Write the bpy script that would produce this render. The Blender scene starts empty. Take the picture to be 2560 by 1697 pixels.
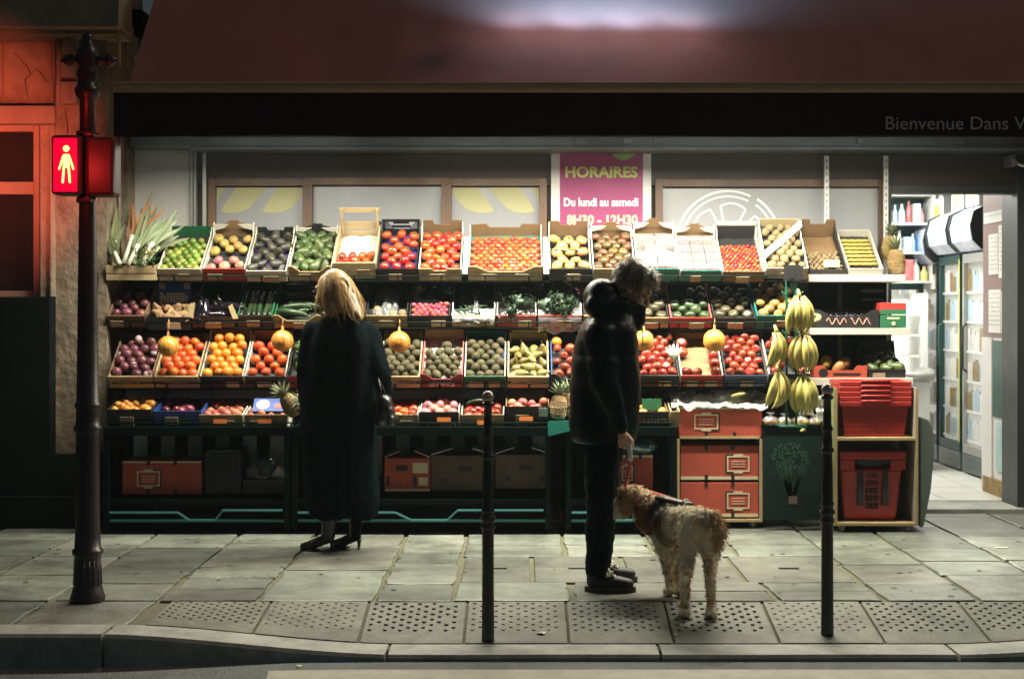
import bpy, bmesh, math, random
from mathutils import Vector, Matrix, Euler, noise
R = math.radians
rnd = random.Random(7)
C = bpy.context.scene.collection
scene = bpy.context.scene

# ------------------------------------------------------------------ camera, world, exposure
cam_d = bpy.data.cameras.new("camera")
cam = bpy.data.objects.new("camera", cam_d)
C.objects.link(cam)
cam.location = (0, 0, 1.5)
cam.rotation_euler = (R(90), 0, 0)
cam_d.sensor_width = 36.0
cam_d.lens = 50.6
cam_d.shift_x = -0.00782
cam_d.shift_y = -0.02875
cam_d.clip_start = 0.1
cam_d.clip_end = 400
cam_d.dof.use_dof = True
cam_d.dof.focus_distance = 7.9
cam_d.dof.aperture_fstop = 3.2
scene.camera = cam

world = bpy.data.worlds.new("World")
scene.world = world
world.use_nodes = True
wn = world.node_tree
sky = wn.nodes.new("ShaderNodeTexSky")
sky.sky_type = 'NISHITA'
sky.sun_disc = False
sky.sun_elevation = R(-2.5)
sky.sun_rotation = R(150)
bg = wn.nodes["Background"]
tint = wn.nodes.new("ShaderNodeMixRGB")
tint.blend_type = 'MIX'
tint.inputs[0].default_value = 0.6
tint.inputs[2].default_value = (0.10, 0.20, 0.24, 1)
wn.links.new(sky.outputs[0], tint.inputs[1])
wn.links.new(tint.outputs[0], bg.inputs[0])
bg.inputs[1].default_value = 0.24
scene.view_settings.view_transform = 'Standard'
scene.view_settings.look = 'None'
scene.view_settings.exposure = 0.2
scene.view_settings.gamma = 1.0
scene.cycles.use_denoising = True
scene.cycles.max_bounces = 7
scene.cycles.diffuse_bounces = 3
scene.cycles.glossy_bounces = 3
scene.cycles.transmission_bounces = 4
scene.cycles.transparent_max_bounces = 10
scene.cycles.caustics_reflective = False
scene.cycles.caustics_refractive = False
scene.cycles.sample_clamp_indirect = 6.0


def lamp(name, kind, loc, energy, col=(1, 1, 1), rot=(0, 0, 0), parent=None, **kw):
    d = bpy.data.lights.new(name, kind)
    d.energy = energy
    d.color = col
    for k, v in kw.items():
        setattr(d, k, v)
    o = bpy.data.objects.new(name, d)
    o.location = loc
    o.rotation_euler = rot
    C.objects.link(o)
    if parent:
        o.parent = parent
    return o


# the street's own light from along the street to the right: weak, warm, broad
sun = lamp("sun", 'SUN', (12, 2, 10), 0.5, (1.0, 0.82, 0.62), rot=(R(46), 0, R(91)), angle=R(12))

# ------------------------------------------------------------------ measuring helpers
F, CX, CY, H = 3326.0, 1201.0, 716.0, 1.5          # focal length and vanishing point in photo units, eye height


def PX(px, Y): return (px - CX) * Y / F
def PZ(py, Y): return H - (py - CY) * Y / F
def P(px, py, Y): return Vector((PX(px, Y), Y, PZ(py, Y)))
def lerp(a, b, t): return a + (b - a) * t
def clamp(x, a=0.0, b=1.0): return max(a, min(b, x))
def smooth01(t):
    t = clamp(t)
    return t * t * (3 - 2 * t)


# ------------------------------------------------------------------ mesh builder
class MB:
    def __init__(s):
        s.v, s.f, s.m = [], [], []
        s.cur = 0

    def mat(s, i):
        s.cur = i
        return s

    def add(s, verts, faces, M=None):
        n = len(s.v)
        for p in verts:
            p = Vector(p)
            s.v.append(tuple(M @ p if M is not None else p))
        for f in faces:
            s.f.append(tuple(n + i for i in f))
            s.m.append(s.cur)
        return s

    def box(s, x0, x1, y0, y1, z0, z1, M=None):
        vs = [(x0, y0, z0), (x1, y0, z0), (x1, y1, z0), (x0, y1, z0), (x0, y0, z1), (x1, y0, z1), (x1, y1, z1), (x0, y1, z1)]
        fs = [(0, 3, 2, 1), (4, 5, 6, 7), (0, 1, 5, 4), (1, 2, 6, 5), (2, 3, 7, 6), (3, 0, 4, 7)]
        return s.add(vs, fs, M)

    def prism(s, pts, y0, y1, M=None):
        """polygon pts (x, z), counter-clockwise seen from -Y, extruded along Y"""
        n = len(pts)
        vs = [(x, y0, z) for x, z in pts] + [(x, y1, z) for x, z in pts]
        fs = [tuple(range(n)), tuple(range(2 * n - 1, n - 1, -1))]
        for i in range(n):
            j = (i + 1) % n
            fs.append((j, i, n + i, n + j))
        return s.add(vs, fs, M)

    def grid(s, fn, nu, nv):
        vs = [fn(i / nu, j / nv) for j in range(nv + 1) for i in range(nu + 1)]
        fs = []
        for j in range(nv):
            for i in range(nu):
                a = j * (nu + 1) + i
                fs.append((a, a + 1, a + nu + 2, a + nu + 1))
        return s.add(vs, fs)

    def rings(s, rings, cap=True, M=None, closed=False):
        n = len(rings[0])
        vs = [p for r in rings for p in r]
        fs = []
        for k in range(len(rings) - 1):
            for i in range(n):
                j = (i + 1) % n
                fs.append((k * n + i, k * n + j, (k + 1) * n + j, (k + 1) * n + i))
        if cap:
            fs.append(tuple(range(n - 1, -1, -1)))
            b = (len(rings) - 1) * n
            fs.append(tuple(range(b, b + n)))
        return s.add(vs, fs, M)

    def lathe(s, prof, c=(0, 0, 0), n=20, M=None, sx=1.0, sy=1.0, ph=0.0):
        """prof: (r, z) from bottom to top"""
        rs = []
        for r, z in prof:
            r = max(r, 1e-4)
            rs.append([(c[0] + r * sx * math.cos(2 * math.pi * i / n + ph), c[1] + r * sy * math.sin(2 * math.pi * i / n + ph), c[2] + z) for i in range(n)])
        return s.rings(rs, True, M)

    def tube(s, path, r, n=8, cap=True, M=None, flat=1.0):
        path = [Vector(p) for p in path]
        rr = r if isinstance(r, (list, tuple)) else [r] * len(path)
        rs = []
        up = None
        for i, p in enumerate(path):
            t = (path[min(i + 1, len(path) - 1)] - path[max(i - 1, 0)])
            if t.length < 1e-9:
                t = Vector((0, 0, 1))
            t.normalize()
            if up is None:
                a = Vector((0, 0, 1)) if abs(t.z) < 0.9 else Vector((0, 1, 0))
            else:
                a = up
            sd = t.cross(a)
            if sd.length < 1e-6:
                sd = t.cross(Vector((1, 0, 0)))
            sd.normalize()
            up = sd.cross(t).normalized()
            rs.append([p + sd * (rr[i] * math.cos(2 * math.pi * k / n)) + up * (rr[i] * flat * math.sin(2 * math.pi * k / n)) for k in range(n)])
        return s.rings(rs, cap, M)

    def ball(s, c, r, nu=14, nv=9, M=None, fn=None):
        """ellipsoid; r scalar or 3-tuple; fn(unit vector) -> unit vector, reshapes"""
        if not isinstance(r, (list, tuple)):
            r = (r, r, r)
        vs = []
        for j in range(1, nv):
            th = math.pi * j / nv
            for i in range(nu):
                ph = 2 * math.pi * i / nu
                vs.append(Vector((math.sin(th) * math.cos(ph), math.sin(th) * math.sin(ph), -math.cos(th))))
        vs.append(Vector((0, 0, -1)))
        vs.append(Vector((0, 0, 1)))
        if fn:
            vs = [Vector(fn(p)) for p in vs]
        vs = [(c[0] + p.x * r[0], c[1] + p.y * r[1], c[2] + p.z * r[2]) for p in vs]
        b, t = len(vs) - 2, len(vs) - 1
        fs = []
        for j in range(nv - 2):
            for i in range(nu):
                k = (i + 1) % nu
                fs.append((j * nu + i, j * nu + k, (j + 1) * nu + k, (j + 1) * nu + i))
        for i in range(nu):
            k = (i + 1) % nu
            fs.append((b, k, i))
            fs.append(((nv - 2) * nu + i, (nv - 2) * nu + k, t))
        return s.add(vs, fs, M)

    def rcone(s, p0, r0, p1, r1, n=14, wide=1.0, side=None):
        """capsule with two radii; wide stretches it along side"""
        p0, p1 = Vector(p0), Vector(p1)
        t = (p1 - p0).normalized()
        a = Vector(side) if side is not None else (Vector((0, 1, 0)) if abs(t.y) < 0.9 else Vector((1, 0, 0)))
        sd = (a - t * a.dot(t)).normalized()
        up = t.cross(sd)
        rs = []
        for k in range(5):
            an = R(-85 + 85 * k / 4)
            rs.append((p0 + t * (r0 * math.sin(an)), r0 * math.cos(an)))
        for k in range(5):
            an = R(85 * k / 4)
            rs.append((p1 + t * (r1 * math.sin(an)), r1 * math.cos(an)))
        rings = [[c + sd * (r * wide * math.cos(2 * math.pi * i / n)) + up * (r * math.sin(2 * math.pi * i / n)) for i in range(n)] for c, r in rs]
        return s.rings(rings, True)

    def mesh(s, name, mats, smooth=True):
        me = bpy.data.meshes.new(name)
        me.from_pydata(s.v, [], s.f)
        for m in (mats if isinstance(mats, (list, tuple)) else [mats]):
            me.materials.append(m)
        me.polygons.foreach_set("material_index", s.m)
        me.polygons.foreach_set("use_smooth", [smooth] * len(s.f))
        me.update()
        return me

    def build(s, name, mats, parent=None, smooth=False, bevel=0.0, loc=None, auto=False):
        me = s.mesh(name, mats, smooth or auto)
        if auto:
            me.set_sharp_from_angle(angle=R(40))
        o = bpy.data.objects.new(name, me)
        C.objects.link(o)
        if loc is not None:
            o.location = loc
        if parent:
            o.parent = parent
        if bevel:
            b = o.modifiers.new("bevel", 'BEVEL')
            b.width = bevel
            b.segments = 2
            b.limit_method = 'ANGLE'
            b.angle_limit = R(40)
        return o


def tag(o, label=None, cat=None, group=None, kind=None):
    if label: o["label"] = label
    if cat: o["category"] = cat
    if group: o["group"] = group
    if kind: o["kind"] = kind
    return o


def thing(name, label, cat, loc=(0, 0, 0), group=None, rot=(0, 0, 0)):
    o = bpy.data.objects.new(name, None)
    o.empty_display_size = 0.05
    C.objects.link(o)
    o.location = loc
    o.rotation_euler = rot
    return tag(o, label, cat, group)


def text_mb(txt, size, x, z, y, M=None, extr=0.002, bold=0.0, width=None, align='CENTER', shear=0.0):
    """lettering standing in the XZ plane, facing -Y"""
    cu = bpy.data.curves.new("lettering", 'FONT')
    cu.body = txt
    cu.size = size
    cu.align_x = align
    cu.align_y = 'CENTER'
    cu.extrude = extr
    cu.offset = bold
    cu.shear = shear
    cu.resolution_u = 3
    o = bpy.data.objects.new("lettering", cu)
    C.objects.link(o)
    dg = bpy.context.evaluated_depsgraph_get()
    me = bpy.data.meshes.new_from_object(o.evaluated_get(dg))
    vs = [v.co.copy() for v in me.vertices]
    fs = [tuple(p.vertices) for p in me.polygons]
    bpy.data.objects.remove(o)
    xs = [v.x for v in vs]
    sc = 1.0
    if width:
        sc = width / (max(xs) - min(xs))
    T = Matrix.Translation((x, y, z)) @ Matrix.Rotation(R(90), 4, 'X') @ Matrix.Diagonal((sc, 1, 1, 1))
    if M is not None:
        T = M @ T
    return [T @ v for v in vs], fs


def bake(o):
    """replace an object's mesh by its evaluated one and drop the modifiers"""
    dg = bpy.context.evaluated_depsgraph_get()
    me = bpy.data.meshes.new_from_object(o.evaluated_get(dg))
    old = o.data
    o.modifiers.clear()
    o.data = me
    me.name = o.name
    return o


def blob(name, mb, mats, parent=None, voxel=0.012, smooth=8, fac=0.5, disp=None):
    """one continuous surface round all shapes in mb"""
    o = mb.build(name, mats, None, True)
    m = o.modifiers.new("remesh", 'REMESH')
    m.mode = 'VOXEL'
    m.voxel_size = voxel
    m.use_smooth_shade = True
    if smooth:
        s = o.modifiers.new("smooth", 'SMOOTH')
        s.iterations = smooth
        s.factor = fac
    bake(o)
    o.data.polygons.foreach_set("use_smooth", [True] * len(o.data.polygons))
    if disp:
        me = o.data
        for v in me.vertices:
            v.co += v.normal * disp(v.co)
        me.update()
    if parent:
        o.parent = parent
    return o


# ------------------------------------------------------------------ materials
MATS = {}


def mk(name, col, rough=0.6, metal=0.0, noise_=None, bump=None, rv=0.0, rh=0.0, emit=None, es=1.0, coat=0.0, sss=0.0, spec=0.5, col2=None, stretch=None, island=0.0, alpha=None, sheen=0.0, world=False, stain=None):
    """procedural material. noise_=(scale, amount 0..1) mottles col towards col2; rv/rh vary value/hue per object; island varies per loose piece"""
    m = bpy.data.materials.new(name)
    m.use_nodes = True
    nt = m.node_tree
    N, L = nt.nodes, nt.links
    b = N["Principled BSDF"]
    b.inputs["Roughness"].default_value = rough
    b.inputs["Metallic"].default_value = metal
    b.inputs["Specular IOR Level"].default_value = spec
    if coat:
        b.inputs["Coat Weight"].default_value = coat
        b.inputs["Coat Roughness"].default_value = 0.15
    if sheen:
        b.inputs["Sheen Weight"].default_value = sheen
    if sss:
        b.inputs["Subsurface Weight"].default_value = sss
        b.inputs["Subsurface Radius"].default_value = (0.02, 0.008, 0.004)
        b.inputs["Subsurface Scale"].default_value = 0.5
    c4 = (*col, 1)
    b.inputs["Base Color"].default_value = c4
    out = None
    tc = None

    def coords():
        nonlocal tc
        if tc is None:
            if world:
                g = N.new("ShaderNodeNewGeometry")
                tc = g.outputs["Position"]
            else:
                t = N.new("ShaderNodeTexCoord")
                tc = t.outputs["Object"]
            if stretch:
                mp = N.new("ShaderNodeMapping")
                mp.inputs["Scale"].default_value = stretch
                L.new(tc, mp.inputs[0])
                tc = mp.outputs[0]
        return tc
    if noise_:
        nz = N.new("ShaderNodeTexNoise")
        nz.inputs["Scale"].default_value = noise_[0]
        nz.inputs["Detail"].default_value = 6
        nz.inputs["Roughness"].default_value = 0.6
        L.new(coords(), nz.inputs["Vector"])
        rp = N.new("ShaderNodeValToRGB")
        rp.color_ramp.elements[0].position = 0.5 - 0.28
        rp.color_ramp.elements[1].position = 0.5 + 0.22
        c2 = col2 if col2 else tuple(x * 0.45 for x in col)
        a = noise_[1]
        rp.color_ramp.elements[0].color = (*[lerp(col[i], c2[i], a) for i in range(3)], 1)
        rp.color_ramp.elements[1].color = c4
        L.new(nz.outputs[0], rp.inputs[0])
        out = rp.outputs[0]
        if rough < 0.9:
            rr = N.new("ShaderNodeMapRange")
            rr.inputs[3].default_value = min(1, rough + 0.12)
            rr.inputs[4].default_value = max(0.03, rough - 0.1)
            L.new(nz.outputs[0], rr.inputs[0])
            L.new(rr.outputs[0], b.inputs["Roughness"])
    if rv or rh or island:
        hs = N.new("ShaderNodeHueSaturation")
        if out is not None:
            L.new(out, hs.inputs["Color"])
        else:
            hs.inputs["Color"].default_value = c4
        if island:
            g = N.new("ShaderNodeNewGeometry")
            rs = g.outputs["Random Per Island"]
            rv = island
        else:
            oi = N.new("ShaderNodeObjectInfo")
            rs = oi.outputs["Random"]
        mr = N.new("ShaderNodeMapRange")
        mr.inputs[3].default_value = 1 - rv
        mr.inputs[4].default_value = 1 + rv
        L.new(rs, mr.inputs[0])
        L.new(mr.outputs[0], hs.inputs["Value"])
        if rh:
            ml = N.new("ShaderNodeMath")
            ml.operation = 'MULTIPLY'
            ml.inputs[1].default_value = 7.31
            fr = N.new("ShaderNodeMath")
            fr.operation = 'FRACT'
            L.new(rs, ml.inputs[0])
            L.new(ml.outputs[0], fr.inputs[0])
            m2 = N.new("ShaderNodeMapRange")
            m2.inputs[3].default_value = 0.5 - rh
            m2.inputs[4].default_value = 0.5 + rh
            L.new(fr.outputs[0], m2.inputs[0])
            L.new(m2.outputs[0], hs.inputs["Hue"])
        out = hs.outputs[0]
    if stain and out is not None:                                     # large uneven grime that belongs to the surface
        ns = N.new("ShaderNodeTexNoise")
        ns.inputs["Scale"].default_value = stain[0]
        ns.inputs["Detail"].default_value = 8
        ns.inputs["Roughness"].default_value = 0.68
        L.new(coords(), ns.inputs["Vector"])
        rs_ = N.new("ShaderNodeMapRange")
        rs_.inputs[1].default_value = 0.36
        rs_.inputs[2].default_value = 0.6
        rs_.inputs[3].default_value = 1 - stain[1]
        rs_.inputs[4].default_value = 1.0
        L.new(ns.outputs[0], rs_.inputs[0])
        mx = N.new("ShaderNodeMixRGB")
        mx.blend_type = 'MULTIPLY'
        mx.inputs[0].default_value = 1
        L.new(out, mx.inputs[1])
        L.new(rs_.outputs[0], mx.inputs[2])
        out = mx.outputs[0]
    if out is not None:
        L.new(out, b.inputs["Base Color"])
    if bump:
        nb = N.new("ShaderNodeTexNoise")
        nb.inputs["Scale"].default_value = bump[0]
        nb.inputs["Detail"].default_value = 5
        L.new(coords(), nb.inputs["Vector"])
        bp = N.new("ShaderNodeBump")
        bp.inputs["Strength"].default_value = bump[1]
        bp.inputs["Distance"].default_value = bump[2] if len(bump) > 2 else 0.01
        L.new(nb.outputs[0], bp.inputs["Height"])
        L.new(bp.outputs[0], b.inputs["Normal"])
    if emit:
        b.inputs["Emission Color"].default_value = (*emit, 1)
        b.inputs["Emission Strength"].default_value = es
    if alpha is not None:
        b.inputs["Alpha"].default_value = alpha
    MATS[name] = m
    return m


def plastic_film(name, tintc=(0.85, 0.88, 0.9), clear=0.62, gloss=0.35):
    m = bpy.data.materials.new(name)
    m.use_nodes = True
    N, L = m.node_tree.nodes, m.node_tree.links
    N.remove(N["Principled BSDF"])
    tr = N.new("ShaderNodeBsdfTransparent")
    gl = N.new("ShaderNodeBsdfGlossy")
    gl.inputs["Roughness"].default_value = 0.12
    df = N.new("ShaderNodeBsdfDiffuse")
    df.inputs[0].default_value = (*tintc, 1)
    m1 = N.new("ShaderNodeMixShader")
    m1.inputs[0].default_value = gloss
    m2 = N.new("ShaderNodeMixShader")
    m2.inputs[0].default_value = 1 - clear
    L.new(df.outputs[0], m1.inputs[1])
    L.new(gl.outputs[0], m1.inputs[2])
    L.new(tr.outputs[0], m2.inputs[1])
    L.new(m1.outputs[0], m2.inputs[2])
    L.new(m2.outputs[0], N["Material Output"].inputs[0])
    tcn = N.new("ShaderNodeTexCoord")
    nz = N.new("ShaderNodeTexNoise")
    nz.inputs["Scale"].default_value = 22
    bp = N.new("ShaderNodeBump")
    bp.inputs["Strength"].default_value = 0.8
    bp.inputs["Distance"].default_value = 0.02
    L.new(tcn.outputs["Object"], nz.inputs["Vector"])
    L.new(nz.outputs[0], bp.inputs["Height"])
    L.new(bp.outputs[0], gl.inputs["Normal"])
    L.new(bp.outputs[0], df.inputs["Normal"])
    MATS[name] = m
    return m

# ------------------------------------------------------------------ base materials
mk("asphalt", (0.12, 0.13, 0.122), 0.62, noise_=(9, 0.5), bump=(110, 0.9, 0.014), world=True, col2=(0.05, 0.056, 0.054), stain=(1.2, 0.4))
mk("road_paint", (0.42, 0.39, 0.32), 0.65, noise_=(14, 0.6), bump=(120, 0.4, 0.005), world=True, col2=(0.2, 0.2, 0.17))
mk("paving", (0.235, 0.25, 0.21), 0.42, noise_=(7, 0.75), bump=(45, 0.45, 0.01), island=0.34, rh=0.05, stain=(1.7, 0.55), world=True, col2=(0.095, 0.098, 0.09))
mk("mortar", (0.13, 0.125, 0.075), 0.9, noise_=(24, 0.6), bump=(60, 0.6, 0.01), world=True)
mk("tactile", (0.165, 0.165, 0.12), 0.6, noise_=(14, 0.8), bump=(90, 0.6, 0.008), world=True, col2=(0.1, 0.1, 0.085), stain=(2.4, 0.5))
mk("kerb_stone", (0.36, 0.36, 0.32), 0.6, noise_=(12, 0.5), bump=(80, 0.5, 0.008), island=0.14, world=True, stain=(3.5, 0.4))
mk("awning_cloth", (0.27, 0.075, 0.058), 0.9, stain=(0.7, 0.14), noise_=(2.2, 0.45), bump=(420, 0.25, 0.002), sheen=0.2)
mk("valance_cloth", (0.035, 0.016, 0.02), 0.9, noise_=(5, 0.4), bump=(320, 0.3, 0.002))
mk("bar_paint", (0.42, 0.27, 0.16), 0.45, noise_=(5, 0.3))
mk("letter_grey", (0.42, 0.40, 0.38), 0.6)
mk("grey_metal", (0.2, 0.23, 0.24), 0.4, metal=0.5, noise_=(4, 0.4))
mk("fascia_brown", (0.055, 0.029, 0.02), 0.55, noise_=(3, 0.5), bump=(30, 0.1))
mk("frame_brown", (0.17, 0.085, 0.045), 0.45, noise_=(4, 0.4), bump=(60, 0.15), stretch=(1, 1, 0.2), stain=(5, 0.4))
mk("dark_metal", (0.03, 0.034, 0.034), 0.45, noise_=(6, 0.5))
mk("pane_film", (0.34, 0.34, 0.365), 0.3, noise_=(1.6, 0.5), stretch=(2.2, 1, 0.35), col2=(0.23, 0.23, 0.26), coat=0.6)  # stretched mottling puts blind streaks and faint reflections into the film colour
mk("film_yellow", (0.47, 0.44, 0.23), 0.5)
mk("film_white", (0.85, 0.84, 0.82), 0.5)
mk("white_wall", (0.68, 0.66, 0.64), 0.7, noise_=(3, 0.25), bump=(30, 0.2))
mk("stone_wall", (0.36, 0.28, 0.2), 0.85, stain=(2.8, 0.6), noise_=(2.2, 0.95), bump=(16, 0.8, 0.02), col2=(0.2, 0.14, 0.1))
mk("stone_trim", (0.3, 0.235, 0.175), 0.8, noise_=(5, 0.8), bump=(24, 0.5, 0.02))
mk("old_paint", (0.3, 0.22, 0.17), 0.55, noise_=(7, 0.5), bump=(30, 0.3))
mk("dark_pane", (0.02, 0.014, 0.012), 0.12, noise_=(8, 0.7), bump=(6, 0.15), spec=0.6)
mk("matt_black", (0.006, 0.008, 0.009), 0.9, spec=0.1, noise_=(6, 0.5))  # one near-black tone for plinth, back boards and bracket case
mk("cast_iron", (0.018, 0.017, 0.017), 0.32, noise_=(14, 0.5), bump=(70, 0.25, 0.004), col2=(0.006, 0.006, 0.006), spec=0.55)
mk("bare_iron", (0.5, 0.42, 0.34), 0.22, metal=0.6, noise_=(14, 0.6), bump=(50, 0.3, 0.005))
mk("pole_paint", (0.022, 0.012, 0.012), 0.38, noise_=(10, 0.5), bump=(60, 0.3, 0.004))
mk("signal_case", (0.06, 0.012, 0.012), 0.4)
mk("signal_lens", (0.3, 0.0, 0.02), 0.4, emit=(1.0, 0.0, 0.045), es=0.72)
mk("signal_man", (0.9, 0.5, 0.1), 0.5, emit=(1.0, 0.62, 0.11), es=4.0)
mk("lamp_glow", (1, 1, 1), 0.5, emit=(0.86, 0.93, 1.0), es=14.0)
mk("tube_glow", (1, 1, 1), 0.5, emit=(0.9, 1.0, 0.95), es=8.0)
mk("poster_pink", (0.34, 0.03, 0.15), 0.5, noise_=(3, 0.25))
mk("poster_white", (0.78, 0.76, 0.74), 0.6, noise_=(4, 0.15))
mk("ink_lime", (0.5, 0.58, 0.13), 0.5)
mk("ink_cream", (0.8, 0.72, 0.36), 0.5)
mk("ink_white", (0.86, 0.86, 0.85), 0.5)
mk("leaf_print", (0.25, 0.42, 0.12), 0.5)
mk("shelf_white", (0.7, 0.7, 0.68), 0.5, noise_=(6, 0.15))
mk("floor_tile", (0.55, 0.54, 0.5), 0.35, noise_=(3, 0.25), island=0.06, world=True)
mk("black_plastic", (0.016, 0.017, 0.018), 0.4, noise_=(20, 0.3))
mk("alu", (0.5, 0.5, 0.48), 0.35, metal=0.7)
mk("glass_dark", (0.04, 0.06, 0.06), 0.08, spec=0.8)
mk("mauve", (0.25, 0.15, 0.14), 0.5, noise_=(2, 0.3))
mk("paper", (0.72, 0.7, 0.66), 0.7, noise_=(6, 0.15))
mk("teal_print", (0.02, 0.09, 0.08), 0.4, noise_=(9, 0.6), col2=(0.01, 0.03, 0.03))
mk("blue_print", (0.25, 0.45, 0.55), 0.5, noise_=(14, 0.8), col2=(0.6, 0.65, 0.5))
mk("rust_stain", (0.35, 0.23, 0.08), 0.8, noise_=(12, 0.8), col2=(0.1, 0.06, 0.03))


# ------------------------------------------------------------------ ground
def drop(X):
    """how far the pavement is lowered at the crossing, 0..1"""
    return smooth01((X + 1.98) / 1.42) * (1 - smooth01((X - 2.0) / 1.5))


def zpav(X, Y): return -0.095 * drop(X) * clamp((7.43 - Y) / 0.54)


def zroad(X): return -0.118 - 0.035 * (1 - smooth01((X + 2.6) / 2.0))


g = MB()
g.grid(lambda u, v: (lerp(-60, 60, u) if False else lerp(-60, 60, u), lerp(-60, 6.62, v), zroad(lerp(-60, 60, u))), 240, 1)
tag(g.build("road", MATS["asphalt"], None, True), kind="structure")

m = MB()
for i in range(1):
    m.grid(lambda u, v: (lerp(-1.13 + 0.07 * (1 - v), 7.5, u), lerp(5.75, 6.47, v), zroad(lerp(-1.1, 7.5, u)) + 0.004), 60, 1)
tag(m.build("crossing_paint", MATS["road_paint"], None), "broad worn cream stripe painted on the road before the kerb", "road marking", kind="structure")

m = MB()
m.grid(lambda u, v: (lerp(-30, 30, u), lerp(6.80, 10.9, v), zpav(lerp(-30, 30, u), lerp(6.80, 10.9, v)) - 0.012), 400, 60)
tag(m.build("pavement_bed", MATS["mortar"], None, True), kind="structure")

# stone slabs: columns between joints that run away from the kerb, cross joints staggered
xs = [-9.0, -6.5, -5.1, -4.2, -3.55, -2.95, -2.42, -1.874, -1.363, -0.755, -0.35, 0.277, 0.82, 1.333, 1.885, 2.38, 2.90, 3.45, 4.1, 5.0, 6.5, 9.0]
m = MB()


def slab(x0, x1, y0, y1, gap=0.011):
    gx = gap * rnd.uniform(0.7, 1.9)
    gy = gap * rnd.uniform(0.4, 1.1)
    a, b, c, d = x0 + gx, x1 - gx, y0 + gy, y1 - gy
    j = lambda: rnd.uniform(-0.011, 0.011)
    n = max(2, int((b - a) / 0.12))
    dz = rnd.uniform(-0.0025, 0.0025)
    pts = []
    for k in range(n + 1):
        pts.append((lerp(a, b, k / n) + (j() if k in (0, n) else 0), c + j() * 0.7))
    for k in range(1, 4):
        pts.append((b + j() * 0.8, lerp(c, d, k / 4)))
    for k in range(n + 1):
        pts.append((lerp(b, a, k / n) + (j() if k in (0, n) else 0), d + j() * 0.7))
    for k in range(1, 4):
        pts.append((a + j() * 0.8, lerp(d, c, k / 4)))
    q = len(pts)
    cx, cy = (a + b) / 2, (c + d) / 2
    top = [(p[0], p[1], zpav(*p) + dz) for p in pts]
    inn = [(lerp(p[0], cx, 0.03), lerp(p[1], cy, 0.03), zpav(*p) + dz + 0.003) for p in pts]
    low = [(p[0], p[1], zpav(*p) - 0.02) for p in pts]
    vs = low + top + inn
    fs = [(i, (i + 1) % q, q + (i + 1) % q, q + i) for i in range(q)] + [(q + i, q + (i + 1) % q, 2 * q + (i + 1) % q, 2 * q + i) for i in range(q)] + [tuple(range(2 * q, 3 * q))]
    m.add(vs, fs)


COVERS = [(-0.33, 0.06), (0.08, 0.60), (0.62, 1.24), (1.26, 1.86)]   # lids in the pavement
YC0, YC1 = 7.93, 8.78
for i in range(len(xs) - 1):
    x0, x1 = xs[i], xs[i + 1]
    y = 7.43
    if x1 < -1.8:
        y = 6.81 + rnd.uniform(0, 0.1)
        slab(x0, x1, 6.81, 7.43)
        y = 7.43
    first = True
    while y < 10.85:
        st = rnd.choice([0.32, 0.45, 0.6, 0.72, 0.88])
        if -0.4 < (x0 + x1) / 2 < 1.9:
            if y < YC0 - 0.01: st = (YC0 - 7.43) / rnd.choice([1, 2, 2])
            elif y < YC1 - 0.01: st = YC1 - y
            elif y < YC1 + 0.1: st = 0.42
        y1 = min(y + st, 10.9)
        if y1 > 10.7: y1 = 10.9
        if not (-0.4 < (x0 + x1) / 2 < 1.9 and YC0 - 0.02 < y < YC1 - 0.02):
            slab(x0, x1, y, y1)
        y = y1
tag(m.build("pavement", MATS["paving"], None, False), kind="structure")

for i, (x0, x1) in enumerate(COVERS):
    t = thing("utility_cover", ["flush concrete access cover just left of the man's shoes, no gap beside it", "flush concrete access cover lying between the man's shoes and the middle bollard", "flush concrete access cover with its slot handle beside the dog's legs", "flush concrete access cover with a slot handle, in front of the second bollard's left side"][i], "access cover", ((x0 + x1) / 2, (YC0 + YC1) / 2, 0), "access covers set in the pavement")
    w, d = (x1 - x0) / 2 - 0.006, (YC1 - YC0) / 2 - 0.008
    b = MB().box(-w, w, -d, d, -0.02, 0.001)
    b.build("lid", MATS["paving"], t, bevel=0.003)
    b = MB()
    b.mat(0).box(-0.06, 0.06, -0.022, 0.022, 0.0, 0.0035)
    b.mat(1).box(-0.05, 0.05, -0.007, 0.007, 0.0035, 0.009)
    b.build("handle", [MATS["black_plastic"], MATS["alu"]], t)

# tactile paving: ten slabs of domes along the lowered kerb
m = MB()
tx = [-1.80] + [-1.28 + 0.505 * k for k in range(11)]
for k in range(len(tx) - 1):
    a, b = tx[k] + 0.008, tx[k + 1] - 0.008
    nx = 10

    def tp(u, v, a=a, b=b):
        X, Y = lerp(a, b, u), lerp(6.895, 7.418, v)
        return (X, Y, zpav(X, Y) + 0.002 * math.sin(k * 2.3))
    m.grid(tp, nx, 8)
    for s_ in range(nx):                                            # near edge skirt
        X0, X1 = lerp(a, b, s_ / nx), lerp(a, b, (s_ + 1) / nx)
        m.add([(X0, 6.895, zpav(X0, 6.895)), (X1, 6.895, zpav(X1, 6.895)), (X1, 6.895, zpav(X1, 6.895) - 0.02), (X0, 6.895, zpav(X0, 6.895) - 0.02)], [(0, 3, 2, 1)])
    pit = 0.0745
    n_r = 11
    for r_ in range(n_r):
        Y = 7.395 - r_ * pit / 2 * 0.92
        x = a + 0.03 + (pit / 2 if r_ % 2 else 0)
        while x < b - 0.02:
            z = zpav(x, Y)
            rr = 0.0112 * rnd.uniform(0.85, 1.05)
            if rnd.random() < 0.02:
                x += pit
                continue
            m.lathe([(rr, z - 0.002), (rr * 0.86, z + 0.0036), (rr * 0.5, z + 0.005)], (x, Y, 0), 10)
            x += pit
tag(m.build("tactile_paving", MATS["tactile"], None, True), kind="structure")

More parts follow.
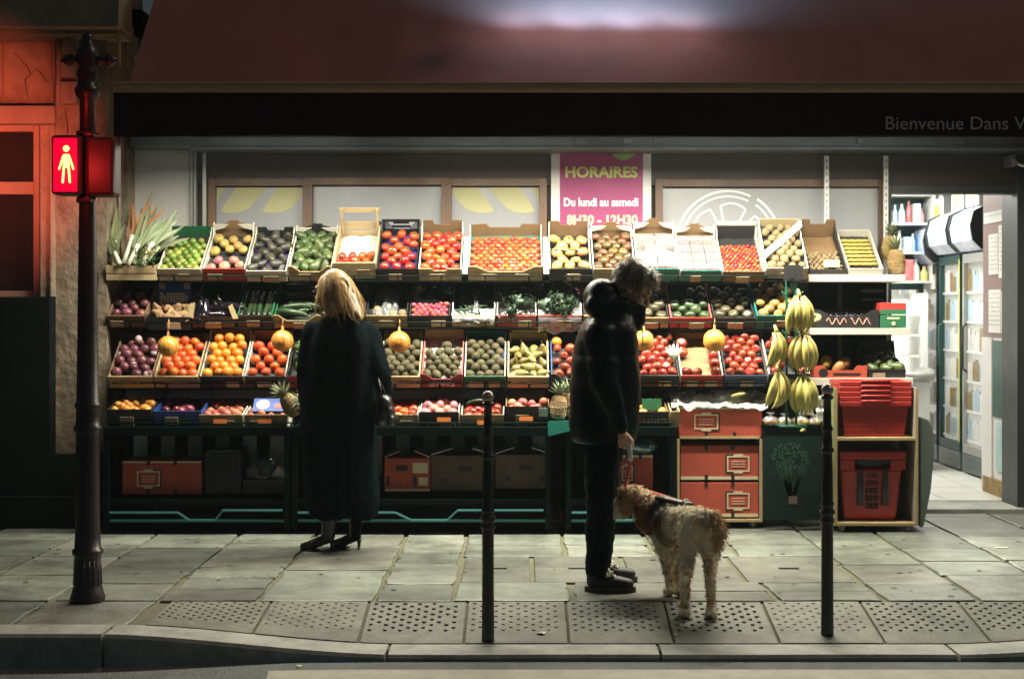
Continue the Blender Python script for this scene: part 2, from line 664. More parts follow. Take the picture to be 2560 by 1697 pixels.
# kerb stones
m = MB()
kx = [-12, -8, -5.5, -3.6, -1.93, -0.62, 0.655, 2.03, 3.4, 5.5, 9]
for k in range(len(kx) - 1):
    a, b = kx[k] + 0.008, kx[k + 1] - 0.008
    n = 12
    secs = []
    for i in range(n + 1):
        X = lerp(a, b, i / n)
        zt = -0.095 * drop(X)
        y0 = 6.655 + 0.004 * math.sin(X * 5)
        secs.append([(X, y0, -0.4), (X, y0 + 0.002, zt - 0.015), (X, y0 + 0.016, zt), (X, 6.87, zt + 0.001), (X, 6.885, zt - 0.012), (X, 6.885, -0.4)])
    m.rings(secs, True)
tag(m.build("kerb", MATS["kerb_stone"], None, auto=True), kind="structure")

# gum spots and scraps trodden into the slabs
m = MB()
for k in range(90):
    X, Y = rnd.uniform(-3.6, 3.4), rnd.uniform(7.5, 9.4)
    r_ = rnd.uniform(0.006, 0.02)
    n = 9
    m.add([(X + r_ * rnd.uniform(0.7, 1.2) * math.cos(2 * math.pi * i / n), Y + r_ * rnd.uniform(0.7, 1.2) * math.sin(2 * math.pi * i / n), 0.0062) for i in range(n)], [tuple(range(n))])
mk("gum_grey", (0.05, 0.052, 0.045), 0.7)
tag(m.build("pavement_spots", MATS["gum_grey"], None), "small dark gum spots scattered over the paving slabs", "gum spots", kind="stuff")
for k, (x, y, lab) in enumerate(((690, 1530, "yellow leaf in the gutter below the sloping kerb"), (1560, 1478, "pale cigarette end by the foot of the middle kerb joint"), (1250, 1476, "flattened silver foil beside the middle bollard's foot"))):
    Yq = F * (H + 0.1) / (y - CY)
    o = MB()
    n = 7
    rr = [0.02, 0.012, 0.03][k]
    o.add([(rr * (1 if i % 2 else 0.6) * math.cos(6.283 * i / n), rr * 0.5 * math.sin(6.283 * i / n), 0.004 * (i % 2)) for i in range(n)], [tuple(range(n))])
    o = o.build(["fallen_leaf", "cigarette_end", "foil_scrap"][k], [MATS["ink_lime"], MATS["paper"], MATS["alu"]][k])
    X = PX(x, Yq)
    o.location = (X, Yq, (zroad(X) if k == 0 else zpav(X, Yq)) + 0.006)
    tag(o, lab, "litter")

# ------------------------------------------------------------------ grocery shop building
YF = 10.75
shop = thing("grocery_shop", "grocery shop front with brown window frames behind the fruit display", "shop", (0, YF, 0))


def sub(o, parent):
    """parent keeping world place"""
    o.parent = parent
    o.matrix_parent_inverse = parent.matrix_world.inverted() if parent.matrix_world != Matrix() else Matrix.Translation(-parent.location)
    return o


def wb(name, mats, parent, mb, **kw):
    """build in world space, then hang under a parent that only has a location"""
    o = mb.build(name, mats, None, **kw)
    o.location = -parent.location
    o.parent = parent
    return o


def rect(mb, x0, x1, y0, y1, Y, t=0.02):
    """box whose front face covers photo rectangle x0..x1, y0..y1 at depth Y"""
    return mb.box(PX(x0, Y), PX(x1, Y), Y, Y + t, PZ(y1, Y), PZ(y0, Y))


xl, xr = PX(440, YF), PX(2052, YF)
b = MB()
b.box(xl, xr, YF + 0.06, YF + 0.3, 0, 5.2)                         # wall behind windows
b.box(xr, PX(2352, YF), YF + 0.06, YF + 0.3, PZ(428, YF), 5.2)     # over the doorway
b.box(PX(2352, YF), 9.0, YF + 0.03, YF + 0.3, 0, 5.2)
wb("wall", MATS["fascia_brown"], shop, b)
b = MB()
b.box(PX(276, YF), xl, YF - 0.02, YF + 0.3, 0, 3.4)
wb("side_pilaster", MATS["white_wall"], shop, b, bevel=0.004)
b = MB()
rect(b, 300, 3000, 316, 338, 10.45, 0.28)
rect(b, 440, 3000, 338, 346, 10.43, 0.3)
for x in (1330, 1440, 1510, 1980, 2210):
    b.box(PX(x, 10.4), PX(x + 22, 10.4), 10.40, 10.44, PZ(332, 10.4), PZ(318, 10.4))
wb("shutter_box", MATS["grey_metal"], shop, b, bevel=0.004)
b = MB()
rect(b, 440, 2052, 346, 428, YF, 0.05)
rect(b, 2052, 2400, 346, 428, YF - 0.01, 0.05)
wb("fascia", MATS["fascia_brown"], shop, b)
b = MB()
for x in (443, 451):
    b.box(PX(x, YF), PX(x + 6, YF), YF - 0.06, YF, 0, PZ(346, YF))
b.box(PX(466, 10.6), PX(474, 10.6), 10.62, 10.645, 0, PZ(350, 10.6))
wb("shutter_guide", MATS["alu"], shop, b)

ZB = 0.9
for (x0, x1, y0, dec) in ((498, 700, 430, 1), (722, 1020, 428, 0), (1043, 1246, 430, 2), (1530, 2030, 432, 3)):
    f = MB()
    Yw = YF + 0.0
    X0, X1, ZT = PX(x0, Yw), PX(x1, Yw), PZ(y0, Yw)
    fr = 0.055
    f.box(X0 - fr, X0, Yw - 0.03, Yw + 0.055, ZB, ZT + fr)
    f.box(X1, X1 + fr, Yw - 0.032, Yw + 0.055, ZB, ZT + fr)
    f.box(X0, X1, Yw - 0.03, Yw + 0.055, ZT, ZT + fr)
    f.box(X0, X1, Yw - 0.03, Yw + 0.055, ZB, ZB + fr)
    for k in range(9):                                             # screw heads
        f.ball((X1 + fr / 2 + rnd.uniform(-0.01, 0.01), Yw - 0.034, lerp(ZB + 0.9, ZT, k / 8)), 0.005, 6, 4)
    w = wb("window", MATS["frame_brown"], shop, f, bevel=0.003)
    p = MB().box(X0, X1, Yw + 0.03, Yw + 0.045, ZB + fr, ZT)
    p = p.build("pane", MATS["pane_film"])
    p.parent = w
    d = MB()
    Yd = Yw + 0.027
    if dec in (1, 2):                                              # yellow awning shapes on the film
        ZH, ZU = PZ(492, Yw), ZT - 0.004
        sg = 1 if dec == 1 else -1
        for k in range(-1, 3):
            xa = X0 + (k * 0.31 + 0.03) if dec == 1 else X1 - (k * 0.31 + 0.03)
            prof = [(0.0, 0.1), (0.03, 0.02), (0.1, 0.0), (0.17, 0.06), (0.22, 0.2), (0.26, 0.42), (0.31, 0.72), (0.36, 1.0), (0.12, 1.0), (0.06, 0.55)]
            pts = [(clamp(xa + sg * a, X0 + 0.003, X1 - 0.003), lerp(ZH, ZU, z)) for a, z in prof]
            if max(x for x, z in pts) - min(x for x, z in pts) < 0.04:
                continue
            q_ = []
            for p_ in pts:
                if not q_ or math.dist(q_[-1], p_) > 0.002:
                    q_.append(p_)
            if dec == 2:
                q_ = q_[::-1]
            d.add([(x, Yd, z) for x, z in q_], [tuple(range(len(q_)))])
        o = d.build("film", MATS["film_yellow"])
        o.parent = w
    if dec == 3:                                                   # citrus slice drawn in white outline
        cx, cz = PX(1683, Yw), PZ(560, Yw)

        def stroke(pts, wd):
            n = len(pts)
            L_, R_ = [], []
            for i, (x, z) in enumerate(pts):
                ax, az = pts[max(i - 1, 0)]
                bx, bz = pts[min(i + 1, n - 1)]
                tx_, tz_ = bx - ax, bz - az
                l = math.hypot(tx_, tz_) or 1
                nx_, nz_ = -tz_ / l * wd / 2, tx_ / l * wd / 2
                L_.append((x + nx_, Yd, z + nz_))
                R_.append((x - nx_, Yd, z - nz_))
            vs = L_ + R_
            d.add(vs, [(i, i + 1, n + i + 1, n + i) for i in range(n - 1)])

        def arc(r, a0, a1, n=26): return [(cx + r * math.cos(R(lerp(a0, a1, i / n))), cz + r * math.sin(R(lerp(a0, a1, i / n)))) for i in range(n + 1)]
        stroke(arc(0.385, 64, 190), 0.016)
        stroke(arc(0.345, 64, 190), 0.012)
        stroke(arc(0.392, -10, 56), 0.016)
        stroke(arc(0.35, -10, 54), 0.012)
        for a in (25, 82, 138):
            pts = []
            for t in range(31):
                u = t / 30
                if u < 0.4:
                    r, an = lerp(0.05, 0.28, u / 0.4), a - 20
                elif u < 0.6:
                    r, an = 0.28 + 0.016 * math.sin(math.pi * (u - 0.4) / 0.2), lerp(a - 20, a + 20, (u - 0.4) / 0.2)
                else:
                    r, an = lerp(0.28, 0.05, (u - 0.6) / 0.4), a + 20
                pts.append((cx + r * math.cos(R(an)), cz + r * math.sin(R(an))))
            stroke(pts, 0.012)
        o = d.build("film", MATS["film_white"])
        o.parent = w

# opening hours poster
Yp = YF - 0.05
po = thing("hours_poster", "magenta opening hours poster with white border in the shop window", "poster", (PX(1389, Yp), Yp, PZ(450, Yp)))
b = MB().box(PX(1273, Yp), PX(1504, Yp), Yp, Yp + 0.012, PZ(640, Yp), PZ(346, Yp))
wb("border", MATS["poster_white"], po, b)
b = MB().box(PX(1293, Yp), PX(1485, Yp), Yp - 0.003, Yp + 0.004, PZ(620, Yp), PZ(348, Yp))
wb("print", MATS["poster_pink"], po, b)


def letters(name, items, mat, parent, Yt, **kw):
    d = MB()
    for txt, xa, xb, yc, size, bold in items:
        vs, fs = text_mb(txt, size, (PX(xa, Yt) + PX(xb, Yt)) / 2, PZ(yc, Yt), Yt, bold=bold, width=PX(xb, Yt) - PX(xa, Yt), **kw)
        d.add(vs, fs)
    return wb(name, MATS[mat], parent, d)


letters("heading", [("HORAIRES", 1305, 1472, 399, 0.112, 0.0035)], "ink_lime", po, Yp - 0.006)
letters("days_line", [("Du lundi au samedi", 1302, 1474, 468, 0.085, 0.0025)], "ink_white", po, Yp - 0.006)
letters("hours_line", [("8H30 - 12H30", 1309, 1473, 509, 0.095, 0.003), ("14H30 - 20H00", 1309, 1473, 540, 0.095, 0.003)], "ink_cream", po, Yp - 0.006)
b = MB()
pts = [(PX(1440, Yp) + 0.09 * math.cos(R(a)), PZ(346, Yp) - 0.004 + 0.072 * math.sin(R(a))) for a in range(180, 361, 12)]
b.prism(pts, Yp - 0.006, Yp - 0.0035)
wb("leaf_mark", MATS["leaf_print"], po, b)

# perforated shelf uprights fixed to the fascia
for i, x in enumerate((1905, 2042)):
    Yu = 10.62
    o = MB()
    o.mat(0).box(PX(x, Yu), PX(x + 10, Yu), Yu, Yu + 0.025, 0.55, PZ(360, Yu))
    o.mat(1)
    z = PZ(368, Yu)
    while z > 1.9:
        o.box(PX(x + 3.5, Yu), PX(x + 6.5, Yu), Yu - 0.0015, Yu + 0.001, z - 0.022, z)
        z -= 0.05
    o = o.build("shelf_upright", [MATS["shelf_white"], MATS["grey_metal"]])
    tag(o, ["white slotted upright standing behind the kiwi crates", "white slotted upright beside the shop doorway"][i], "shelf upright", "slotted uprights on the shop front")

# door frame
b = MB()
b.box(PX(2046, YF), PX(2056, YF), YF - 0.05, YF + 0.3, 0, PZ(428, YF))
b.box(PX(2345, YF), PX(2400, YF), YF - 0.05, YF + 0.3, 0, PZ(346, YF))
b.box(PX(2056, YF), PX(2345, YF), YF - 0.045, YF + 0.12, PZ(448, YF), PZ(428, YF))
wb("door_frame", MATS["dark_metal"], shop, b, bevel=0.004)
b = MB()
b.box(PX(2332, 10.6), PX(2342, 10.6), 10.55, 10.72, PZ(385, 10.6), PZ(360, 10.6))
b.tube([P(2338, 366, 10.55), P(2352, 378, 10.5), P(2370, 384, 10.5)], 0.012, 6)
wb("camera_bracket", MATS["alu"], shop, b)
b = MB().box(PX(2046, YF), PX(2400, YF), YF - 0.14, YF + 0.3, -0.01, 0.035)
wb("threshold", MATS["kerb_stone"], shop, b, bevel=0.006)

# ------------------------------------------------------------------ shop interior seen through the doorway
b = MB()
for i in range(9):
    for j in range(14):
        x, y = 1.6 + i * 0.42, 11.05 + j * 0.42
        b.box(x + 0.003, x + 0.417, y + 0.003, y + 0.417, 0.0, 0.04)
tag(b.build("floor", MATS["floor_tile"], None), kind="structure")
b = MB()
b.box(1.2, 5.3, 15.4, 15.5, 0, 2.9)
b.box(5.2, 5.3, 11.05, 15.4, 0, 2.9)
b.box(1.2, 1.3, 11.05, 15.4, 0, 2.9)
b.box(1.2, 5.3, 11.05, 15.5, 2.9, 3.0)
wb("room", MATS["white_wall"], shop, b)
b = MB().box(2.3, 3.9, 12.6, 13.0, 2.84, 2.9)
wb("ceiling_panel", MATS["tube_glow"], shop, b)
lamp("ceiling_light", 'AREA', Vector((3.1, 12.8, 2.82)) - shop.location, 105, (1.0, 0.98, 0.88), parent=shop, shape='RECTANGLE', size=1.8, size_y=1.2)
lamp("ceiling_light", 'AREA', Vector((3.2, 14.4, 2.8)) - shop.location, 80, (1.0, 0.98, 0.88), parent=shop, shape='RECTANGLE', size=1.4, size_y=1.0)

# notice panel on the inside of the door reveal
mk("grey_print", (0.4, 0.38, 0.37), 0.7)
npn = thing("notice_panel", "mauve panel covered with paper notices on the right of the doorway", "notice board", (3.76, 11.3, 0.0))
b = MB().mat(0).box(3.752, 3.80, 10.99, 11.66, 1.28, 2.62)
wb("board", MATS["mauve"], npn, b)
for (y0, y1, za, zb) in ((11.28, 11.50, 1.78, 2.10), (11.03, 11.26, 1.75, 2.16), (11.22, 11.5, 1.32, 1.66), (11.02, 11.2, 1.32, 1.64), (11.0, 11.62, 2.19, 2.28)):
    b = MB().box(3.744, 3.751, y0, y1, za, zb)
    nt_ = wb("notice", MATS["paper"], npn, b)
    pb = MB()
    for r_ in range(int((zb - za) / 0.035) - 1):
        z = zb - 0.035 - 0.035 * r_
        y = y0 + 0.02
        while y < y1 - 0.03:
            l_ = rnd.uniform(0.02, 0.06)
            pb.box(3.7425, 3.7435, y, min(y + l_, y1 - 0.015), z, z + 0.009)
            y += l_ + rnd.uniform(0.008, 0.05)
    if pb.v:
        o = pb.build("faint_print", MATS["grey_print"], None)
        o["kind"] = "stuff"
        o.location = -npn.location
        o.parent = npn
b = MB().box(3.752, 3.80, 10.99, 11.66, 0.035, 1.28)
b.box(3.74, 3.752, 11.42, 11.66, 0.035, 1.28)
wb("lower_panel", MATS["white_wall"], npn, b)
b = MB().box(3.742, 3.7515, 11.0, 11.40, 0.66, 1.26)
wb("teal_sticker", MATS["teal_print"], npn, b)
b = MB().box(3.742, 3.7515, 11.0, 11.32, 0.24, 0.62)
wb("blue_sticker", MATS["blue_print"], npn, b)
b = MB().box(3.738, 3.751, 10.99, 11.63, 0.036, 0.17)
wb("stained_foot", MATS["rust_stain"], npn, b)

GOODS_ = [("red", (0.5, 0.05, 0.05)), ("blue", (0.05, 0.2, 0.5)), ("white", (0.7, 0.7, 0.7)), ("pink", (0.6, 0.25, 0.35)), ("yellow", (0.6, 0.5, 0.1)), ("pale blue", (0.35, 0.5, 0.6))]
for nme, c_ in GOODS_:
    mk("pack_" + nme.replace(" ", "_"), c_, 0.4, noise_=(14, 0.5), col2=tuple(lerp(x, 0.8, 0.5) for x in c_))
mk("fridge_green", (0.01, 0.05, 0.045), 0.4)
mk("bottle_amber", (0.3, 0.2, 0.06), 0.3, noise_=(14, 0.6))
plastic_film("clear_pane", clear=0.93, gloss=0.95)
# drinks fridges in a row along the right of the shop
mk("fridge_glow", (0.3, 0.32, 0.28), 0.4, emit=(1.0, 0.97, 0.85), es=0.35, noise_=(9, 1.0), stretch=(1, 2.5, 1.6), col2=(0.02, 0.05, 0.05), coat=0.5)
mk("sign_white", (0.6, 0.62, 0.66), 0.3, noise_=(9, 1.0), col2=(0.08, 0.15, 0.3), emit=(0.8, 0.85, 1.0), es=0.12)
mk("yellow_plastic", (0.55, 0.55, 0.08), 0.4)
mk("green_plastic", (0.02, 0.2, 0.16), 0.4)
for i, (lab, mt, ed) in enumerate((("tall glass door drinks fridge nearest the shop entrance, silver door edge", "alu", "black_plastic"), ("glass door drinks fridge with yellow door edge, second from the entrance", "fridge_green", "fridge_green"), ("narrow black glass door fridge, third in the row from the entrance", "black_plastic", "black_plastic"), ("white fridge with long pale handle at the far end of the row", "shelf_white", "shelf_white"))):
    y0 = 12.3 + i * 0.72
    X = 3.98
    h = 2.02 if i < 2 else 1.95
    t = thing("drinks_fridge", lab, "fridge", (X, y0, 0.04), "drinks fridges inside the shop")
    b = MB()
    b.box(X + 0.05, X + 0.7, y0, y0 + 0.66, 0.04, h)
    wb("cabinet", MATS["black_plastic" if i < 3 else "shelf_white"], t, b, bevel=0.006)
    b = MB()
    ew = 0.075 if i == 0 else 0.03
    b.box(X, X + 0.049, y0 + 0.01, y0 + ew, 0.22, h - 0.02)
    b.box(X, X + 0.049, y0 + 0.62, y0 + 0.65, 0.22, h - 0.02)
    b.box(X + 0.001, X + 0.049, y0 + ew, y0 + 0.62, 0.22, 0.3)
    b.box(X + 0.001, X + 0.049, y0 + ew, y0 + 0.62, h - 0.1, h - 0.02)
    dr = wb("door", MATS[mt], t, b, bevel=0.004)
    o = MB().box(X + 0.02, X + 0.035, y0 + ew, y0 + 0.62, 0.3, h - 0.1).build("pane", MATS["clear_pane"])
    o.parent = dr
    if i == 1:
        o = MB().box(X - 0.004, X, y0 + 0.006, y0 + 0.028, 0.3, h - 0.06).build("edge_strip", MATS["yellow_plastic"])
        o.parent = dr
    o = MB().tube([(X, y0 + 0.52, 0.95), (X - 0.04, y0 + 0.52, 0.98), (X - 0.04, y0 + 0.52, 1.35), (X, y0 + 0.52, 1.38)], 0.012, 6).build("handle", MATS["shelf_white" if i == 3 else ed], None, True)
    o.parent = dr
    b = MB()
    b.box(X + 0.0, X + 0.049, y0 + 0.01, y0 + 0.65, 0.06, 0.215)
    for k in range(5):
        b.box(X - 0.004, X + 0.001, y0 + 0.06, y0 + 0.6, 0.08 + 0.025 * k, 0.09 + 0.025 * k)
    wb("kick_panel", MATS["grey_metal"], t, b)
    b = MB()
    b.mat(4).box(X + 0.046, X + 0.052, y0 + ew, y0 + 0.62, 0.3, h - 0.1)
    for r_ in range(6):
        z = 0.34 + r_ * 0.265
        b.mat(5).box(X + 0.03, X + 0.046, y0 + ew, y0 + 0.62, z - 0.02, z)
        for k in range(8):
            yy = y0 + ew + 0.01 + k * 0.066
            b.mat((i + r_ + k // 3) % 4).box(X + 0.036, X + 0.045, yy, yy + 0.055, z + 0.002, z + rnd.uniform(0.14, 0.21))
    wb("stock", [MATS["paper"], MATS["pack_white"], MATS["pack_pale_blue"], MATS["bottle_amber"]] + [MATS["fridge_glow"], MATS["shelf_white"]], t, b)["kind"] = "stuff"
    pts = [(X + 0.1, h), (X - 0.02, h), (X - 0.10, h + 0.08), (X - 0.12, h + 0.2), (X - 0.09, h + 0.32), (X + 0.02, h + 0.38), (X + 0.1, h + 0.38)]
    b = MB()
    b.prism(pts, y0 + 0.03, y0 + 0.63)
    hd = wb("header_sign", MATS["sign_white"], t, b)
    for yy in (y0, y0 + 0.635):
        o = MB()
        o.prism([(x * 1.0 - (0.012 if x < X else 0), z + (0.012 if z > h + 0.1 else 0)) for x, z in pts], yy, yy + 0.025)
        o = o.build("end_cap", MATS["black_plastic"])
        o.parent = hd
# oval tags hung above the fridges
for i, (y, x, z) in enumerate(((12.6, 4.02, 2.62), (13.1, 4.04, 2.6), (13.6, 4.0, 2.36))):
    o = MB()
    o.mat(0).box(x - 0.01, x, y, y + 0.34, z - 0.2, z + 0.2)
    n = 20
    o.mat(1)
    pts = [(x - 0.014, y + 0.17 + 0.12 * math.cos(2 * math.pi * k / n), z + 0.15 * math.sin(2 * math.pi * k / n)) for k in range(n)]
    o.add(pts, [tuple(range(n))])
    o = o.build("price_banner", [MATS["paper"], MATS["ink_lime"]])
    tag(o, ["white banner with yellow oval hung above the nearest fridge", "white banner with yellow oval hung above the second fridge", "lower white banner with yellow oval past the second fridge"][i], "banner", "oval banners above the fridges")
# white wall shelving at the back, bright open cooler under it
Ys = 13.9
su = thing("wall_shelf", "white wall shelving with cleaning goods at the back of the shop", "shelf", (3.7, Ys, 0))
b = MB()
b.box(2.9, 4.02, Ys + 0.3, Ys + 0.33, 1.7, 2.85)
wb("back", MATS["teal_print"], su, b)
for z in (1.78, 2.06, 2.34, 2.62):
    b = MB().box(2.9, 4.02, Ys, Ys + 0.3, z - 0.018, z)
    wb("shelf", MATS["shelf_white"], su, b)
for x in (3.98, 4.05, 3.5):
    b = MB().box(x, x + 0.03, Ys - 0.01, Ys + 0.3, 1.7, 2.85)
    wb("upright", MATS["shelf_white"], su, b)
goods = GOODS_
ordn = {1.78: "lowest", 2.06: "second lowest", 2.34: "second highest", 2.62: "top"}
for z in (1.78, 2.06, 2.34, 2.62):
    x = 3.55
    k = 0
    while x < 3.94:
        nme = rnd.choice([q[0] for q in goods])
        w_ = rnd.uniform(0.04, 0.08)
        o = MB()
        hgt = rnd.uniform(0.14, 0.23)
        if rnd.random() < 0.5:
            o.box(x, x + w_, Ys + 0.04, Ys + 0.2, z, z + hgt)
        else:
            o.lathe([(w_ * 0.45, 0), (w_ * 0.5, 0.01), (w_ * 0.48, hgt * 0.6), (w_ * 0.2, hgt * 0.8), (w_ * 0.2, hgt)], (x + w_ / 2, Ys + 0.12, z), 12)
        o = o.build("household_pack", MATS["pack_" + nme.replace(" ", "_")], auto=True)
        tag(o, f"small {nme} household pack on the {ordn[z]} white wall shelf", "household pack", f"{nme} packs on the {ordn[z]} wall shelf")
        x += w_ + 0.006
        k += 1
co = thing("open_cooler", "bright open cooler with lit shelves behind the fruit stand", "cooler", (3.5, 13.6, 0))
b = MB()
b.box(2.8, 3.86, 14.15, 14.2, 0.5, 1.66)
b.box(3.82, 3.86, 13.62, 14.15, 0.5, 1.66)
wb("cabinet", MATS["shelf_white"], co, b)
mk("cooler_glow", (0.8, 0.8, 0.7), 0.4, emit=(1.0, 1.0, 0.88), es=1.2)
b = MB().box(2.85, 3.8, 14.1, 14.14, 0.6, 1.6)
wb("light_panel", MATS["cooler_glow"], co, b)
for z in (0.85, 1.05, 1.25, 1.45):
    b = MB().box(2.85, 3.8, 13.7, 14.1, z, z + 0.02)
    wb("shelf", MATS["paper"], co, b)
cn = thing("shop_counter", "pale rounded shop counter beyond the fruit stand", "counter", (3.4, 13.0, 0.04))
b = MB().box(2.6, 3.72, 13.05, 13.5, 0.04, 0.86)
wb("front_panel", MATS["shelf_white"], cn, b, bevel=0.01)
b = MB()
b.tube([(2.6, 13.02, 0.9), (3.55, 13.02, 0.9), (3.72, 13.08, 0.9), (3.78, 13.25, 0.92), (3.78, 13.6, 0.92)], 0.045, 10)
wb("rim", MATS["alu"], cn, b, smooth=True)
b = MB()
b.box(2.6, 3.75, 13.02, 13.5, 0.86, 0.9)
wb("counter_top", MATS["alu"], cn, b)

# ------------------------------------------------------------------ awning
YB = 9.1
aw = thing("awning", "dark red fabric awning with drooping valance over the fruit display", "awning", (1.0, YB, 2.9))
X0, X1 = PX(262, YB), PX(262, YB) + 8.2
ZB_, Zt = PZ(200, YB), 4.75
YT = 10.75
b = MB()


def canopy(u, v):
    x = lerp(X0 + 0.09, X1, u)
    y = lerp(YB + 0.02, YT, v)
    z = lerp(ZB_ + 0.02, Zt, v)
    sag = -0.03 * math.sin(math.pi * v) + 0.011 * noise.noise(Vector((x * 2.1, v * 1.5, 3))) + 0.005 * noise.noise(Vector((x * 6, v * 3, 9))) + 0.006 * math.sin(x * 6.1 + 1.3 * v) * (1 - v) + 0.009 * math.sin(x * 2.4)
    return (x, y, z + sag)


b.grid(canopy, 160, 24)
b.grid(lambda u, v: tuple(Vector(canopy(1 - u, v)) - Vector((0, 0, 0.004))), 160, 24)
wb("canopy", MATS["awning_cloth"], aw, b, smooth=True)
b = MB()
b.tube([(X0 - 0.0, YB - 0.01, PZ(206, YB)), (X1, YB - 0.01, PZ(206, YB))], 0.024, 10)
b.box(X0, X1, YB - 0.03, YB + 0.03, PZ(213, YB), PZ(190, YB))
wb("front_bar", MATS["bar_paint"], aw, b, bevel=0.008)
b = MB()
va_t, va_b = PZ(213, YB), PZ(314, YB)


def val(u, v, s=0):
    x = lerp(X0, X1, u)
    return (x, YB + s + 0.008 * math.sin(x * 5) * v + 0.004 * math.sin(x * 17) * v, lerp(va_t, va_b + 0.006 * math.sin(x * 3.1), v))


b.grid(lambda u, v: val(u, 1 - v), 120, 5)
b.grid(lambda u, v: val(1 - u, 1 - v, 0.004), 120, 5)
for k in range(0):                                                 # sewn seams running up the slope
    x_ = X0 + 1.02 + k * 1.24
    sb = MB()
    sb.tube([tuple(Vector(canopy((x_ - X0 - 0.09) / (X1 - X0 - 0.09), v / 12)) + Vector((0, 0, 0.002))) for v in range(13)], 0.005, 5)
    wb("seam", MATS["awning_cloth"], aw, sb, smooth=True)
vl = wb("valance", MATS["valance_cloth"], aw, b, smooth=True)
d = MB()
vs, fs = text_mb("Bienvenue Dans V", 0.118, 0, 0, 0, width=None, align='LEFT', extr=0.001)
gaps = sorted({round(v.x, 4) for v in vs})
cuts = sorted(sorted(((gaps[i + 1] - gaps[i], (gaps[i] + gaps[i + 1]) / 2) for i in range(len(gaps) - 1)), reverse=True)[:2], key=lambda q: q[1])
cuts = [-9] + [c_[1] for c_ in cuts] + [99]
wd = max(v.x for v in vs) - min(v.x for v in vs)
sx = (PX(2368, YB) - PX(2045, YB)) / wd
x0t = PX(2045, YB) - min(v.x for v in vs) * sx
Tm = Matrix.Translation((x0t, YB - 0.016, PZ(287, YB))) @ Matrix.Diagonal((sx, 1, 1, 1))
for k in range(3):                                                  # one part per word
    idx = [i for i, v in enumerate(vs) if cuts[k] < v.x < cuts[k + 1]]
    new = {i: n for n, i in enumerate(idx)}
    d = MB().add([Tm @ vs[i] for i in idx], [tuple(new[i] for i in f) for f in fs if f[0] in new])
    o = d.build("lettering", MATS["letter_grey"])
    o.parent = vl
for i, x in enumerate((X0 + 0.5, 2.9)):                            # folding arms under the cloth
    o = MB()
    o.tube([(x, 10.7, 2.95), (x + 0.55, 9.95, 2.92), (x + 0.1, YB + 0.05, 2.88)], 0.022, 8)
    wb("folding_arm", MATS["grey_metal"], aw, o, smooth=True)

# tube lights hidden behind the valance
for i, (x, e) in enumerate(((-1.75, 62), (-0.15, 92), (1.25, 125), (2.55, 56))):
    t = thing("tube_light", ["fluorescent tube light under the left end of the awning", "fluorescent tube light under the awning above the woman's side", "fluorescent tube light under the awning above the man", "fluorescent tube light under the awning near the doorway"][i], "lamp", (x, 9.36, 2.672), "tube lights under the awning")
    MB().box(-0.62, 0.62, -0.04, 0.04, 0.015, 0.06).build("housing", MATS["shelf_white"], t)
    MB().tube([(-0.6, 0, 0), (0.6, 0, 0)], 0.013, 10).build("tube", MATS["tube_glow"], t, True)
    MB().box(-0.62, 0.62, -0.055, -0.045, -0.03, 0.06).build("shade", MATS["shelf_white"], t)
    lamp("tube_lamp", 'AREA', (0, 0.02, -0.02), e, (1.0, 0.96, 0.77), parent=t, shape='RECTANGLE', size=1.25, size_y=0.05, spread=R(172))

# flood lamps over the awning, only their lower rims reach the picture
for i, (x, e) in enumerate(((-0.02, 8), (0.32, 14), (0.68, 14), (1.06, 8))):
    t = thing("flood_lamp", ["first flood lamp from the left over the awning", "second flood lamp from the left over the awning", "third flood lamp from the left over the awning", "rightmost flood lamp over the awning"][i], "lamp", (x, 9.3, 3.535), "flood lamps above the awning")
    MB().lathe([(0.03, 0.16), (0.085, 0.12), (0.095, 0.02), (0.088, 0.02), (0.08, 0.05), (0.0, 0.055)][::-1], n=18).build("housing", MATS["black_plastic"], t, True)
    MB().ball((0, 0, 0.03), (0.07, 0.07, 0.035), 14, 8).build("bulb", MATS["lamp_glow"], t, True)
    MB().tube([(0, 0, 0.15), (0, 0, 0.5), (0, 0.4, 0.95), (0, 1.3, 1.3)], 0.012, 6).build("stem", MATS["black_plastic"], t, True)
    lamp("flood_light", 'SPOT', (0, 0.02, -0.02), e * 3.0, (0.24, 0.64, 1.0), parent=t, rot=(R(128), 0, R(-10)), spot_size=R(170), spot_blend=0.7, shadow_soft_size=0.05)

# ------------------------------------------------------------------ old building on the left
YL = 10.05
ob = thing("old_building", "old stone building with a dark framed window beside the shop", "building", (-3.2, YL, 0))
b = MB()
xp0, xp1 = PX(128, YL), PX(246, YL)
b.box(xp0, xp1, YL, YL + 0.9, 0, 4.9)                              # pier
b.box(-9, xp0, YL + 0.12, YL + 0.9, PZ(250, YL), 4.9)              # wall above the window
wb("wall", MATS["stone_wall"], ob, b)
b = MB()
b.box(xp1, PX(300, 10.6), 10.5, 10.95, 0, 4.9)
wb("return_wall", MATS["stone_wall"], ob, b)
b = MB()
b.box(-9, PX(300, YL), YL - 0.28, YL + 0.1, PZ(62, YL - 0.28), PZ(-80, YL))
b.box(-9, PX(296, YL), YL - 0.16, YL + 0.1, PZ(80, YL - 0.16), PZ(62, YL - 0.28))
b.box(-9, PX(292, YL), YL - 0.06, YL + 0.1, PZ(92, YL), PZ(80, YL - 0.16))
wb("cornice", MATS["stone_trim"], ob, b, bevel=0.012)
b = MB()
b.box(-9, PX(130, YL), YL - 0.05, YL + 0.13, PZ(288, YL), PZ(246, YL))
b.box(PX(94, YL), PX(128, YL), YL - 0.03, YL + 0.13, PZ(686, YL), PZ(289, YL))
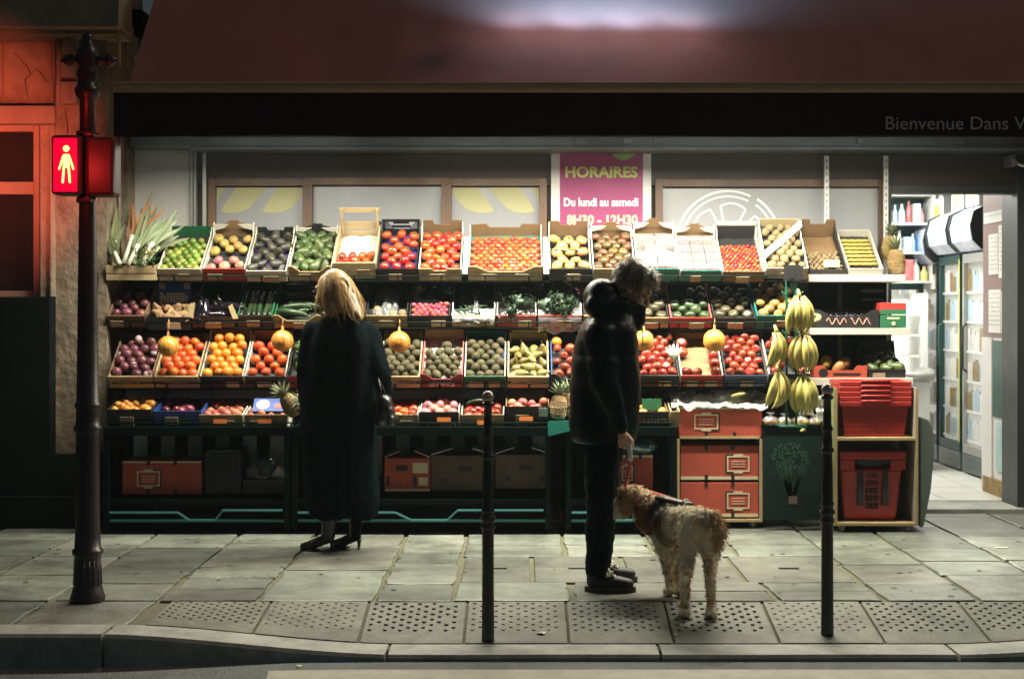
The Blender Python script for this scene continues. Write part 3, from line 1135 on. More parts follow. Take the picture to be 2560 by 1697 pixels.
b.box(PX(118, YL), PX(126, YL), YL - 0.05, YL - 0.03, PZ(686, YL), PZ(289, YL))
wb("window_surround", MATS["stone_trim"], ob, b, bevel=0.008)
b = MB()
Yw = YL + 0.04
b.box(PX(76, Yw), PX(94, Yw), Yw, Yw + 0.06, PZ(686, Yw), PZ(288, Yw))
b.box(-9, PX(76, Yw), Yw, Yw + 0.06, PZ(304, Yw), PZ(288, Yw))
b.box(-9, PX(76, Yw), Yw, Yw + 0.06, PZ(449, Yw), PZ(420, Yw))
b.box(-9, PX(76, Yw), Yw, Yw + 0.06, PZ(686, Yw), PZ(672, Yw))
wd = wb("window", MATS["old_paint"], ob, b, bevel=0.004)
p = MB().box(-9, PX(94, Yw), Yw + 0.065, Yw + 0.08, PZ(686, Yw), PZ(290, Yw)).build("pane", MATS["dark_pane"])
p.parent = wd
b = MB()
b.box(-9, xp0 - 0.004, YL - 0.12, YL + 0.9, 0, PZ(687, YL - 0.12))
b.box(-9, PX(242, 9.9), 9.86, YL - 0.12, 0, 0.22)
b.box(xp0 - 0.004, PX(242, 9.9), YL - 0.115, YL - 0.002, 0.22, 0.5)
wb("plinth", MATS["matt_black"], ob, b)
mk("crack_dark", (0.03, 0.02, 0.015), 0.9)
b = MB()
for pts in (((30, 120), (62, 155), (70, 172), (58, 185), (60, 205), (66, 238)), ((70, 172), (84, 158), (98, 176), (112, 196)), ((150, 250), (156, 300), (150, 330)), ((212, 520), (224, 560), (218, 600), (228, 640), (222, 700))):
    yy = YL + 0.119 if pts[0][0] < 120 else YL - 0.001
    b = MB().tube([P(x + rnd.uniform(-1, 1), y, yy) for x, y in pts], [0.002] + [rnd.uniform(0.0025, 0.005) for _ in pts[2:]] + [0.001], 5)
    wb("crack", MATS["crack_dark"], ob, b)
b = MB()
for (x0, x1, y0, y1) in ((4, 120, 96, 240),):
    Yq = YL + 0.119
    for (a0, a1, b0, b1) in ((x0, x1, y0, y0 + 4), (x0, x1, y1 - 4, y1), (x0, x0 + 4, y0 + 4, y1 - 4), (x1 - 4, x1, y0 + 4, y1 - 4)):
        rect(b, a0, a1, b0, b1, Yq - 0.012, 0.02)
wb("panel_moulding", MATS["stone_trim"], ob, b, bevel=0.004)
# small boxes, pipe and cables on the wall
b = MB()
b.box(PX(148, YL), PX(182, YL), YL - 0.06, YL, PZ(126, YL), PZ(86, YL))
b.build("meter_box", MATS["stone_trim"], None, bevel=0.006)
tag(bpy.data.objects["meter_box"], "beige meter box highest on the wall under the cornice", "wall box", "wall boxes beside the signal post")
b = MB()
b.box(PX(147, YL), PX(178, YL), YL - 0.09, YL, PZ(183, YL), PZ(148, YL))
b.build("junction_box", MATS["stone_trim"], None, bevel=0.012)
tag(bpy.data.objects["junction_box"], "rounded beige junction box between two other wall boxes", "wall box", "wall boxes beside the signal post")
b = MB()
b.box(PX(147, YL), PX(184, YL), YL - 0.08, YL, PZ(243, YL), PZ(192, YL))
b.box(PX(172, YL), PX(180, YL), YL - 0.09, YL - 0.08, PZ(235, YL), PZ(198, YL))
b.build("intercom_box", MATS["stone_trim"], None, bevel=0.008)
tag(bpy.data.objects["intercom_box"], "lowest beige wall box with a raised strip, above the signal", "wall box", "wall boxes beside the signal post")
o = MB().tube([(PX(138, YL), YL - 0.025, PZ(92, YL)), (PX(138, YL), YL - 0.025, PZ(170, YL)), (PX(136, YL), YL - 0.025, PZ(245, YL))], 0.022, 8).build("wall_pipe", MATS["stone_trim"], None, True)
tag(o, "short vertical pipe left of the wall boxes", "pipe")
o = MB().tube([P(266, -10, 9.9), P(272, 40, 9.9), P(275, 100, 9.9), P(277, 158, 9.9)], [0.012, 0.014, 0.014, 0.004], 8).build("loose_cable", MATS["bar_paint"], None, True)
tag(o, "loose beige cable hanging beside the awning edge", "cable")
o = MB().tube([P(252, 22, 9.95), P(264, 40, 9.92), P(272, 66, 9.9)], 0.009, 7).build("cable_end", MATS["bar_paint"], None, True)
tag(o, "short bent cable joining the loose beige cable", "cable")
o = MB().tube([P(276, 300, 10.3), P(275, 480, 10.3), P(277, 640, 10.3)], 0.012, 7).build("downpipe_cable", MATS["old_paint"], None, True)
tag(o, "thin brown cable running down right of the signal box", "cable")
b = MB()
b.box(PX(288, 10.2), PX(336, 10.2), 10.1, 10.6, PZ(68, 10.2), PZ(28, 10.2))
o = b.build("awning_case", MATS["matt_black"], None, bevel=0.01)
tag(o, "dark bracket case on the wall above the awning's left corner", "bracket")

# ------------------------------------------------------------------ signal post
YS = 7.42
sp = thing("signal_post", "ornate dark cast iron post carrying the red pedestrian signal", "signal post", (PX(202, YS), YS, 0))
q = YS / F
prof = [(39, 1397), (40, 1388), (36, 1378), (34, 1368), (31, 1362), (30, 1300), (31, 1292), (35, 1288), (35, 1280), (30, 1276), (28, 1240), (27.5, 1225), (26, 1020), (27, 1010), (31, 1004), (31, 996), (27, 990), (26, 975), (26, 955), (29, 950), (29, 944), (25, 938), (23, 760), (20.5, 560), (19, 470), (18, 320), (18, 240), (24, 237), (27, 230), (30, 222), (30, 216), (23, 210), (21, 196), (24, 186), (24, 176), (20, 166), (23, 158), (26, 148), (26, 132), (21, 122), (15, 112), (11, 106), (13, 98), (11, 92), (3, 84)]
m = MB().lathe([(r * q, (1399 - y) * q * 1.0) for r, y in prof], n=28)
m.build("post", MATS["pole_paint"], sp, True)


def zs(y): return (1399 - y) * q


m = MB()
for s in (-1, 1):
    m.lathe([(0.030, 0), (0.022, 0.03), (0.014, 0.045), (0.030, 0.06), (0.034, 0.075), (0.024, 0.095), (0.004, 0.12)], n=14, M=Matrix.Translation((0.012 + 0.03 * s, 0, zs(150))) @ Matrix.Rotation(R(90 * s), 4, 'Y'))
m.build("cross_arm", MATS["pole_paint"], sp, True)
m = MB()
for k in range(16):
    a = 2 * math.pi * k / 16
    m.tube([(31 * q * math.cos(a), 31 * q * math.sin(a), zs(1360)), (28.5 * q * math.cos(a), 28.5 * q * math.sin(a), zs(1300))], 0.005, 5)
for k in range(10):
    a = 2 * math.pi * k / 10
    m.ball((26.5 * q * math.cos(a), 26.5 * q * math.sin(a), zs(1000)), 0.011, 8, 5)
m.build("ornament", MATS["pole_paint"], sp, True)
# signal head: two square cases clasping the post
hx0, hx1, hz0, hz1 = (132 - 202) * q, (273 - 202) * q, zs(466), zs(328)
m = MB()
m.box(hx0, 0.0, -0.11, 0.04, hz0 + 0.004, hz1)
m.build("signal_head", MATS["signal_case"], sp, bevel=0.018)
m = MB()
m.box(0.012, hx1, -0.08, 0.06, hz0, hz1 - 0.006)
m.build("signal_head", MATS["signal_case"], sp, bevel=0.018)
m = MB()
m.box(-0.045, 0.045, -0.06, 0.05, hz1, hz1 + 0.03)
m.build("bracket", MATS["signal_case"], sp, bevel=0.012)
m = MB()
m.box(-0.045, 0.035, -0.06, 0.05, hz0 - 0.035, hz0)
m.build("bracket", MATS["signal_case"], sp, bevel=0.012)
lens = MB().box(hx0 + 0.014, -0.02, -0.114, -0.105, hz0 + 0.018, hz1 - 0.016).build("lens", MATS["signal_lens"], sp, bevel=0.006)
# the standing man
m = MB()
sx_, sz = lambda x: (x - 202) * q, zs
Ym = -0.118


def bar(p0, p1, r0, r1):
    m.rcone((sx_(p0[0]), Ym, sz(p0[1])), r0 * q, (sx_(p1[0]), Ym, sz(p1[1])), r1 * q, 10)


m.lathe([(7.0 * q, 0), (7.0 * q, 0.004)], n=18, M=Matrix.Translation((sx_(169), Ym, sz(360))) @ Matrix.Rotation(R(90), 4, 'X'))
bar((162, 378), (153, 406), 2.1, 2.1)
bar((176, 378), (185, 406), 2.1, 2.1)
bar((165.5, 378), (161, 436), 2.5, 2.3)
bar((172.5, 378), (177, 436), 2.5, 2.3)
bar((164, 375), (174, 375), 2.4, 2.4)
bar((167.5, 380), (167, 402), 2.0, 2.0)
bar((170.5, 380), (171, 402), 2.0, 2.0)
o = m.build("lit_figure", MATS["signal_man"], None, True)
o.parent = lens
for v in o.data.vertices:
    v.co.y = Ym + (v.co.y - Ym) * 0.25
# red point light before the front lens lights the post; rear lens is added
lamp("signal_light", 'POINT', ((186 - 202) * q, -0.34, zs(395)), 3.4, (1.0, 0.035, 0.03), parent=sp, shadow_soft_size=0.06)
rl = MB().box(hx0 + 0.02, -0.03, 0.04, 0.048, hz0 + 0.02, hz1 - 0.02).build("added_rear_lens", MATS["signal_lens"], sp)  # unseen rear lens, added to go with the red on the wall
lamp("added_wall_glow", 'AREA', ((160 - 202) * q, 0.07, zs(395)), 13, (1.0, 0.15, 0.08), rot=(R(96), 0, R(31)), parent=sp, shape='RECTANGLE', size=0.1, size_y=0.2, spread=R(40))  # added light, stands in for the signal's red glow around it

# ------------------------------------------------------------------ bollards
for i, (px, ytop, ybase, lab) in enumerate(((1127, 904, 1478, "black bollard with worn round knob between the woman and the man"), (1911, 893, 1471, "black bollard with worn round knob in front of the red basket cart"))):
    Yb = F * (H + 0.088) / (ybase - CY)
    qb = Yb / F
    X = PX(px, Yb)
    zb = zpav(X, Yb)
    t = thing("bollard", lab, "bollard", (X, Yb, zb), "black bollards along the kerb")
    hh = (ybase - ytop) * qb
    zz = lambda y: (ybase - (y + (ytop - 904) * 1.0)) * qb if False else hh * (1478 - y) / (1478 - 904)
    pr = [(15, 1485), (14.5, 1470), (14, 1400), (13.5, 1225), (14, 1222), (16.5, 1219), (16.5, 1213), (14, 1210), (14, 1204), (17, 1200), (17, 1193), (14, 1190), (13.5, 1184), (15.5, 1181), (15.5, 1176), (13, 1172), (12.5, 1100), (11.5, 1064), (12, 1061), (15, 1058), (15, 1051), (12, 1048), (11.5, 1030), (10.5, 1012), (13, 1008), (13, 1003), (10, 998), (9, 940), (12, 938), (14.5, 935), (13, 930), (9, 927)]
    MB().lathe([(r * qb, zz(y)) for r, y in pr], n=24).build("shaft", MATS["cast_iron"], t, True)
    MB().ball((0, 0, zz(917)), (14 * qb, 14 * qb, 14 * qb), 20, 14).build("knob", MATS["bare_iron"], t, True)
    mm = MB()
    for k in range(8):
        a = 2 * math.pi * k / 8
        mm.ball((16.8 * qb * math.cos(a), 16.8 * qb * math.sin(a), zz(1197)), 0.006, 6, 4)
    mm.build("beading", MATS["cast_iron"], t, True)

# ------------------------------------------------------------------ produce: materials and meshes shared by the copies
def fm(name, col, rough=0.35, n=(14, 0.35), rv=0.15, rh=0.012, col2=None, coat=0.0, sss=0.0, bump=None):
    return mk(name, col, rough, noise_=n, rv=rv * 1.5, rh=rh * 1.4, col2=col2, coat=coat, sss=sss, bump=bump)


fm("lime_skin", (0.13, 0.19, 0.03), 0.3, (30, 0.4), 0.3, 0.025, (0.22, 0.25, 0.05), bump=(180, 0.2, 0.002))
fm("apple_yellow", (0.34, 0.27, 0.065), 0.25, (9, 0.8), 0.15, 0.015, (0.36, 0.13, 0.06))
fm("apple_red", (0.19, 0.016, 0.012), 0.22, (10, 0.8), 0.28, 0.007, (0.24, 0.055, 0.025))
fm("apple_pale", (0.45, 0.24, 0.2), 0.3, (8, 0.8), 0.15, 0.02, (0.45, 0.06, 0.08))
fm("apple_green", (0.032, 0.058, 0.02), 0.25, (22, 0.3), 0.2, 0.01)
fm("apple_russet", (0.036, 0.04, 0.018), 0.35, (14, 0.6), 0.25, 0.015, (0.12, 0.07, 0.035))
fm("avocado_dark", (0.035, 0.04, 0.028), 0.4, (40, 0.5), 0.3, 0.03, (0.06, 0.03, 0.03), bump=(110, 0.5, 0.004))
fm("avocado_green", (0.065, 0.095, 0.03), 0.35, (40, 0.5), 0.25, 0.015, bump=(110, 0.5, 0.004))
fm("tomato_skin", (0.38, 0.03, 0.012), 0.16, (6, 0.3), 0.12, 0.012, (0.5, 0.12, 0.02), coat=0.3)
fm("plum_tomato_skin", (0.36, 0.045, 0.012), 0.16, (6, 0.3), 0.12, 0.01, (0.5, 0.16, 0.03), coat=0.3)
fm("heirloom_skin", (0.42, 0.19, 0.05), 0.25, (7, 0.8), 0.12, 0.015, (0.5, 0.36, 0.13))
fm("brown_tomato_skin", (0.11, 0.045, 0.02), 0.2, (10, 0.7), 0.25, 0.02, (0.14, 0.09, 0.035), coat=0.2)
fm("calyx_green", (0.07, 0.13, 0.03), 0.6, rv=0.2)
fm("kiwi_skin", (0.2, 0.135, 0.055), 0.75, (60, 0.4), 0.2, 0.012, bump=(200, 0.5, 0.003))
fm("kiwi_green_skin", (0.068, 0.056, 0.02), 0.7, (50, 0.4), 0.2, 0.015, bump=(200, 0.4, 0.003))
fm("potato_skin", (0.22, 0.155, 0.075), 0.75, (24, 0.4), 0.15, 0.01, bump=(60, 0.4, 0.004))
fm("orange_skin", (0.62, 0.2, 0.018), 0.35, (20, 0.3), 0.12, 0.01, (0.6, 0.28, 0.04), bump=(220, 0.25, 0.002))
fm("mandarin_skin", (0.58, 0.11, 0.02), 0.3, (18, 0.3), 0.12, 0.01, bump=(200, 0.25, 0.002))
fm("pomelo_skin", (0.62, 0.235, 0.035), 0.35, (9, 0.4), 0.06, 0.008, (0.7, 0.5, 0.12), bump=(160, 0.2, 0.002))
fm("pear_skin", (0.15, 0.135, 0.035), 0.4, (30, 0.5), 0.15, 0.015, (0.22, 0.14, 0.05))
fm("mango_skin", (0.42, 0.17, 0.05), 0.3, (5, 0.8), 0.15, 0.02, (0.2, 0.2, 0.05))
fm("plum_skin", (0.13, 0.018, 0.03), 0.25, (10, 0.6), 0.25, 0.02, (0.22, 0.05, 0.05))
fm("onion_skin", (0.07, 0.014, 0.02), 0.3, (7, 0.7), 0.25, 0.02, (0.3, 0.1, 0.12))
fm("garlic_skin", (0.5, 0.4, 0.38), 0.5, (10, 0.6), 0.1, 0.01, (0.35, 0.2, 0.25))
fm("ginger_skin", (0.32, 0.2, 0.1), 0.75, (20, 0.5), 0.15, 0.01, bump=(50, 0.5, 0.005))
fm("cucumber_skin", (0.012, 0.026, 0.014), 0.22, (30, 0.5), 0.25, 0.02, (0.05, 0.09, 0.03), bump=(60, 0.3, 0.003))
fm("aubergine_skin", (0.012, 0.008, 0.016), 0.12, (5, 0.4), 0.2, 0.02, coat=0.3)
fm("leaf_green", (0.055, 0.12, 0.03), 0.5, (18, 0.5), 0.2, 0.02, (0.11, 0.19, 0.06))
fm("leaf_dark", (0.009, 0.02, 0.012), 0.4, (18, 0.6), 0.25, 0.02, (0.06, 0.1, 0.05))
fm("leaf_pale", (0.3, 0.36, 0.16), 0.5, (12, 0.5), 0.15, 0.02, (0.5, 0.5, 0.32))
fm("leek_leaf", (0.19, 0.22, 0.11), 0.5, (10, 0.4), 0.25, 0.015)
fm("leek_white", (0.66, 0.66, 0.52), 0.4, (10, 0.3), 0.06, 0.01, (0.5, 0.55, 0.3))
fm("dry_leaf", (0.3, 0.12, 0.05), 0.6, (10, 0.5), 0.2, 0.02)
fm("banana_skin", (0.5, 0.42, 0.13), 0.42, (10, 0.3), 0.08, 0.01, (0.42, 0.4, 0.09))
fm("banana_tip", (0.1, 0.08, 0.03), 0.6)
fm("pine_skin", (0.3, 0.2, 0.08), 0.6, (40, 0.7), 0.15, 0.015, (0.1, 0.08, 0.03))
fm("pine_leaf", (0.2, 0.22, 0.12), 0.55, (20, 0.5), 0.15, 0.01)
fm("radish_skin", (0.4, 0.05, 0.07), 0.3, (10, 0.5), 0.2, 0.02)
fm("melon_skin", (0.5, 0.45, 0.12), 0.4, (8, 0.4), 0.1, 0.01, (0.4, 0.45, 0.2))
fm("date_fruit", (0.5, 0.34, 0.07), 0.4, (20, 0.5), 0.15, 0.01)
plastic_film("clear_film", (0.5, 0.52, 0.52), clear=0.9, gloss=0.93)
plastic_film("white_bag", (0.85, 0.86, 0.88), clear=0.22)
plastic_film("milky_film", (0.6, 0.6, 0.61), clear=0.66, gloss=0.5)
plastic_film("net_film", (0.75, 0.3, 0.08), clear=0.72)


def rand_shape(amp=0.05):
    off = Vector((rnd.uniform(-9, 9), rnd.uniform(-9, 9), rnd.uniform(-9, 9)))
    return lambda p: p * (1 + amp * noise.noise(p * 1.4 + off))


def round_fruit(name, r, mats, oblate=1.0, amp=0.05, lobes=0, dimple=0.0, calyx=False, stem=False, long_=1.0):
    out = []
    for k in range(3):
        mb = MB()
        sh = rand_shape(amp)

        def fn(p):
            q_ = sh(p)
            th = math.atan2(p.y, p.x)
            rad = math.hypot(p.x, p.y)
            if lobes:
                q_ = Vector((q_.x, q_.y, q_.z)) * (1 - 0.09 * rad * abs(math.sin(th * lobes / 2)) ** 0.7 * 1.0 + 0.03)
            if dimple:
                f = math.exp(-(rad / 0.42) ** 2)
                q_ = Vector((q_.x, q_.y, q_.z - math.copysign(dimple * f, p.z)))
            return q_
        mb.ball((0, 0, 0), (r * long_, r, r * oblate), 16, 11, fn=fn)
        if calyx:
            mb.mat(1)
            zt = r * oblate * (1 - dimple) + 0.0008
            for a in range(5):
                an = 2 * math.pi * a / 5 + 0.3 * k
                d1 = Vector((math.cos(an), math.sin(an), 0))
                d2 = Vector((-d1.y, d1.x, 0))
                c = Vector((0, 0, zt))
                mb.add([c - d2 * r * 0.08, c + d2 * r * 0.08, c + d1 * r * 0.3 + d2 * r * 0.07 + Vector((0, 0, r * 0.05)), c + d1 * r * 0.55 + Vector((0, 0, -r * 0.02)), c + d1 * r * 0.3 - d2 * r * 0.07 + Vector((0, 0, r * 0.05))], [(0, 1, 2, 3, 4)])
            mb.tube([(0, 0, zt - 0.002), (0.002, 0, zt + r * 0.25)], r * 0.05, 5)
        if stem:
            mb.mat(1)
            mb.tube([(0, 0, r * oblate * (0.85 - dimple)), (r * 0.08, 0, r * oblate * 1.08)], r * 0.04, 5)
        out.append(mb.mesh(name, mats))
    return out


def pear_fruit(name, r, L, mats, neck=0.5, stem=True):
    out = []
    for k in range(3):
        mb = MB()
        prof = []
        for i in range(13):
            t = i / 12
            z = -L / 2 + L * t
            w = math.sin(math.pi * min(1, (t * 1.0) ** 0.8)) if False else None
            base = math.sqrt(max(0, 1 - ((t - 0.36) / 0.36) ** 2)) if t < 0.36 else None
            if base is None:
                u = (t - 0.36) / 0.64
                base = lerp(1, neck, smooth01(u * 1.15)) * math.sqrt(max(0, 1 - u ** 6))
            prof.append((r * base, z))
        mb.lathe(prof, n=14)
        sh = rand_shape(0.07)
        mb.v = [tuple(Vector(p) * (1 + 0.07 * noise.noise(Vector(p) * 18 + Vector((k * 5, 0, 0))))) for p in mb.v]
        if stem:
            mb.mat(1).tube([(0, 0, L / 2 - 0.002), (0.004, 0, L / 2 + 0.016)], 0.0025, 5)
        out.append(mb.mesh(name, mats))
    return out


def long_fruit(name, r, L, mats, bend=0.02, tip=True):
    out = []
    for k in range(3):
        mb = MB()
        path, rr = [], []
        for i in range(11):
            t = i / 10
            path.append((bend * math.sin(math.pi * t) * (1 if k % 2 else -1), 0.003 * math.sin(t * 9 + k), L * (t - 0.5)))
            rr.append(r * (math.sin(math.pi * clamp(0.05 + 0.9 * t)) ** 0.28) * (1 + 0.03 * math.sin(7 * t + k)) * (0.35 if i in (0, 10) else 1))
        mb.tube(path, rr, 10)
        if tip:
            mb.mat(1).tube([(0, 0, L / 2 - 0.004), (0.003, 0, L / 2 + 0.018)], r * 0.3, 6)
        out.append(mb.mesh(name, mats))
    return out


CG = MATS["calyx_green"]
PR = {
    "lime": round_fruit("lime", 0.027, MATS["lime_skin"], long_=1.12, amp=0.06),
    "yellow_apple": round_fruit("apple", 0.038, [MATS["apple_yellow"], MATS["banana_tip"]], 0.92, 0.05, dimple=0.28, stem=True),
    "pale_apple": round_fruit("apple", 0.037, [MATS["apple_pale"], MATS["banana_tip"]], 0.92, 0.06, dimple=0.25, stem=True),
    "red_apple": round_fruit("apple", 0.0355, [MATS["apple_red"], MATS["banana_tip"]], 0.9, 0.05, dimple=0.28, stem=True),
    "green_apple": round_fruit("apple", 0.038, [MATS["apple_green"], MATS["banana_tip"]], 0.92, 0.04, dimple=0.28, stem=True),
    "russet_apple": round_fruit("apple", 0.039, [MATS["apple_russet"], MATS["banana_tip"]], 0.9, 0.05, dimple=0.28, stem=True),
    "dark_avocado": pear_fruit("avocado", 0.036, 0.105, [MATS["avocado_dark"], MATS["banana_tip"]], 0.6, False),
    "green_avocado": pear_fruit("avocado", 0.035, 0.108, [MATS["avocado_green"], MATS["banana_tip"]], 0.62, False),
    "tomato": round_fruit("tomato", 0.0365, [MATS["tomato_skin"], CG], 0.84, 0.05, dimple=0.12, calyx=True),
    "plum_tomato": round_fruit("plum_tomato", 0.022, [MATS["plum_tomato_skin"], CG], 0.95, 0.04, long_=1.3),
    "heirloom_tomato": round_fruit("heirloom_tomato", 0.043, [MATS["heirloom_skin"], CG], 0.72, 0.05, lobes=8, dimple=0.2, calyx=True),
    "brown_tomato": round_fruit("brown_tomato", 0.0375, [MATS["brown_tomato_skin"], CG], 0.75, 0.06, lobes=6, dimple=0.15, calyx=True),
    "cherry_tomato": round_fruit("cherry_tomato", 0.0145, [MATS["tomato_skin"], CG], 0.97, 0.02),
    "kiwi": round_fruit("kiwi", 0.031, MATS["kiwi_skin"], 0.95, 0.04, long_=1.18),
    "green_kiwi": round_fruit("kiwi", 0.031, MATS["kiwi_green_skin"], 0.95, 0.05, long_=1.2),
    "potato": round_fruit("potato", 0.031, MATS["potato_skin"], 0.9, 0.16, long_=1.15),
    "small_potato": round_fruit("small_potato", 0.015, MATS["potato_skin"], 0.9, 0.14, long_=1.2),
    "orange": round_fruit("orange", 0.0375, MATS["orange_skin"], 0.95, 0.03),
    "mandarin": round_fruit("mandarin", 0.038, MATS["mandarin_skin"], 0.86, 0.04, dimple=0.06),
    "plum": round_fruit("plum", 0.033, MATS["plum_skin"], 0.95, 0.05, dimple=0.06),
    "peach": round_fruit("peach", 0.033, [fm("peach_skin", (0.34, 0.05, 0.04), 0.3, (8, 0.8), 0.2, 0.015, (0.48, 0.22, 0.13)), MATS["banana_tip"]], 0.95, 0.04, dimple=0.12),
    "onion": round_fruit("onion", 0.037, MATS["onion_skin"], 0.9, 0.06),
    "garlic": round_fruit("garlic", 0.027, MATS["garlic_skin"], 0.85, 0.05, lobes=8),
    "radish": round_fruit("radish", 0.02, MATS["radish_skin"], 1.1, 0.06),
    "ginger": round_fruit("ginger_root", 0.035, MATS["ginger_skin"], 0.75, 0.5, long_=1.5),
    "pear": pear_fruit("pear", 0.034, 0.105, [MATS["pear_skin"], MATS["banana_tip"]], 0.42),
    "mango": round_fruit("mango", 0.042, MATS["mango_skin"], 0.9, 0.08, long_=1.3),
    "cucumber": long_fruit("cucumber", 0.019, 0.33, [MATS["cucumber_skin"], CG], 0.008),
    "courgette": long_fruit("courgette", 0.024, 0.24, [MATS["cucumber_skin"], CG], 0.015),
    "aubergine": pear_fruit("aubergine", 0.035, 0.2, [MATS["aubergine_skin"], CG], 0.6),
    "black_grape": round_fruit("grape", 0.013, MATS["aubergine_skin"], 1.05, 0.02),
    "lemon": round_fruit("lemon", 0.03, MATS["pomelo_skin"], 0.95, 0.05, long_=1.25),
}


def leafy(name, r, mats, n=16, amp=0.25):
    """head of loose crumpled leaves"""
    out = []
    for k in range(2):
        mb = MB()
        for i in range(n):
            an = i * 2.4 + k
            tilt = 0.25 + 1.0 * i / n
            d = Vector((math.cos(an) * math.sin(tilt), math.sin(an) * math.sin(tilt), math.cos(tilt)))
            side = Vector((-math.sin(an), math.cos(an), 0))
            off = Vector((i * 3.1, k * 2.2, 0))

            def fn(u, v, d=d, side=side, off=off):
                w = r * 0.62 * math.sin(math.pi * (0.12 + 0.8 * v)) ** 0.6
                p = d * (r * (0.2 + 0.95 * v)) + side * ((u - 0.5) * 2 * w) + d.cross(side) * (r * 0.35 * (2 * u - 1) ** 2 + 0.25 * r * v * v)
                return p + Vector((noise.noise(p * 28 + off), noise.noise(p * 28 + off + Vector((7, 0, 0))), noise.noise(p * 28 + off + Vector((0, 7, 0))))) * (r * amp * (0.3 + v))
            mb.grid(fn, 6, 6)
        out.append(mb.mesh(name, mats))
    return out


PR["lettuce"] = leafy("lettuce", 0.075, MATS["leaf_green"])
PR["dark_greens"] = leafy("leafy_greens", 0.062, MATS["leaf_dark"])
PR["pale_lettuce"] = leafy("lettuce", 0.075, MATS["leaf_pale"])


def put(mesh, name, M, label, cat, group):
    o = bpy.data.objects.new(name, mesh)
    C.objects.link(o)
    o.matrix_world = M
    return tag(o, label, cat, group)


# ------------------------------------------------------------------ crates
mk("card_brown", (0.22, 0.128, 0.06), 0.8, noise_=(9, 0.4), bump=(90, 0.15, 0.003), rv=0.15)
mk("card_white", (0.6, 0.56, 0.48), 0.7, noise_=(9, 0.25), rv=0.06)
mk("card_dark", (0.02, 0.02, 0.022), 0.5, noise_=(9, 0.5), rv=0.1)
mk("card_red", (0.42, 0.035, 0.03), 0.55, noise_=(9, 0.3), rv=0.08)
mk("card_maroon", (0.2, 0.02, 0.02), 0.6, noise_=(9, 0.3))
mk("card_pink", (0.62, 0.12, 0.12), 0.55, noise_=(9, 0.4))
mk("card_teal", (0.02, 0.22, 0.18), 0.5, noise_=(9, 0.4))
mk("card_green", (0.02, 0.13, 0.055), 0.55, noise_=(9, 0.4))
mk("card_orange", (0.44, 0.072, 0.04), 0.6, noise_=(7, 0.3), rv=0.05)
mk("wood_pale", (0.5, 0.38, 0.21), 0.75, noise_=(7, 0.5), bump=(60, 0.25, 0.003), stretch=(0.35, 1, 4), rv=0.12)
mk("wood_edge", (0.45, 0.33, 0.17), 0.7, noise_=(10, 0.5), rv=0.08)
mk("wood_dark", (0.2, 0.12, 0.06), 0.8, noise_=(7, 0.5), stretch=(0.35, 1, 4), rv=0.15)
mk("plastic_black", (0.015, 0.016, 0.018), 0.35, noise_=(9, 0.3))
mk("plastic_blue", (0.02, 0.07, 0.3), 0.35, noise_=(9, 0.3))
mk("plastic_tray", (0.03, 0.05, 0.11), 0.3)
mk("tissue_blue", (0.03, 0.08, 0.3), 0.5, noise_=(20, 0.4), bump=(40, 0.5, 0.01))
mk("tissue_white", (0.6, 0.58, 0.56), 0.6, noise_=(14, 0.3), bump=(30, 0.8, 0.02))
mk("tissue_dark", (0.02, 0.024, 0.024), 0.6, noise_=(20, 0.4), bump=(40, 0.5, 0.01))
mk("tissue_violet", (0.08, 0.05, 0.25), 0.5, noise_=(20, 0.4), bump=(40, 0.5, 0.01))
mk("price_card", (0.46, 0.36, 0.24), 0.6, noise_=(30, 0.4), rv=0.15)
mk("rail_green", (0.0008, 0.0065, 0.0052), 0.5, spec=0.08, noise_=(12, 0.4))
mk("print_red", (0.45, 0.03, 0.03), 0.5)
mk("print_cream", (0.6, 0.5, 0.34), 0.5)
mk("print_pale", (0.66, 0.32, 0.24), 0.5)
mk("print_black", (0.015, 0.013, 0.013), 0.5)
mk("twine", (0.5, 0.25, 0.08), 0.7)

ROWS = {"A": (620, 10.02, 36, 0.50, 0.10), "B": (728, 10.02, 33, 0.45, 0.095), "C": (868, 9.80, 38, 0.46, 0.10), "D": (957, 9.65, 13, 0.42, 0.105)}


class Crate: pass


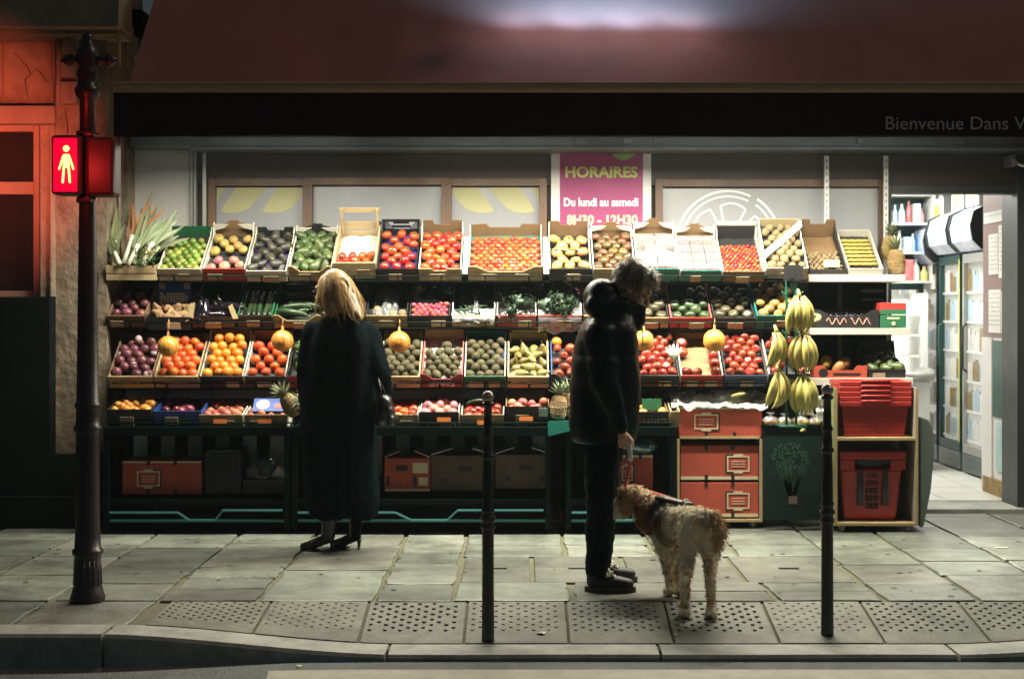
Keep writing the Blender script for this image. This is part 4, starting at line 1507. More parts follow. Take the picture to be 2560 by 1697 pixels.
def crate(row, x0, x1, label, group, out="card_brown", inn="card_brown", back="flat", hb=0.0, front="flat", liner="tissue_dark", style="card", lip=None, h=None, depth=None, edge=None, fz=None, card=True, cards=1, name=None, tilt=None, Y=None, text=None, cat="crate"):
    yl, Yl, ti, d, hh = ROWS[row]
    yl = lip or yl
    Yl = Y or Yl
    ti = tilt if tilt is not None else ti
    d = depth or d
    h = h or hh
    w = (x1 - x0) * Yl / F - 0.008
    a = R(ti)
    lipP = P((x0 + x1) / 2, yl, Yl)
    org = lipP - Vector((0, -math.sin(a), math.cos(a))) * h
    nm = name or {"card": "cardboard_crate", "wood": "wooden_crate", "plastic": "plastic_crate"}[style]
    t = thing(nm, label, cat, org, group, (a, 0, 0))
    c = Crate()
    c.t, c.w, c.d, c.h = t, w, d, h
    c.M = Matrix.Translation(org) @ Matrix.Rotation(a, 4, 'X')
    th = 0.006 if style != "wood" else 0.009
    fz = h - 0.055 if fz is None else fz
    c.fz = fz
    mo, mi = MATS[out], MATS[inn]
    me = MATS[edge] if edge else mi
    hw = w / 2
    # tray with liner
    mb = MB()
    mb.mat(1).box(-hw + th, hw - th, th, d - th, 0.0, 0.012)
    mb.mat(0)
    mb.grid(lambda u, v: (lerp(-hw + th, hw - th, u), lerp(th, d - th, v), fz + 0.012 * noise.noise(Vector((u * 5, v * 6, x0)))), 10, 14)
    mb.build("tray", [MATS[liner], mi], t, True)
    H2 = h + hb
    # side panels; corners stand up in cartons
    for s in (-1, 1):
        mb = MB()
        if style == "wood":
            for z0, z1 in ((0.0, h * 0.42), (h * 0.52, h)):
                mb.box(s * hw - th / 2 * (1 + s), s * hw + th / 2 * (1 - s), 0.002, d, z0, z1)
            mb.box(s * (hw - 0.02) - 0.008, s * (hw - 0.02) + 0.008, d - 0.03, d - 0.004, 0, H2)
        else:
            n = 8
            top = [(0, h), (0.08 * d, h), (0.14 * d, h * 0.98), (0.84 * d, h * 0.98), (0.92 * d, h + hb * 0.55), (d, h + hb * 0.9)]
            pts = [(0, 0)] + [(d, 0)] + [(y, z) for y, z in reversed(top)]
            xx0, xx1 = (s * hw - th, s * hw) if s > 0 else (s * hw, s * hw + th)
            q_ = len(pts)
            vs = [(xx0, y, z) for y, z in pts] + [(xx1, y, z) for y, z in pts]
            fs = [tuple(range(q_))[::-1], tuple(range(q_, 2 * q_))]
            for i in range(q_):
                j = (i + 1) % q_
                fs.append((i, j, q_ + j, q_ + i))
            mb.add(vs, fs)
        mb.build("side_panel", me if style != "plastic" else mo, t)
    # front panel
    prof = {"flat": [(-1, h), (1, h)], "dip": [(-1, h + 0.012), (-0.62, h + 0.012), (-0.5, h - 0.022), (0.5, h - 0.022), (0.62, h + 0.012), (1, h + 0.012)],
            "tab": [(-1, h), (-0.36, h), (-0.28, h - 0.016), (0.28, h - 0.016), (0.36, h), (1, h)],
            "scoop": [(-1, h + 0.02), (-0.8, h + 0.02), (-0.45, h - 0.025), (0.45, h - 0.025), (0.8, h + 0.02), (1, h + 0.02)]}[front]
    mb = MB()
    if style == "wood":
        mb.box(-hw, hw, -th, 0, 0, h * 0.42)
        mb.box(-hw, hw, -th, 0, h * 0.5, h)
        mb.box(-hw, -hw + 0.016, 0, 0.02, 0, h)
        mb.box(hw - 0.016, hw, 0, 0.02, 0, h)
    else:
        pts = [(-hw, 0), (hw, 0)] + [(u * hw, z) for u, z in reversed(prof)]
        mb.prism(pts, -th, 0.0)
    fp = mb.build("front_panel", mo, t)
    c.front = fp
    # back panel
    mb = MB()
    mb.mat(0)
    if style == "wood" and hb > 0:
        for z0, z1 in ((0, h * 0.5), (h * 0.62, h * 1.1), (h + hb - 0.035, h + hb)):
            mb.box(-hw, hw, d, d + th, z0, z1)
    elif style == "plastic":
        mb.box(-hw, hw, d, d + 0.01, 0, h)
        if hb > 0:
            mb.box(-hw, hw, d, d + 0.012, h + hb - 0.016, h + hb)
            mb.box(-hw, -hw + 0.02, d, d + 0.012, h, h + hb - 0.016)
            mb.box(hw - 0.02, hw, d, d + 0.012, h, h + hb - 0.016)
            mb.box(-hw * 0.5, hw * 0.5, d, d + 0.012, h + hb * 0.18, h + hb * 0.36)
            mb.box(-hw * 0.42, hw * 0.42, d, d + 0.012, h + hb * 0.6, h + hb - 0.016)
            for s in (-1, 1):
                for k in range(5):
                    xa = s * hw * (0.42 + 0.1 * k)
                    mb.prism([(xa, h), (xa + 0.006, h), (xa + 0.006 + s * 0.05, h + hb - 0.016), (xa + s * 0.05, h + hb - 0.016)], d + 0.002, d + 0.009)
    else:
        if back == "flat":
            top = [(-1, H2), (1, H2)]
        elif back == "peak":
            top = [(-1, H2 * 0.8), (-0.72, H2 * 0.82), (-0.26, H2 * 0.98), (-0.2, H2 + 0.012), (0.2, H2 + 0.012), (0.26, H2 * 0.98), (0.72, H2 * 0.82), (1, H2 * 0.8)]
        elif back == "dip":
            top = [(-1, H2 * 0.93), (-0.9, H2), (-0.48, H2), (-0.4, H2 * 0.8), (0.4, H2 * 0.8), (0.48, H2), (0.9, H2), (1, H2 * 0.93)]
        elif back == "wide":
            top = [(-1, H2 * 0.95), (-0.55, H2), (-0.45, H2 * 0.8), (0.38, H2 * 0.8), (0.46, H2), (1, H2 * 0.98)]
        pts = [(-hw, 0), (hw, 0)] + [(u * hw, z) for u, z in reversed(top)]
        mb.prism(pts, d - th, d)
        if hb > 0.03 and back != "wide":
            pass
    mb.build("back_panel", mi if style != "plastic" else mo, t)
    if back == "peak" and hb > 0.03:                                # white corner flaps folded in front of the back panel
        for s in (-1, 1):
            pts = [(s * hw * 0.99, H2 * 0.66), (s * hw * 0.99, H2 * 0.97), (s * hw * 0.24, H2 * 0.97), (s * hw * 0.5, H2 * 0.78)]
            if s > 0:
                pts = pts
            else:
                pts = pts[::-1]
            MB().prism(pts, d - 0.035, d - 0.031).build("corner_flap", MATS[edge] if edge else MATS["card_white"], t)
    if card:
        for k in range(cards):
            xc = rnd.uniform(-0.5, 0.5) * hw if cards == 1 else (-0.45 + 0.9 * k) * hw
            cw = rnd.uniform(0.035, 0.055)
            MB().box(xc - cw, xc + cw, -th - 0.012, -th - 0.009, h * 0.12, h * 0.62).build("price_card", MATS["price_card"], t)
    if text:
        txt, mat_, size, wfrac, zf = text
        vs, fs = text_mb(txt, size, 0, h * zf, -th - 0.002, width=w * wfrac, bold=0.0015)
        o = MB().add(vs, fs).build("printed_name", MATS[mat_])
        o.parent = fp
    return c


def fill(c, kind, name, label, cat, group, sp=1.92, jit=0.2, y0=0.0, y1=1.0, heap=0.0, keep=1.0, rot='any', nx=None, over=0.3, xr=(0, 1), second=0):
    """lay fruit in rows over the crate's bed, each an object of its own"""
    ms = PR[kind]
    dims = [max(v.co[i] for v in ms[0].vertices) - min(v.co[i] for v in ms[0].vertices) for i in range(3)]
    r = sorted(dims)[1] / 2
    s = r * sp
    W = (c.w - 0.016) * (xr[1] - xr[0])
    nx = nx or max(1, int((W - 2 * r) / s + 1.02))
    stepx = (W - 2 * r) / max(1, nx - 1) if nx > 1 else 0
    D0, D1 = 0.012 + c.d * y0, c.d * y1 - 0.012
    ny = max(1, int((D1 - D0 - 2 * r) / (s * 0.9) + 1))
    xoff = -c.w / 2 + 0.008 + (c.w - 0.016) * xr[0]
    k = 0
    for j in range(ny):
        shift = (j % 2) * stepx * 0.5
        for i in range(nx - (1 if j % 2 and nx > 1 else 0)):
            if rnd.random() > keep:
                continue
            x = xoff + r + i * stepx + shift + rnd.uniform(-jit, jit) * r
            y = D0 + r + j * s * 0.9 + rnd.uniform(-jit, jit) * r
            z = c.fz + r * 0.92 + heap * (j / max(1, ny - 1)) + rnd.uniform(-jit, jit) * r + (over * r if rnd.random() < 0.3 else 0)
            if rot == 'any':
                E = Euler((rnd.uniform(-1.3, 1.3), rnd.uniform(-1.3, 1.3), rnd.uniform(0, 6.28)))
            elif rot == 'up':
                E = Euler((rnd.uniform(-0.5, 0.5) + R(20), rnd.uniform(-0.5, 0.5), rnd.uniform(0, 6.28)))
            elif rot == 'flat':
                E = Euler((rnd.uniform(-0.3, 0.3), rnd.uniform(-0.3, 0.3), rnd.uniform(-0.7, 0.7)))
            sc = rnd.uniform(0.86, 1.12)
            M = c.M @ Matrix.Translation((x, y, z)) @ E.to_matrix().to_4x4() @ Matrix.Scale(sc, 4)
            put(ms[k % len(ms)], name, M, label, cat, group)
            k += 1


def film_sheet(c, name, label, mat="clear_film", x=(-0.48, 0.48), y=(0.02, 0.98), z=0.05, amp=0.02, cat="plastic sheet", hang=0.0):
    mb = MB()
    off = Vector((rnd.uniform(-9, 9), 3, 1))

    def fn(u, v):
        X, Y = lerp(*x, u) * c.w, lerp(*y, v) * c.d
        zz = c.fz + z * math.sin(math.pi * clamp(0.1 + 0.8 * u)) ** 0.5 + amp * noise.noise(Vector((u * 4, v * 4, 0)) + off) + amp * 0.4 * noise.noise(Vector((u * 13, v * 13, 0)) + off)
        if hang and v < 0.12:
            q_ = (0.12 - v) / 0.12
            Y = -0.012 - 0.01 * q_ + 0.01 * noise.noise(Vector((u * 9, v * 20, 4)) + off)
            zz = c.h - hang * q_ * (1 + 0.3 * noise.noise(Vector((u * 4, 0, 0)) + off))
        return c.M @ Vector((X, Y, zz))
    mb.grid(fn, 28, 28)
    o = mb.build(name, MATS[mat], None, True)
    return tag(o, label, cat)

# ------------------------------------------------------------------ green display racks
def rack(x0, x1, label, back_light=True, rows=("A", "B", "C", "D"), legs=True):
    Yf, Yb = 9.6, 10.62
    X0, X1 = PX(x0, 9.65), PX(x1, 9.65)
    t = thing("display_rack", label, "display rack", ((X0 + X1) / 2, 9.65, 0), "green metal display racks")
    n = 2
    for k in range(n):
        x = lerp(X0 + 0.02, X1 - 0.02, k / (n - 1))
        b = MB()
        if legs:
            b.box(x - 0.018, x + 0.018, Yf, Yf + 0.03, 0.04, 0.69)
        b.box(x - 0.018, x + 0.018, Yb - 0.03, Yb, 0.04, 1.92)
        b.tube([(x, 10.1, 0.69), (x, 10.22, 1.0), (x, 10.36, 1.4), (x, 10.5, 1.66), (x, Yb - 0.03, 1.8)], 0.012, 6)
        if legs:
            b.box(x - 0.018, x + 0.018, Yf + 0.03, Yb - 0.03, 0.1, 0.14)
        wb("side_frame", MATS["rail_green"], t, b)
    for r in rows:
        yl, Yl, ti, d, h = ROWS[r]
        a = R(ti)
        lp = Vector((0, Yl, PZ(yl, Yl)))
        org = lp - Vector((0, -math.sin(a), math.cos(a))) * h
        up = Vector((0, -math.sin(a), math.cos(a)))
        dv = Vector((0, math.cos(a), math.sin(a)))
        b = MB()
        p = org + up * (h * 0.5) - dv * 0.018
        q_ = org - up * 0.008 - dv * 0.012
        xx0, xx1 = X0, X1
        for c_ in (p, q_):
            b.tube([(xx0, c_.y, c_.z), (xx1, c_.y, c_.z)], 0.0055 if c_ is p else 0.008, 6)
        x = xx0 + 0.06
        while x < xx1:
            b.tube([(x, p.y, p.z), (x, q_.y, q_.z)], 0.0055, 5)
            x += 0.305
        b.add([(xx0, org.y, org.z - 0.004), (xx1, org.y, org.z - 0.004), (xx1, *(org + dv * d)[1:]), (xx0, *(org + dv * d)[1:])], [(0, 1, 2, 3)])
        wb("shelf_rail", MATS["rail_green"], t, b)
    if not legs:
        return t
    b = MB().box(X0, X1, Yf - 0.004, Yf + 0.05, PZ(1006, Yf), PZ(986, Yf))
    wb("front_beam", MATS["rail_green"], t, b, bevel=0.003)
    b = MB().box(X0, X1, Yf + 0.02, Yb - 0.04, 0.2, 0.235)
    wb("lower_shelf", MATS["rail_green"], t, b)
    b = MB()
    b.box(X0 + 0.02, X1 - 0.02, Yf + 0.01, Yf + 0.03, 0.085, 0.1)
    b.tube([(X0 + 0.04, Yf + 0.0, 0.15), (lerp(X0, X1, 0.4), Yf, 0.15), (lerp(X0, X1, 0.46), Yf, 0.1), (lerp(X0, X1, 0.6), Yf, 0.1), (lerp(X0, X1, 0.64), Yf, 0.165), (X1 - 0.05, Yf, 0.165)], 0.009, 6)
    wb("foot_rail", MATS["teal_metal"], t, b)
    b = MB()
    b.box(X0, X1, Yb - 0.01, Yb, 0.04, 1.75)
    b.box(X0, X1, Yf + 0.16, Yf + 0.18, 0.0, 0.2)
    wb("back_board", MATS["matt_black"], t, b)
    if back_light:
        b = MB()
        b.add([(X0 + 0.03, 9.99, 0.885), (X1 - 0.03, 9.99, 0.885), (X1 - 0.03, 10.09, 0.985), (X0 + 0.03, 10.09, 0.985)], [(0, 1, 2, 3)])
        wb("pale_board", MATS["board_pale"], t, b)
        b = MB()
        x = X0 + 0.09
        while x < X1 - 0.1:
            b.box(x, x + 0.095, 10.02, 10.03, 0.34, 0.68)
            x += 0.19
        wb("slat_back", MATS["board_slat"], t, b)
    return t


mk("teal_metal", (0.05, 0.16, 0.17), 0.3, metal=0.4)
mk("board_pale", (0.55, 0.6, 0.62), 0.6, noise_=(5, 0.2))
mk("board_slat", (0.4, 0.42, 0.38), 0.6, noise_=(5, 0.3))
rack(243, 672, "green metal display rack behind the signal post, red carton under it")
rack(676, 1272, "green metal display rack behind the woman and the middle bollard")
rack(1306, 1560, "green metal display rack behind the man", False)
rack(1562, 1866, "green metal display rack above the orange cartons", False, ("A", "B", "C"), False)
# plain shelves at the right end
t = thing("end_shelf", "pale plank shelves at the doorway end of the fruit stand", "shelf", (PX(1980, 10.15), 10.15, 0))
for (xa, xb, ya, yb) in ((1868, 2092, 634, 651), (1870, 2104, 758, 773), (1872, 2110, 873, 890)):
    b = MB()
    rect(b, xa, xb, ya, yb, 10.12, 0.46)
    wb("shelf", MATS["end_plank"] if "end_plank" in MATS else mk("end_plank", (0.5, 0.46, 0.4), 0.5, noise_=(6, 0.3), stretch=(0.3, 1, 3)), t, b, bevel=0.003)
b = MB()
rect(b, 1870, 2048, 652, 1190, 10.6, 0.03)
wb("back_board", MATS["matt_black"], t, b)
b = MB()
rect(b, 1935, 1945, 652, 880, 10.57, 0.02)
rect(b, 1990, 2040, 668, 676, 10.57, 0.02)
rect(b, 1990, 2040, 690, 694, 10.57, 0.02)
wb("bracket", MATS["grey_metal"], t, b)
b = MB()
rect(b, 1872, 1880, 890, 1180, 10.3, 0.03)
rect(b, 2098, 2106, 890, 1180, 10.3, 0.03)
wb("leg", MATS["grey_metal"], t, b)

# ---- row A, the top row
A = dict(row="A")
c = crate("A", 362, 464, "white-edged carton of limes between the leeks and the yellow apples", "crates of the top row", out="card_white", inn="card_green", edge="card_white", back="flat", hb=0.03, liner="tissue_dark")
fill(c, "lime", "lime", "green lime in the white-edged carton beside the leeks", "lime", "limes in the top row carton", sp=1.95, y1=0.85, heap=0.0)
c = crate("A", 466, 566, "red and white carton of yellow apples, raised brown back with tab", "crates of the top row", out="card_red", inn="card_brown", edge="card_white", back="peak", hb=0.07)
fill(c, "yellow_apple", "apple", "yellow apple in the red and white carton of the top row", "apple", "yellow apples in the top row", y0=0.4, y1=0.92, sp=1.9, heap=0.01, rot='up')
fill(c, "pale_apple", "apple", "pink and white apple at the front of the red and white top row carton", "apple", "pink apples in the top row", y0=0.0, y1=0.42, sp=1.9, rot='up')
c = crate("A", 567, 662, "carton of dark brown avocados, left of the greener avocados", "crates of the top row", out="card_white", inn="card_dark", edge="card_white", back="dip", hb=0.04, liner="tissue_violet", lip=625)
fill(c, "dark_avocado", "avocado", "dark brownish avocado in the top row carton beside the apples", "avocado", "dark avocados in the top row", sp=2.0, heap=0.02, jit=0.2)
c = crate("A", 664, 766, "carton of green avocados with pale peaked back, right of the dark avocados", "crates of the top row", out="wood_edge", inn="card_dark", edge="card_white", back="peak", hb=0.04, front="scoop")
fill(c, "green_avocado", "avocado", "green avocado in the peaked carton of the top row", "avocado", "green avocados in the top row", sp=2.0, heap=0.015, jit=0.2)
c = crate("A", 767, 868, "tall pale wooden crate with slatted back holding vine tomatoes", "crates of the top row", out="wood_pale", inn="wood_pale", edge="wood_pale", style="wood", hb=0.13, liner="tissue_white", lip=606, h=0.13, fz=0.03)
fill(c, "tomato", "tomato", "red vine tomato low in the tall pale wooden crate", "tomato", "vine tomatoes in the wooden crate", y1=0.5, sp=1.9, keep=0.85)
c = crate("A", 869, 963, "black plastic crate with lattice back full of red tomatoes", "crates of the top row", out="plastic_black", inn="plastic_black", style="plastic", hb=0.08, liner="tissue_violet")
fill(c, "tomato", "tomato", "red tomato in the black plastic crate of the top row", "tomato", "tomatoes in the black plastic crate", sp=1.86, y1=0.96, heap=0.02, rot='up')
c = crate("A", 965, 1066, "brown carton with notched back full of red tomatoes", "crates of the top row", out="wood_edge", inn="card_brown", edge="card_white", back="dip", hb=0.08, front="tab")
fill(c, "tomato", "tomato", "red tomato in the notched brown carton right of the black crate", "tomato", "tomatoes in the notched brown carton", sp=1.84, y1=0.97, heap=0.025, rot='up')
c = crate("A", 1080, 1254, "wide brown carton of plum tomatoes, widest in the top row", "crates of the top row", out="wood_edge", inn="card_brown", edge="card_white", back="wide", hb=0.05, front="scoop", cards=2, liner="card_teal")
fill(c, "plum_tomato", "plum_tomato", "orange red plum tomato in the widest carton of the top row", "plum tomato", "plum tomatoes in the wide carton", sp=2.15, y1=0.95, rot='flat', jit=0.16, over=0.0)
for s, xa in ((-1, 1068), (1, 1256)):
    o = MB().prism([(0, 0), (0.034, 0), (0.034, 0.42), (0, 0.42)], 0, 0.008).build("carton_flap", MATS["card_white"])
    o.location = P(xa, 632, 10.02)
    o.rotation_euler = (R(-50), 0, 0)
    tag(o, "white carton flap standing left of the wide plum tomato carton" if s < 0 else "white carton flap standing right of the wide plum tomato carton", "carton flap")
c = crate("A", 1268, 1367, "brown carton of ribbed yellow tomatoes wrapped in paper, under the poster", "crates of the top row", out="card_dark", inn="card_brown", edge="card_white", back="dip", hb=0.075)
fill(c, "heirloom_tomato", "heirloom_tomato", "ribbed yellow tomato in the carton under the poster", "heirloom tomato", "ribbed yellow tomatoes", sp=1.9, y1=0.93, rot='up', heap=0.01)
mb = MB()
mb.grid(lambda u, v: c.M @ Vector((lerp(-0.13, 0.13, u), 0.19 + 0.05 * v + 0.02 * (u - 0.5) ** 2, c.fz + 0.085 - 0.05 * v + 0.014 * noise.noise(Vector((u * 6, v * 5, 2))))), 16, 6)
tag(mb.build("paper_wrap", MATS["paper"], None, True), "crumpled printed paper between two layers of yellow tomatoes", "wrapping paper")
c = crate("A", 1369, 1469, "carton of brown striped tomatoes with white corner flaps", "crates of the top row", out="wood_edge", inn="card_brown", edge="card_white", back="peak", hb=0.055)
fill(c, "brown_tomato", "brown_tomato", "brown striped tomato in the carton with white corner flaps", "brown tomato", "brown striped tomatoes", sp=1.92, y1=0.96, rot='up', heap=0.012)
c = crate("A", 1471, 1570, "teal fronted carton of wide white film packs, tallest peaked back", "crates of the top row", out="card_teal", inn="card_brown", edge="card_white", back="peak", hb=0.085, liner="tissue_white")
C1 = c
c2 = crate("A", 1571, 1668, "teal fronted carton holding rows of small clear punnets", "crates of the top row", out="card_teal", inn="card_brown", edge="card_white", back="peak", hb=0.055, liner="tissue_white", lip=624)


def punnet(c, x, y, w, d, h, label, group, fruit):
    M = c.M @ Matrix.Translation((x, y, c.fz + 0.004)) @ Matrix.Rotation(rnd.uniform(-0.08, 0.08), 4, 'Z')
    t = thing("punnet", label, "punnet", (0, 0, 0), group)
    t.matrix_world = M
    b = MB()
    b.box(-w / 2, w / 2, -d / 2, d / 2, 0, 0.004)
    for (a0, a1, b0, b1) in ((-w / 2, w / 2, -d / 2, -d / 2 + 0.003), (-w / 2, w / 2, d / 2 - 0.003, d / 2), (-w / 2, -w / 2 + 0.003, -d / 2, d / 2), (w / 2 - 0.003, w / 2, -d / 2, d / 2)):
        b.box(a0, a1, b0, b1, 0.004, h)
    b.build("tray", MATS["milky_film"], t)
    b = MB()
    n = max(2, int(w / 0.026))
    for i in range(n):
        for j in range(max(2, int(d / 0.028))):
            b.ball((-w / 2 + 0.016 + i * (w - 0.032) / max(1, n - 1), -d / 2 + 0.016 + j * 0.026, h * 0.55 + rnd.uniform(-0.004, 0.004)), 0.0135, 8, 6)
    b.build("berries", MATS[fruit], t, True)["kind"] = "stuff"
    b = MB()
    off = Vector((rnd.uniform(-9, 9), 0, 0))
    b.grid(lambda u, v: (lerp(-w / 2, w / 2, u), lerp(-d / 2, d / 2, v), h + 0.006 * math.sin(math.pi * u) * math.sin(math.pi * v) + 0.004 * noise.noise(Vector((u * 5, v * 5, 0)) + off)), 10, 10)
    b.build("film_lid", MATS["milky_film"], t, True)


for (x, y, w, d, lab) in ((-0.072, 0.36, 0.135, 0.14, "wide film pack at the back left of the teal carton"), (0.072, 0.36, 0.135, 0.14, "wide film pack at the back right of the teal carton"), (0.0, 0.22, 0.15, 0.13, "wide film pack in the middle of the teal carton"), (-0.072, 0.085, 0.135, 0.14, "wide film pack at the front left of the teal carton"), (0.072, 0.085, 0.135, 0.14, "wide film pack at the front right of the teal carton")):
    punnet(C1, x, y, w, d, 0.06, lab, "wide film packs", "apple_pale")
for j in range(4):
    for i in range(3):
        punnet(c2, -0.093 + 0.093 * i, 0.06 + 0.108 * j, 0.086, 0.098, 0.055, "small clear punnet of red fruit in the second teal carton", "small clear punnets", "radish_skin")
c = crate("A", 1669, 1768, "carton packed with small red cherry tomatoes, white back", "crates of the top row", out="card_brown", inn="card_dark", edge="card_white", back="flat", hb=0.055, liner="card_dark", lip=626)
MB().box(-c.w / 2, c.w / 2, c.d + 0.001, c.d + 0.007, c.h + 0.02, c.h + 0.085).build("back_panel", MATS["card_white"], c.t)
fill(c, "cherry_tomato", "cherry_tomato", "small red cherry tomato in the white-backed carton", "cherry tomato", "cherry tomatoes in the top row", sp=2.0, y1=0.82, heap=0.0)
c = crate("A", 1769, 1869, "pale crate of brown kiwis crossed by a white paper strip", "crates of the top row", out="card_white", inn="wood_pale", edge="card_white", back="flat", hb=0.02, lip=618, tilt=44, fz=0.05)
fill(c, "potato", "kiwi_fruit", "pale brown kiwi in the crate with the white paper strip", "kiwi", "pale kiwis in the top row", sp=1.95, heap=0.01)
mb = MB()
mb.grid(lambda u, v: c.M @ Vector((lerp(-0.16, 0.155, u) + 0.0 * v, lerp(0.05, 0.40, u) + 0.07 * v, c.fz + 0.078 + 0.006 * math.sin(u * 9) + 0.006 * v)), 16, 3)
tag(mb.build("paper_strip", MATS["poster_white"], None, True), "white paper strip lying slantwise across the kiwi crate", "paper strip")
c = crate("A", 1870, 1957, "dark carton with notched brown back and few tiny potatoes", "crates of the top row", out="card_dark", inn="card_brown", edge="card_dark", back="dip", hb=0.1, liner="card_brown", lip=622, Y=10.15)
fill(c, "small_potato", "small_potato", "tiny potato in the dark carton with notched brown back", "potato", "tiny potatoes in the top row", sp=1.95, y1=0.6, jit=0.2)
o = MB().box(-0.055, 0.055, 0, 0.004, -0.025, 0.025).build("price_sign", MATS["ink_cream"])
o.matrix_world = c.M @ Matrix.Translation((0.03, 0.05, c.h + 0.015)) @ Matrix.Rotation(R(-30), 4, 'X')
tag(o, "pale yellow price sign at the front of the tiny potatoes", "price sign")
c = crate("A", 1960, 2042, "white tray crate of fresh dates half covered by film", "crates of the top row", out="card_white", inn="card_white", edge="card_white", back="flat", hb=0.0, liner="card_dark", lip=620, Y=10.15, card=False)
mb = MB()
for j in range(7):
    y = 0.1 + 0.05 * j
    mb.tube([(lerp(-0.1, 0.1, k / 8), y + 0.008 * (k % 2), c.fz + 0.02) for k in range(9)], 0.013, 6)
mb.v = [tuple(c.M @ Vector(p)) for p in mb.v]
tag(mb.build("date_branches", MATS["date_fruit"], None, True), "rows of yellow dates on their stems in the white tray", "dates", kind="stuff")
film_sheet(c, "film_cover", "crumpled clear film over the right front of the dates", "clear_film", (-0.1, 0.5), (0.0, 0.75), 0.03, 0.02)


# ---- pineapples
def pineapple_mesh():
    mb = MB()
    prof = [(0.02, 0), (0.045, 0.008), (0.056, 0.04), (0.06, 0.08), (0.056, 0.125), (0.042, 0.16), (0.02, 0.172)]
    nr, ns = 11, 14
    rs = []
    for j in range(nr * 2 + 1):
        t = j / (nr * 2) * 0.172
        for k in range(len(prof) - 1):
            if prof[k][1] <= t <= prof[k + 1][1] + 1e-9:
                r = lerp(prof[k][0], prof[k + 1][0], (t - prof[k][1]) / (prof[k + 1][1] - prof[k][1]))
                break
        rs.append([((r * (1 + (0.07 if (i + j) % 2 == 0 else -0.05))) * math.cos(2 * math.pi * i / (ns * 2)) * 1.0, (r * (1 + (0.07 if (i + j) % 2 == 0 else -0.05))) * math.sin(2 * math.pi * i / (ns * 2)), t) for i in range(ns * 2)])
    mb.rings(rs, True)
    body = mb.mesh("pineapple_body", MATS["pine_skin"], False)
    mb = MB()
    for i in range(34):
        an = i * 2.4
        ti = 0.15 + 0.9 * (i / 34) ** 1.2
        L = 0.13 - 0.05 * i / 34
        d = Vector((math.cos(an) * math.sin(ti), math.sin(an) * math.sin(ti), math.cos(ti)))
        s = Vector((-math.sin(an), math.cos(an), 0))
        o = Vector((0, 0, 0.165))
        pts = []
        for k in range(5):
            t = k / 4
            c_ = o + d * (L * t) + Vector((math.cos(an), math.sin(an), -0.3)) * (0.03 * t * t)
            w = 0.011 * (1 - t) ** 0.7
            pts += [c_ - s * w, c_ + s * w]
        mb.add(pts, [(2 * k, 2 * k + 1, 2 * k + 3, 2 * k + 2) for k in range(4)])
    return body, mb.mesh("pineapple_crown", MATS["pine_leaf"])


PB, PC = pineapple_mesh()


def pineapple(loc, rot, label, sc=1.0):
    t = thing("pineapple", label, "pineapple", loc, "pineapples on the stand", rot)
    t.scale = (sc, sc, sc)
    for nm, me in (("body", PB), ("crown", PC)):
        o = bpy.data.objects.new(nm, me)
        C.objects.link(o)
        o.parent = t
    return t


pineapple(P(2072, 634, 10.3), (0, R(-3), 0), "pineapple at the doorway end of the top row, crown upright", 1.05)
pineapple(P(2054, 600, 10.45), (0, R(4), 0), "pineapple mostly hidden behind the end pineapple of the top row", 1.0)
pineapple(P(684, 958, 9.62), (R(12), R(-32), 0.3), "pineapple leaning left beside the blue labelled plum crate", 0.95)
pineapple(P(693, 930, 9.7), (R(80), R(20), 0.2), "pineapple lying with its base toward the viewer above another", 0.95)
pineapple(P(1288, 968, 9.66), (R(-3), R(4), 0), "whole pineapple on the green tray, left of its neighbour", 0.95)
pineapple(P(1313, 962, 9.74), (R(-3), R(2), 0.8), "pineapple on the green tray partly hidden by the man", 0.95)

# ---- leeks at the left end of the top row
lb = crate("A", 243, 362, "wooden crate under the leeks at the left end of the top row", "crates of the top row", out="wood_pale", inn="wood_pale", style="wood", edge="wood_pale", liner="wood_dark", lip=614, card=False, tilt=12, depth=0.42)


def leek(x, y, px, py, topx, topy, Y, label, sp=0.5):
    base = P(px, py, Y)
    top = P(topx, topy, Y + 0.12)
    t = thing("leek", label, "leek", base, "leeks standing in the wooden crate")
    ax = (top - base)
    L = ax.length
    ax.normalize()
    b = MB()
    sh = 0.42
    b.mat(0).tube([(0, 0, 0), ax * (L * 0.12), ax * (L * 0.27), ax * (L * sh)], [0.017, 0.0155, 0.0145, 0.015], 10)
    b.build("shaft", MATS["leek_white"], t, True)
    b = MB()
    sd = ax.cross(Vector((0, 1, 0))).normalized()
    for k in range(7):
        f = (k - 3) / 3.0
        d2 = (ax + sd * (f * sp) + Vector((0, rnd.uniform(-0.15, 0.35), 0))).normalized()
        o = ax * (L * (sh - 0.06))
        l2 = L * rnd.uniform(0.45, 0.72)
        pts = []
        for i in range(7):
            t_ = i / 6
            c_ = o + ax * (l2 * 0.35 * t_) + d2 * (l2 * 0.75 * t_) + Vector((0.02 * math.sin(k * 2.1 + t_ * 2), -0.02 * t_ * t_, -abs(f) * 0.1 * L * t_ * t_))
            w = 0.0135 * (1 - t_ ** 3) + 0.002
            nrm = Vector((0, 1, 0)).cross(d2).normalized()
            pts += [c_ - nrm * w, c_ + Vector((0, 0.006 * (1 - t_), 0)), c_ + nrm * w]
        b.add(pts, [(3 * i + q_, 3 * i + 1 + q_, 3 * i + 4 + q_, 3 * i + 3 + q_) for i in range(6) for q_ in (0, 1)])
    b.build("leaves", MATS["leek_leaf" if rnd.random() > 0.2 else "dry_leaf"], t, True)


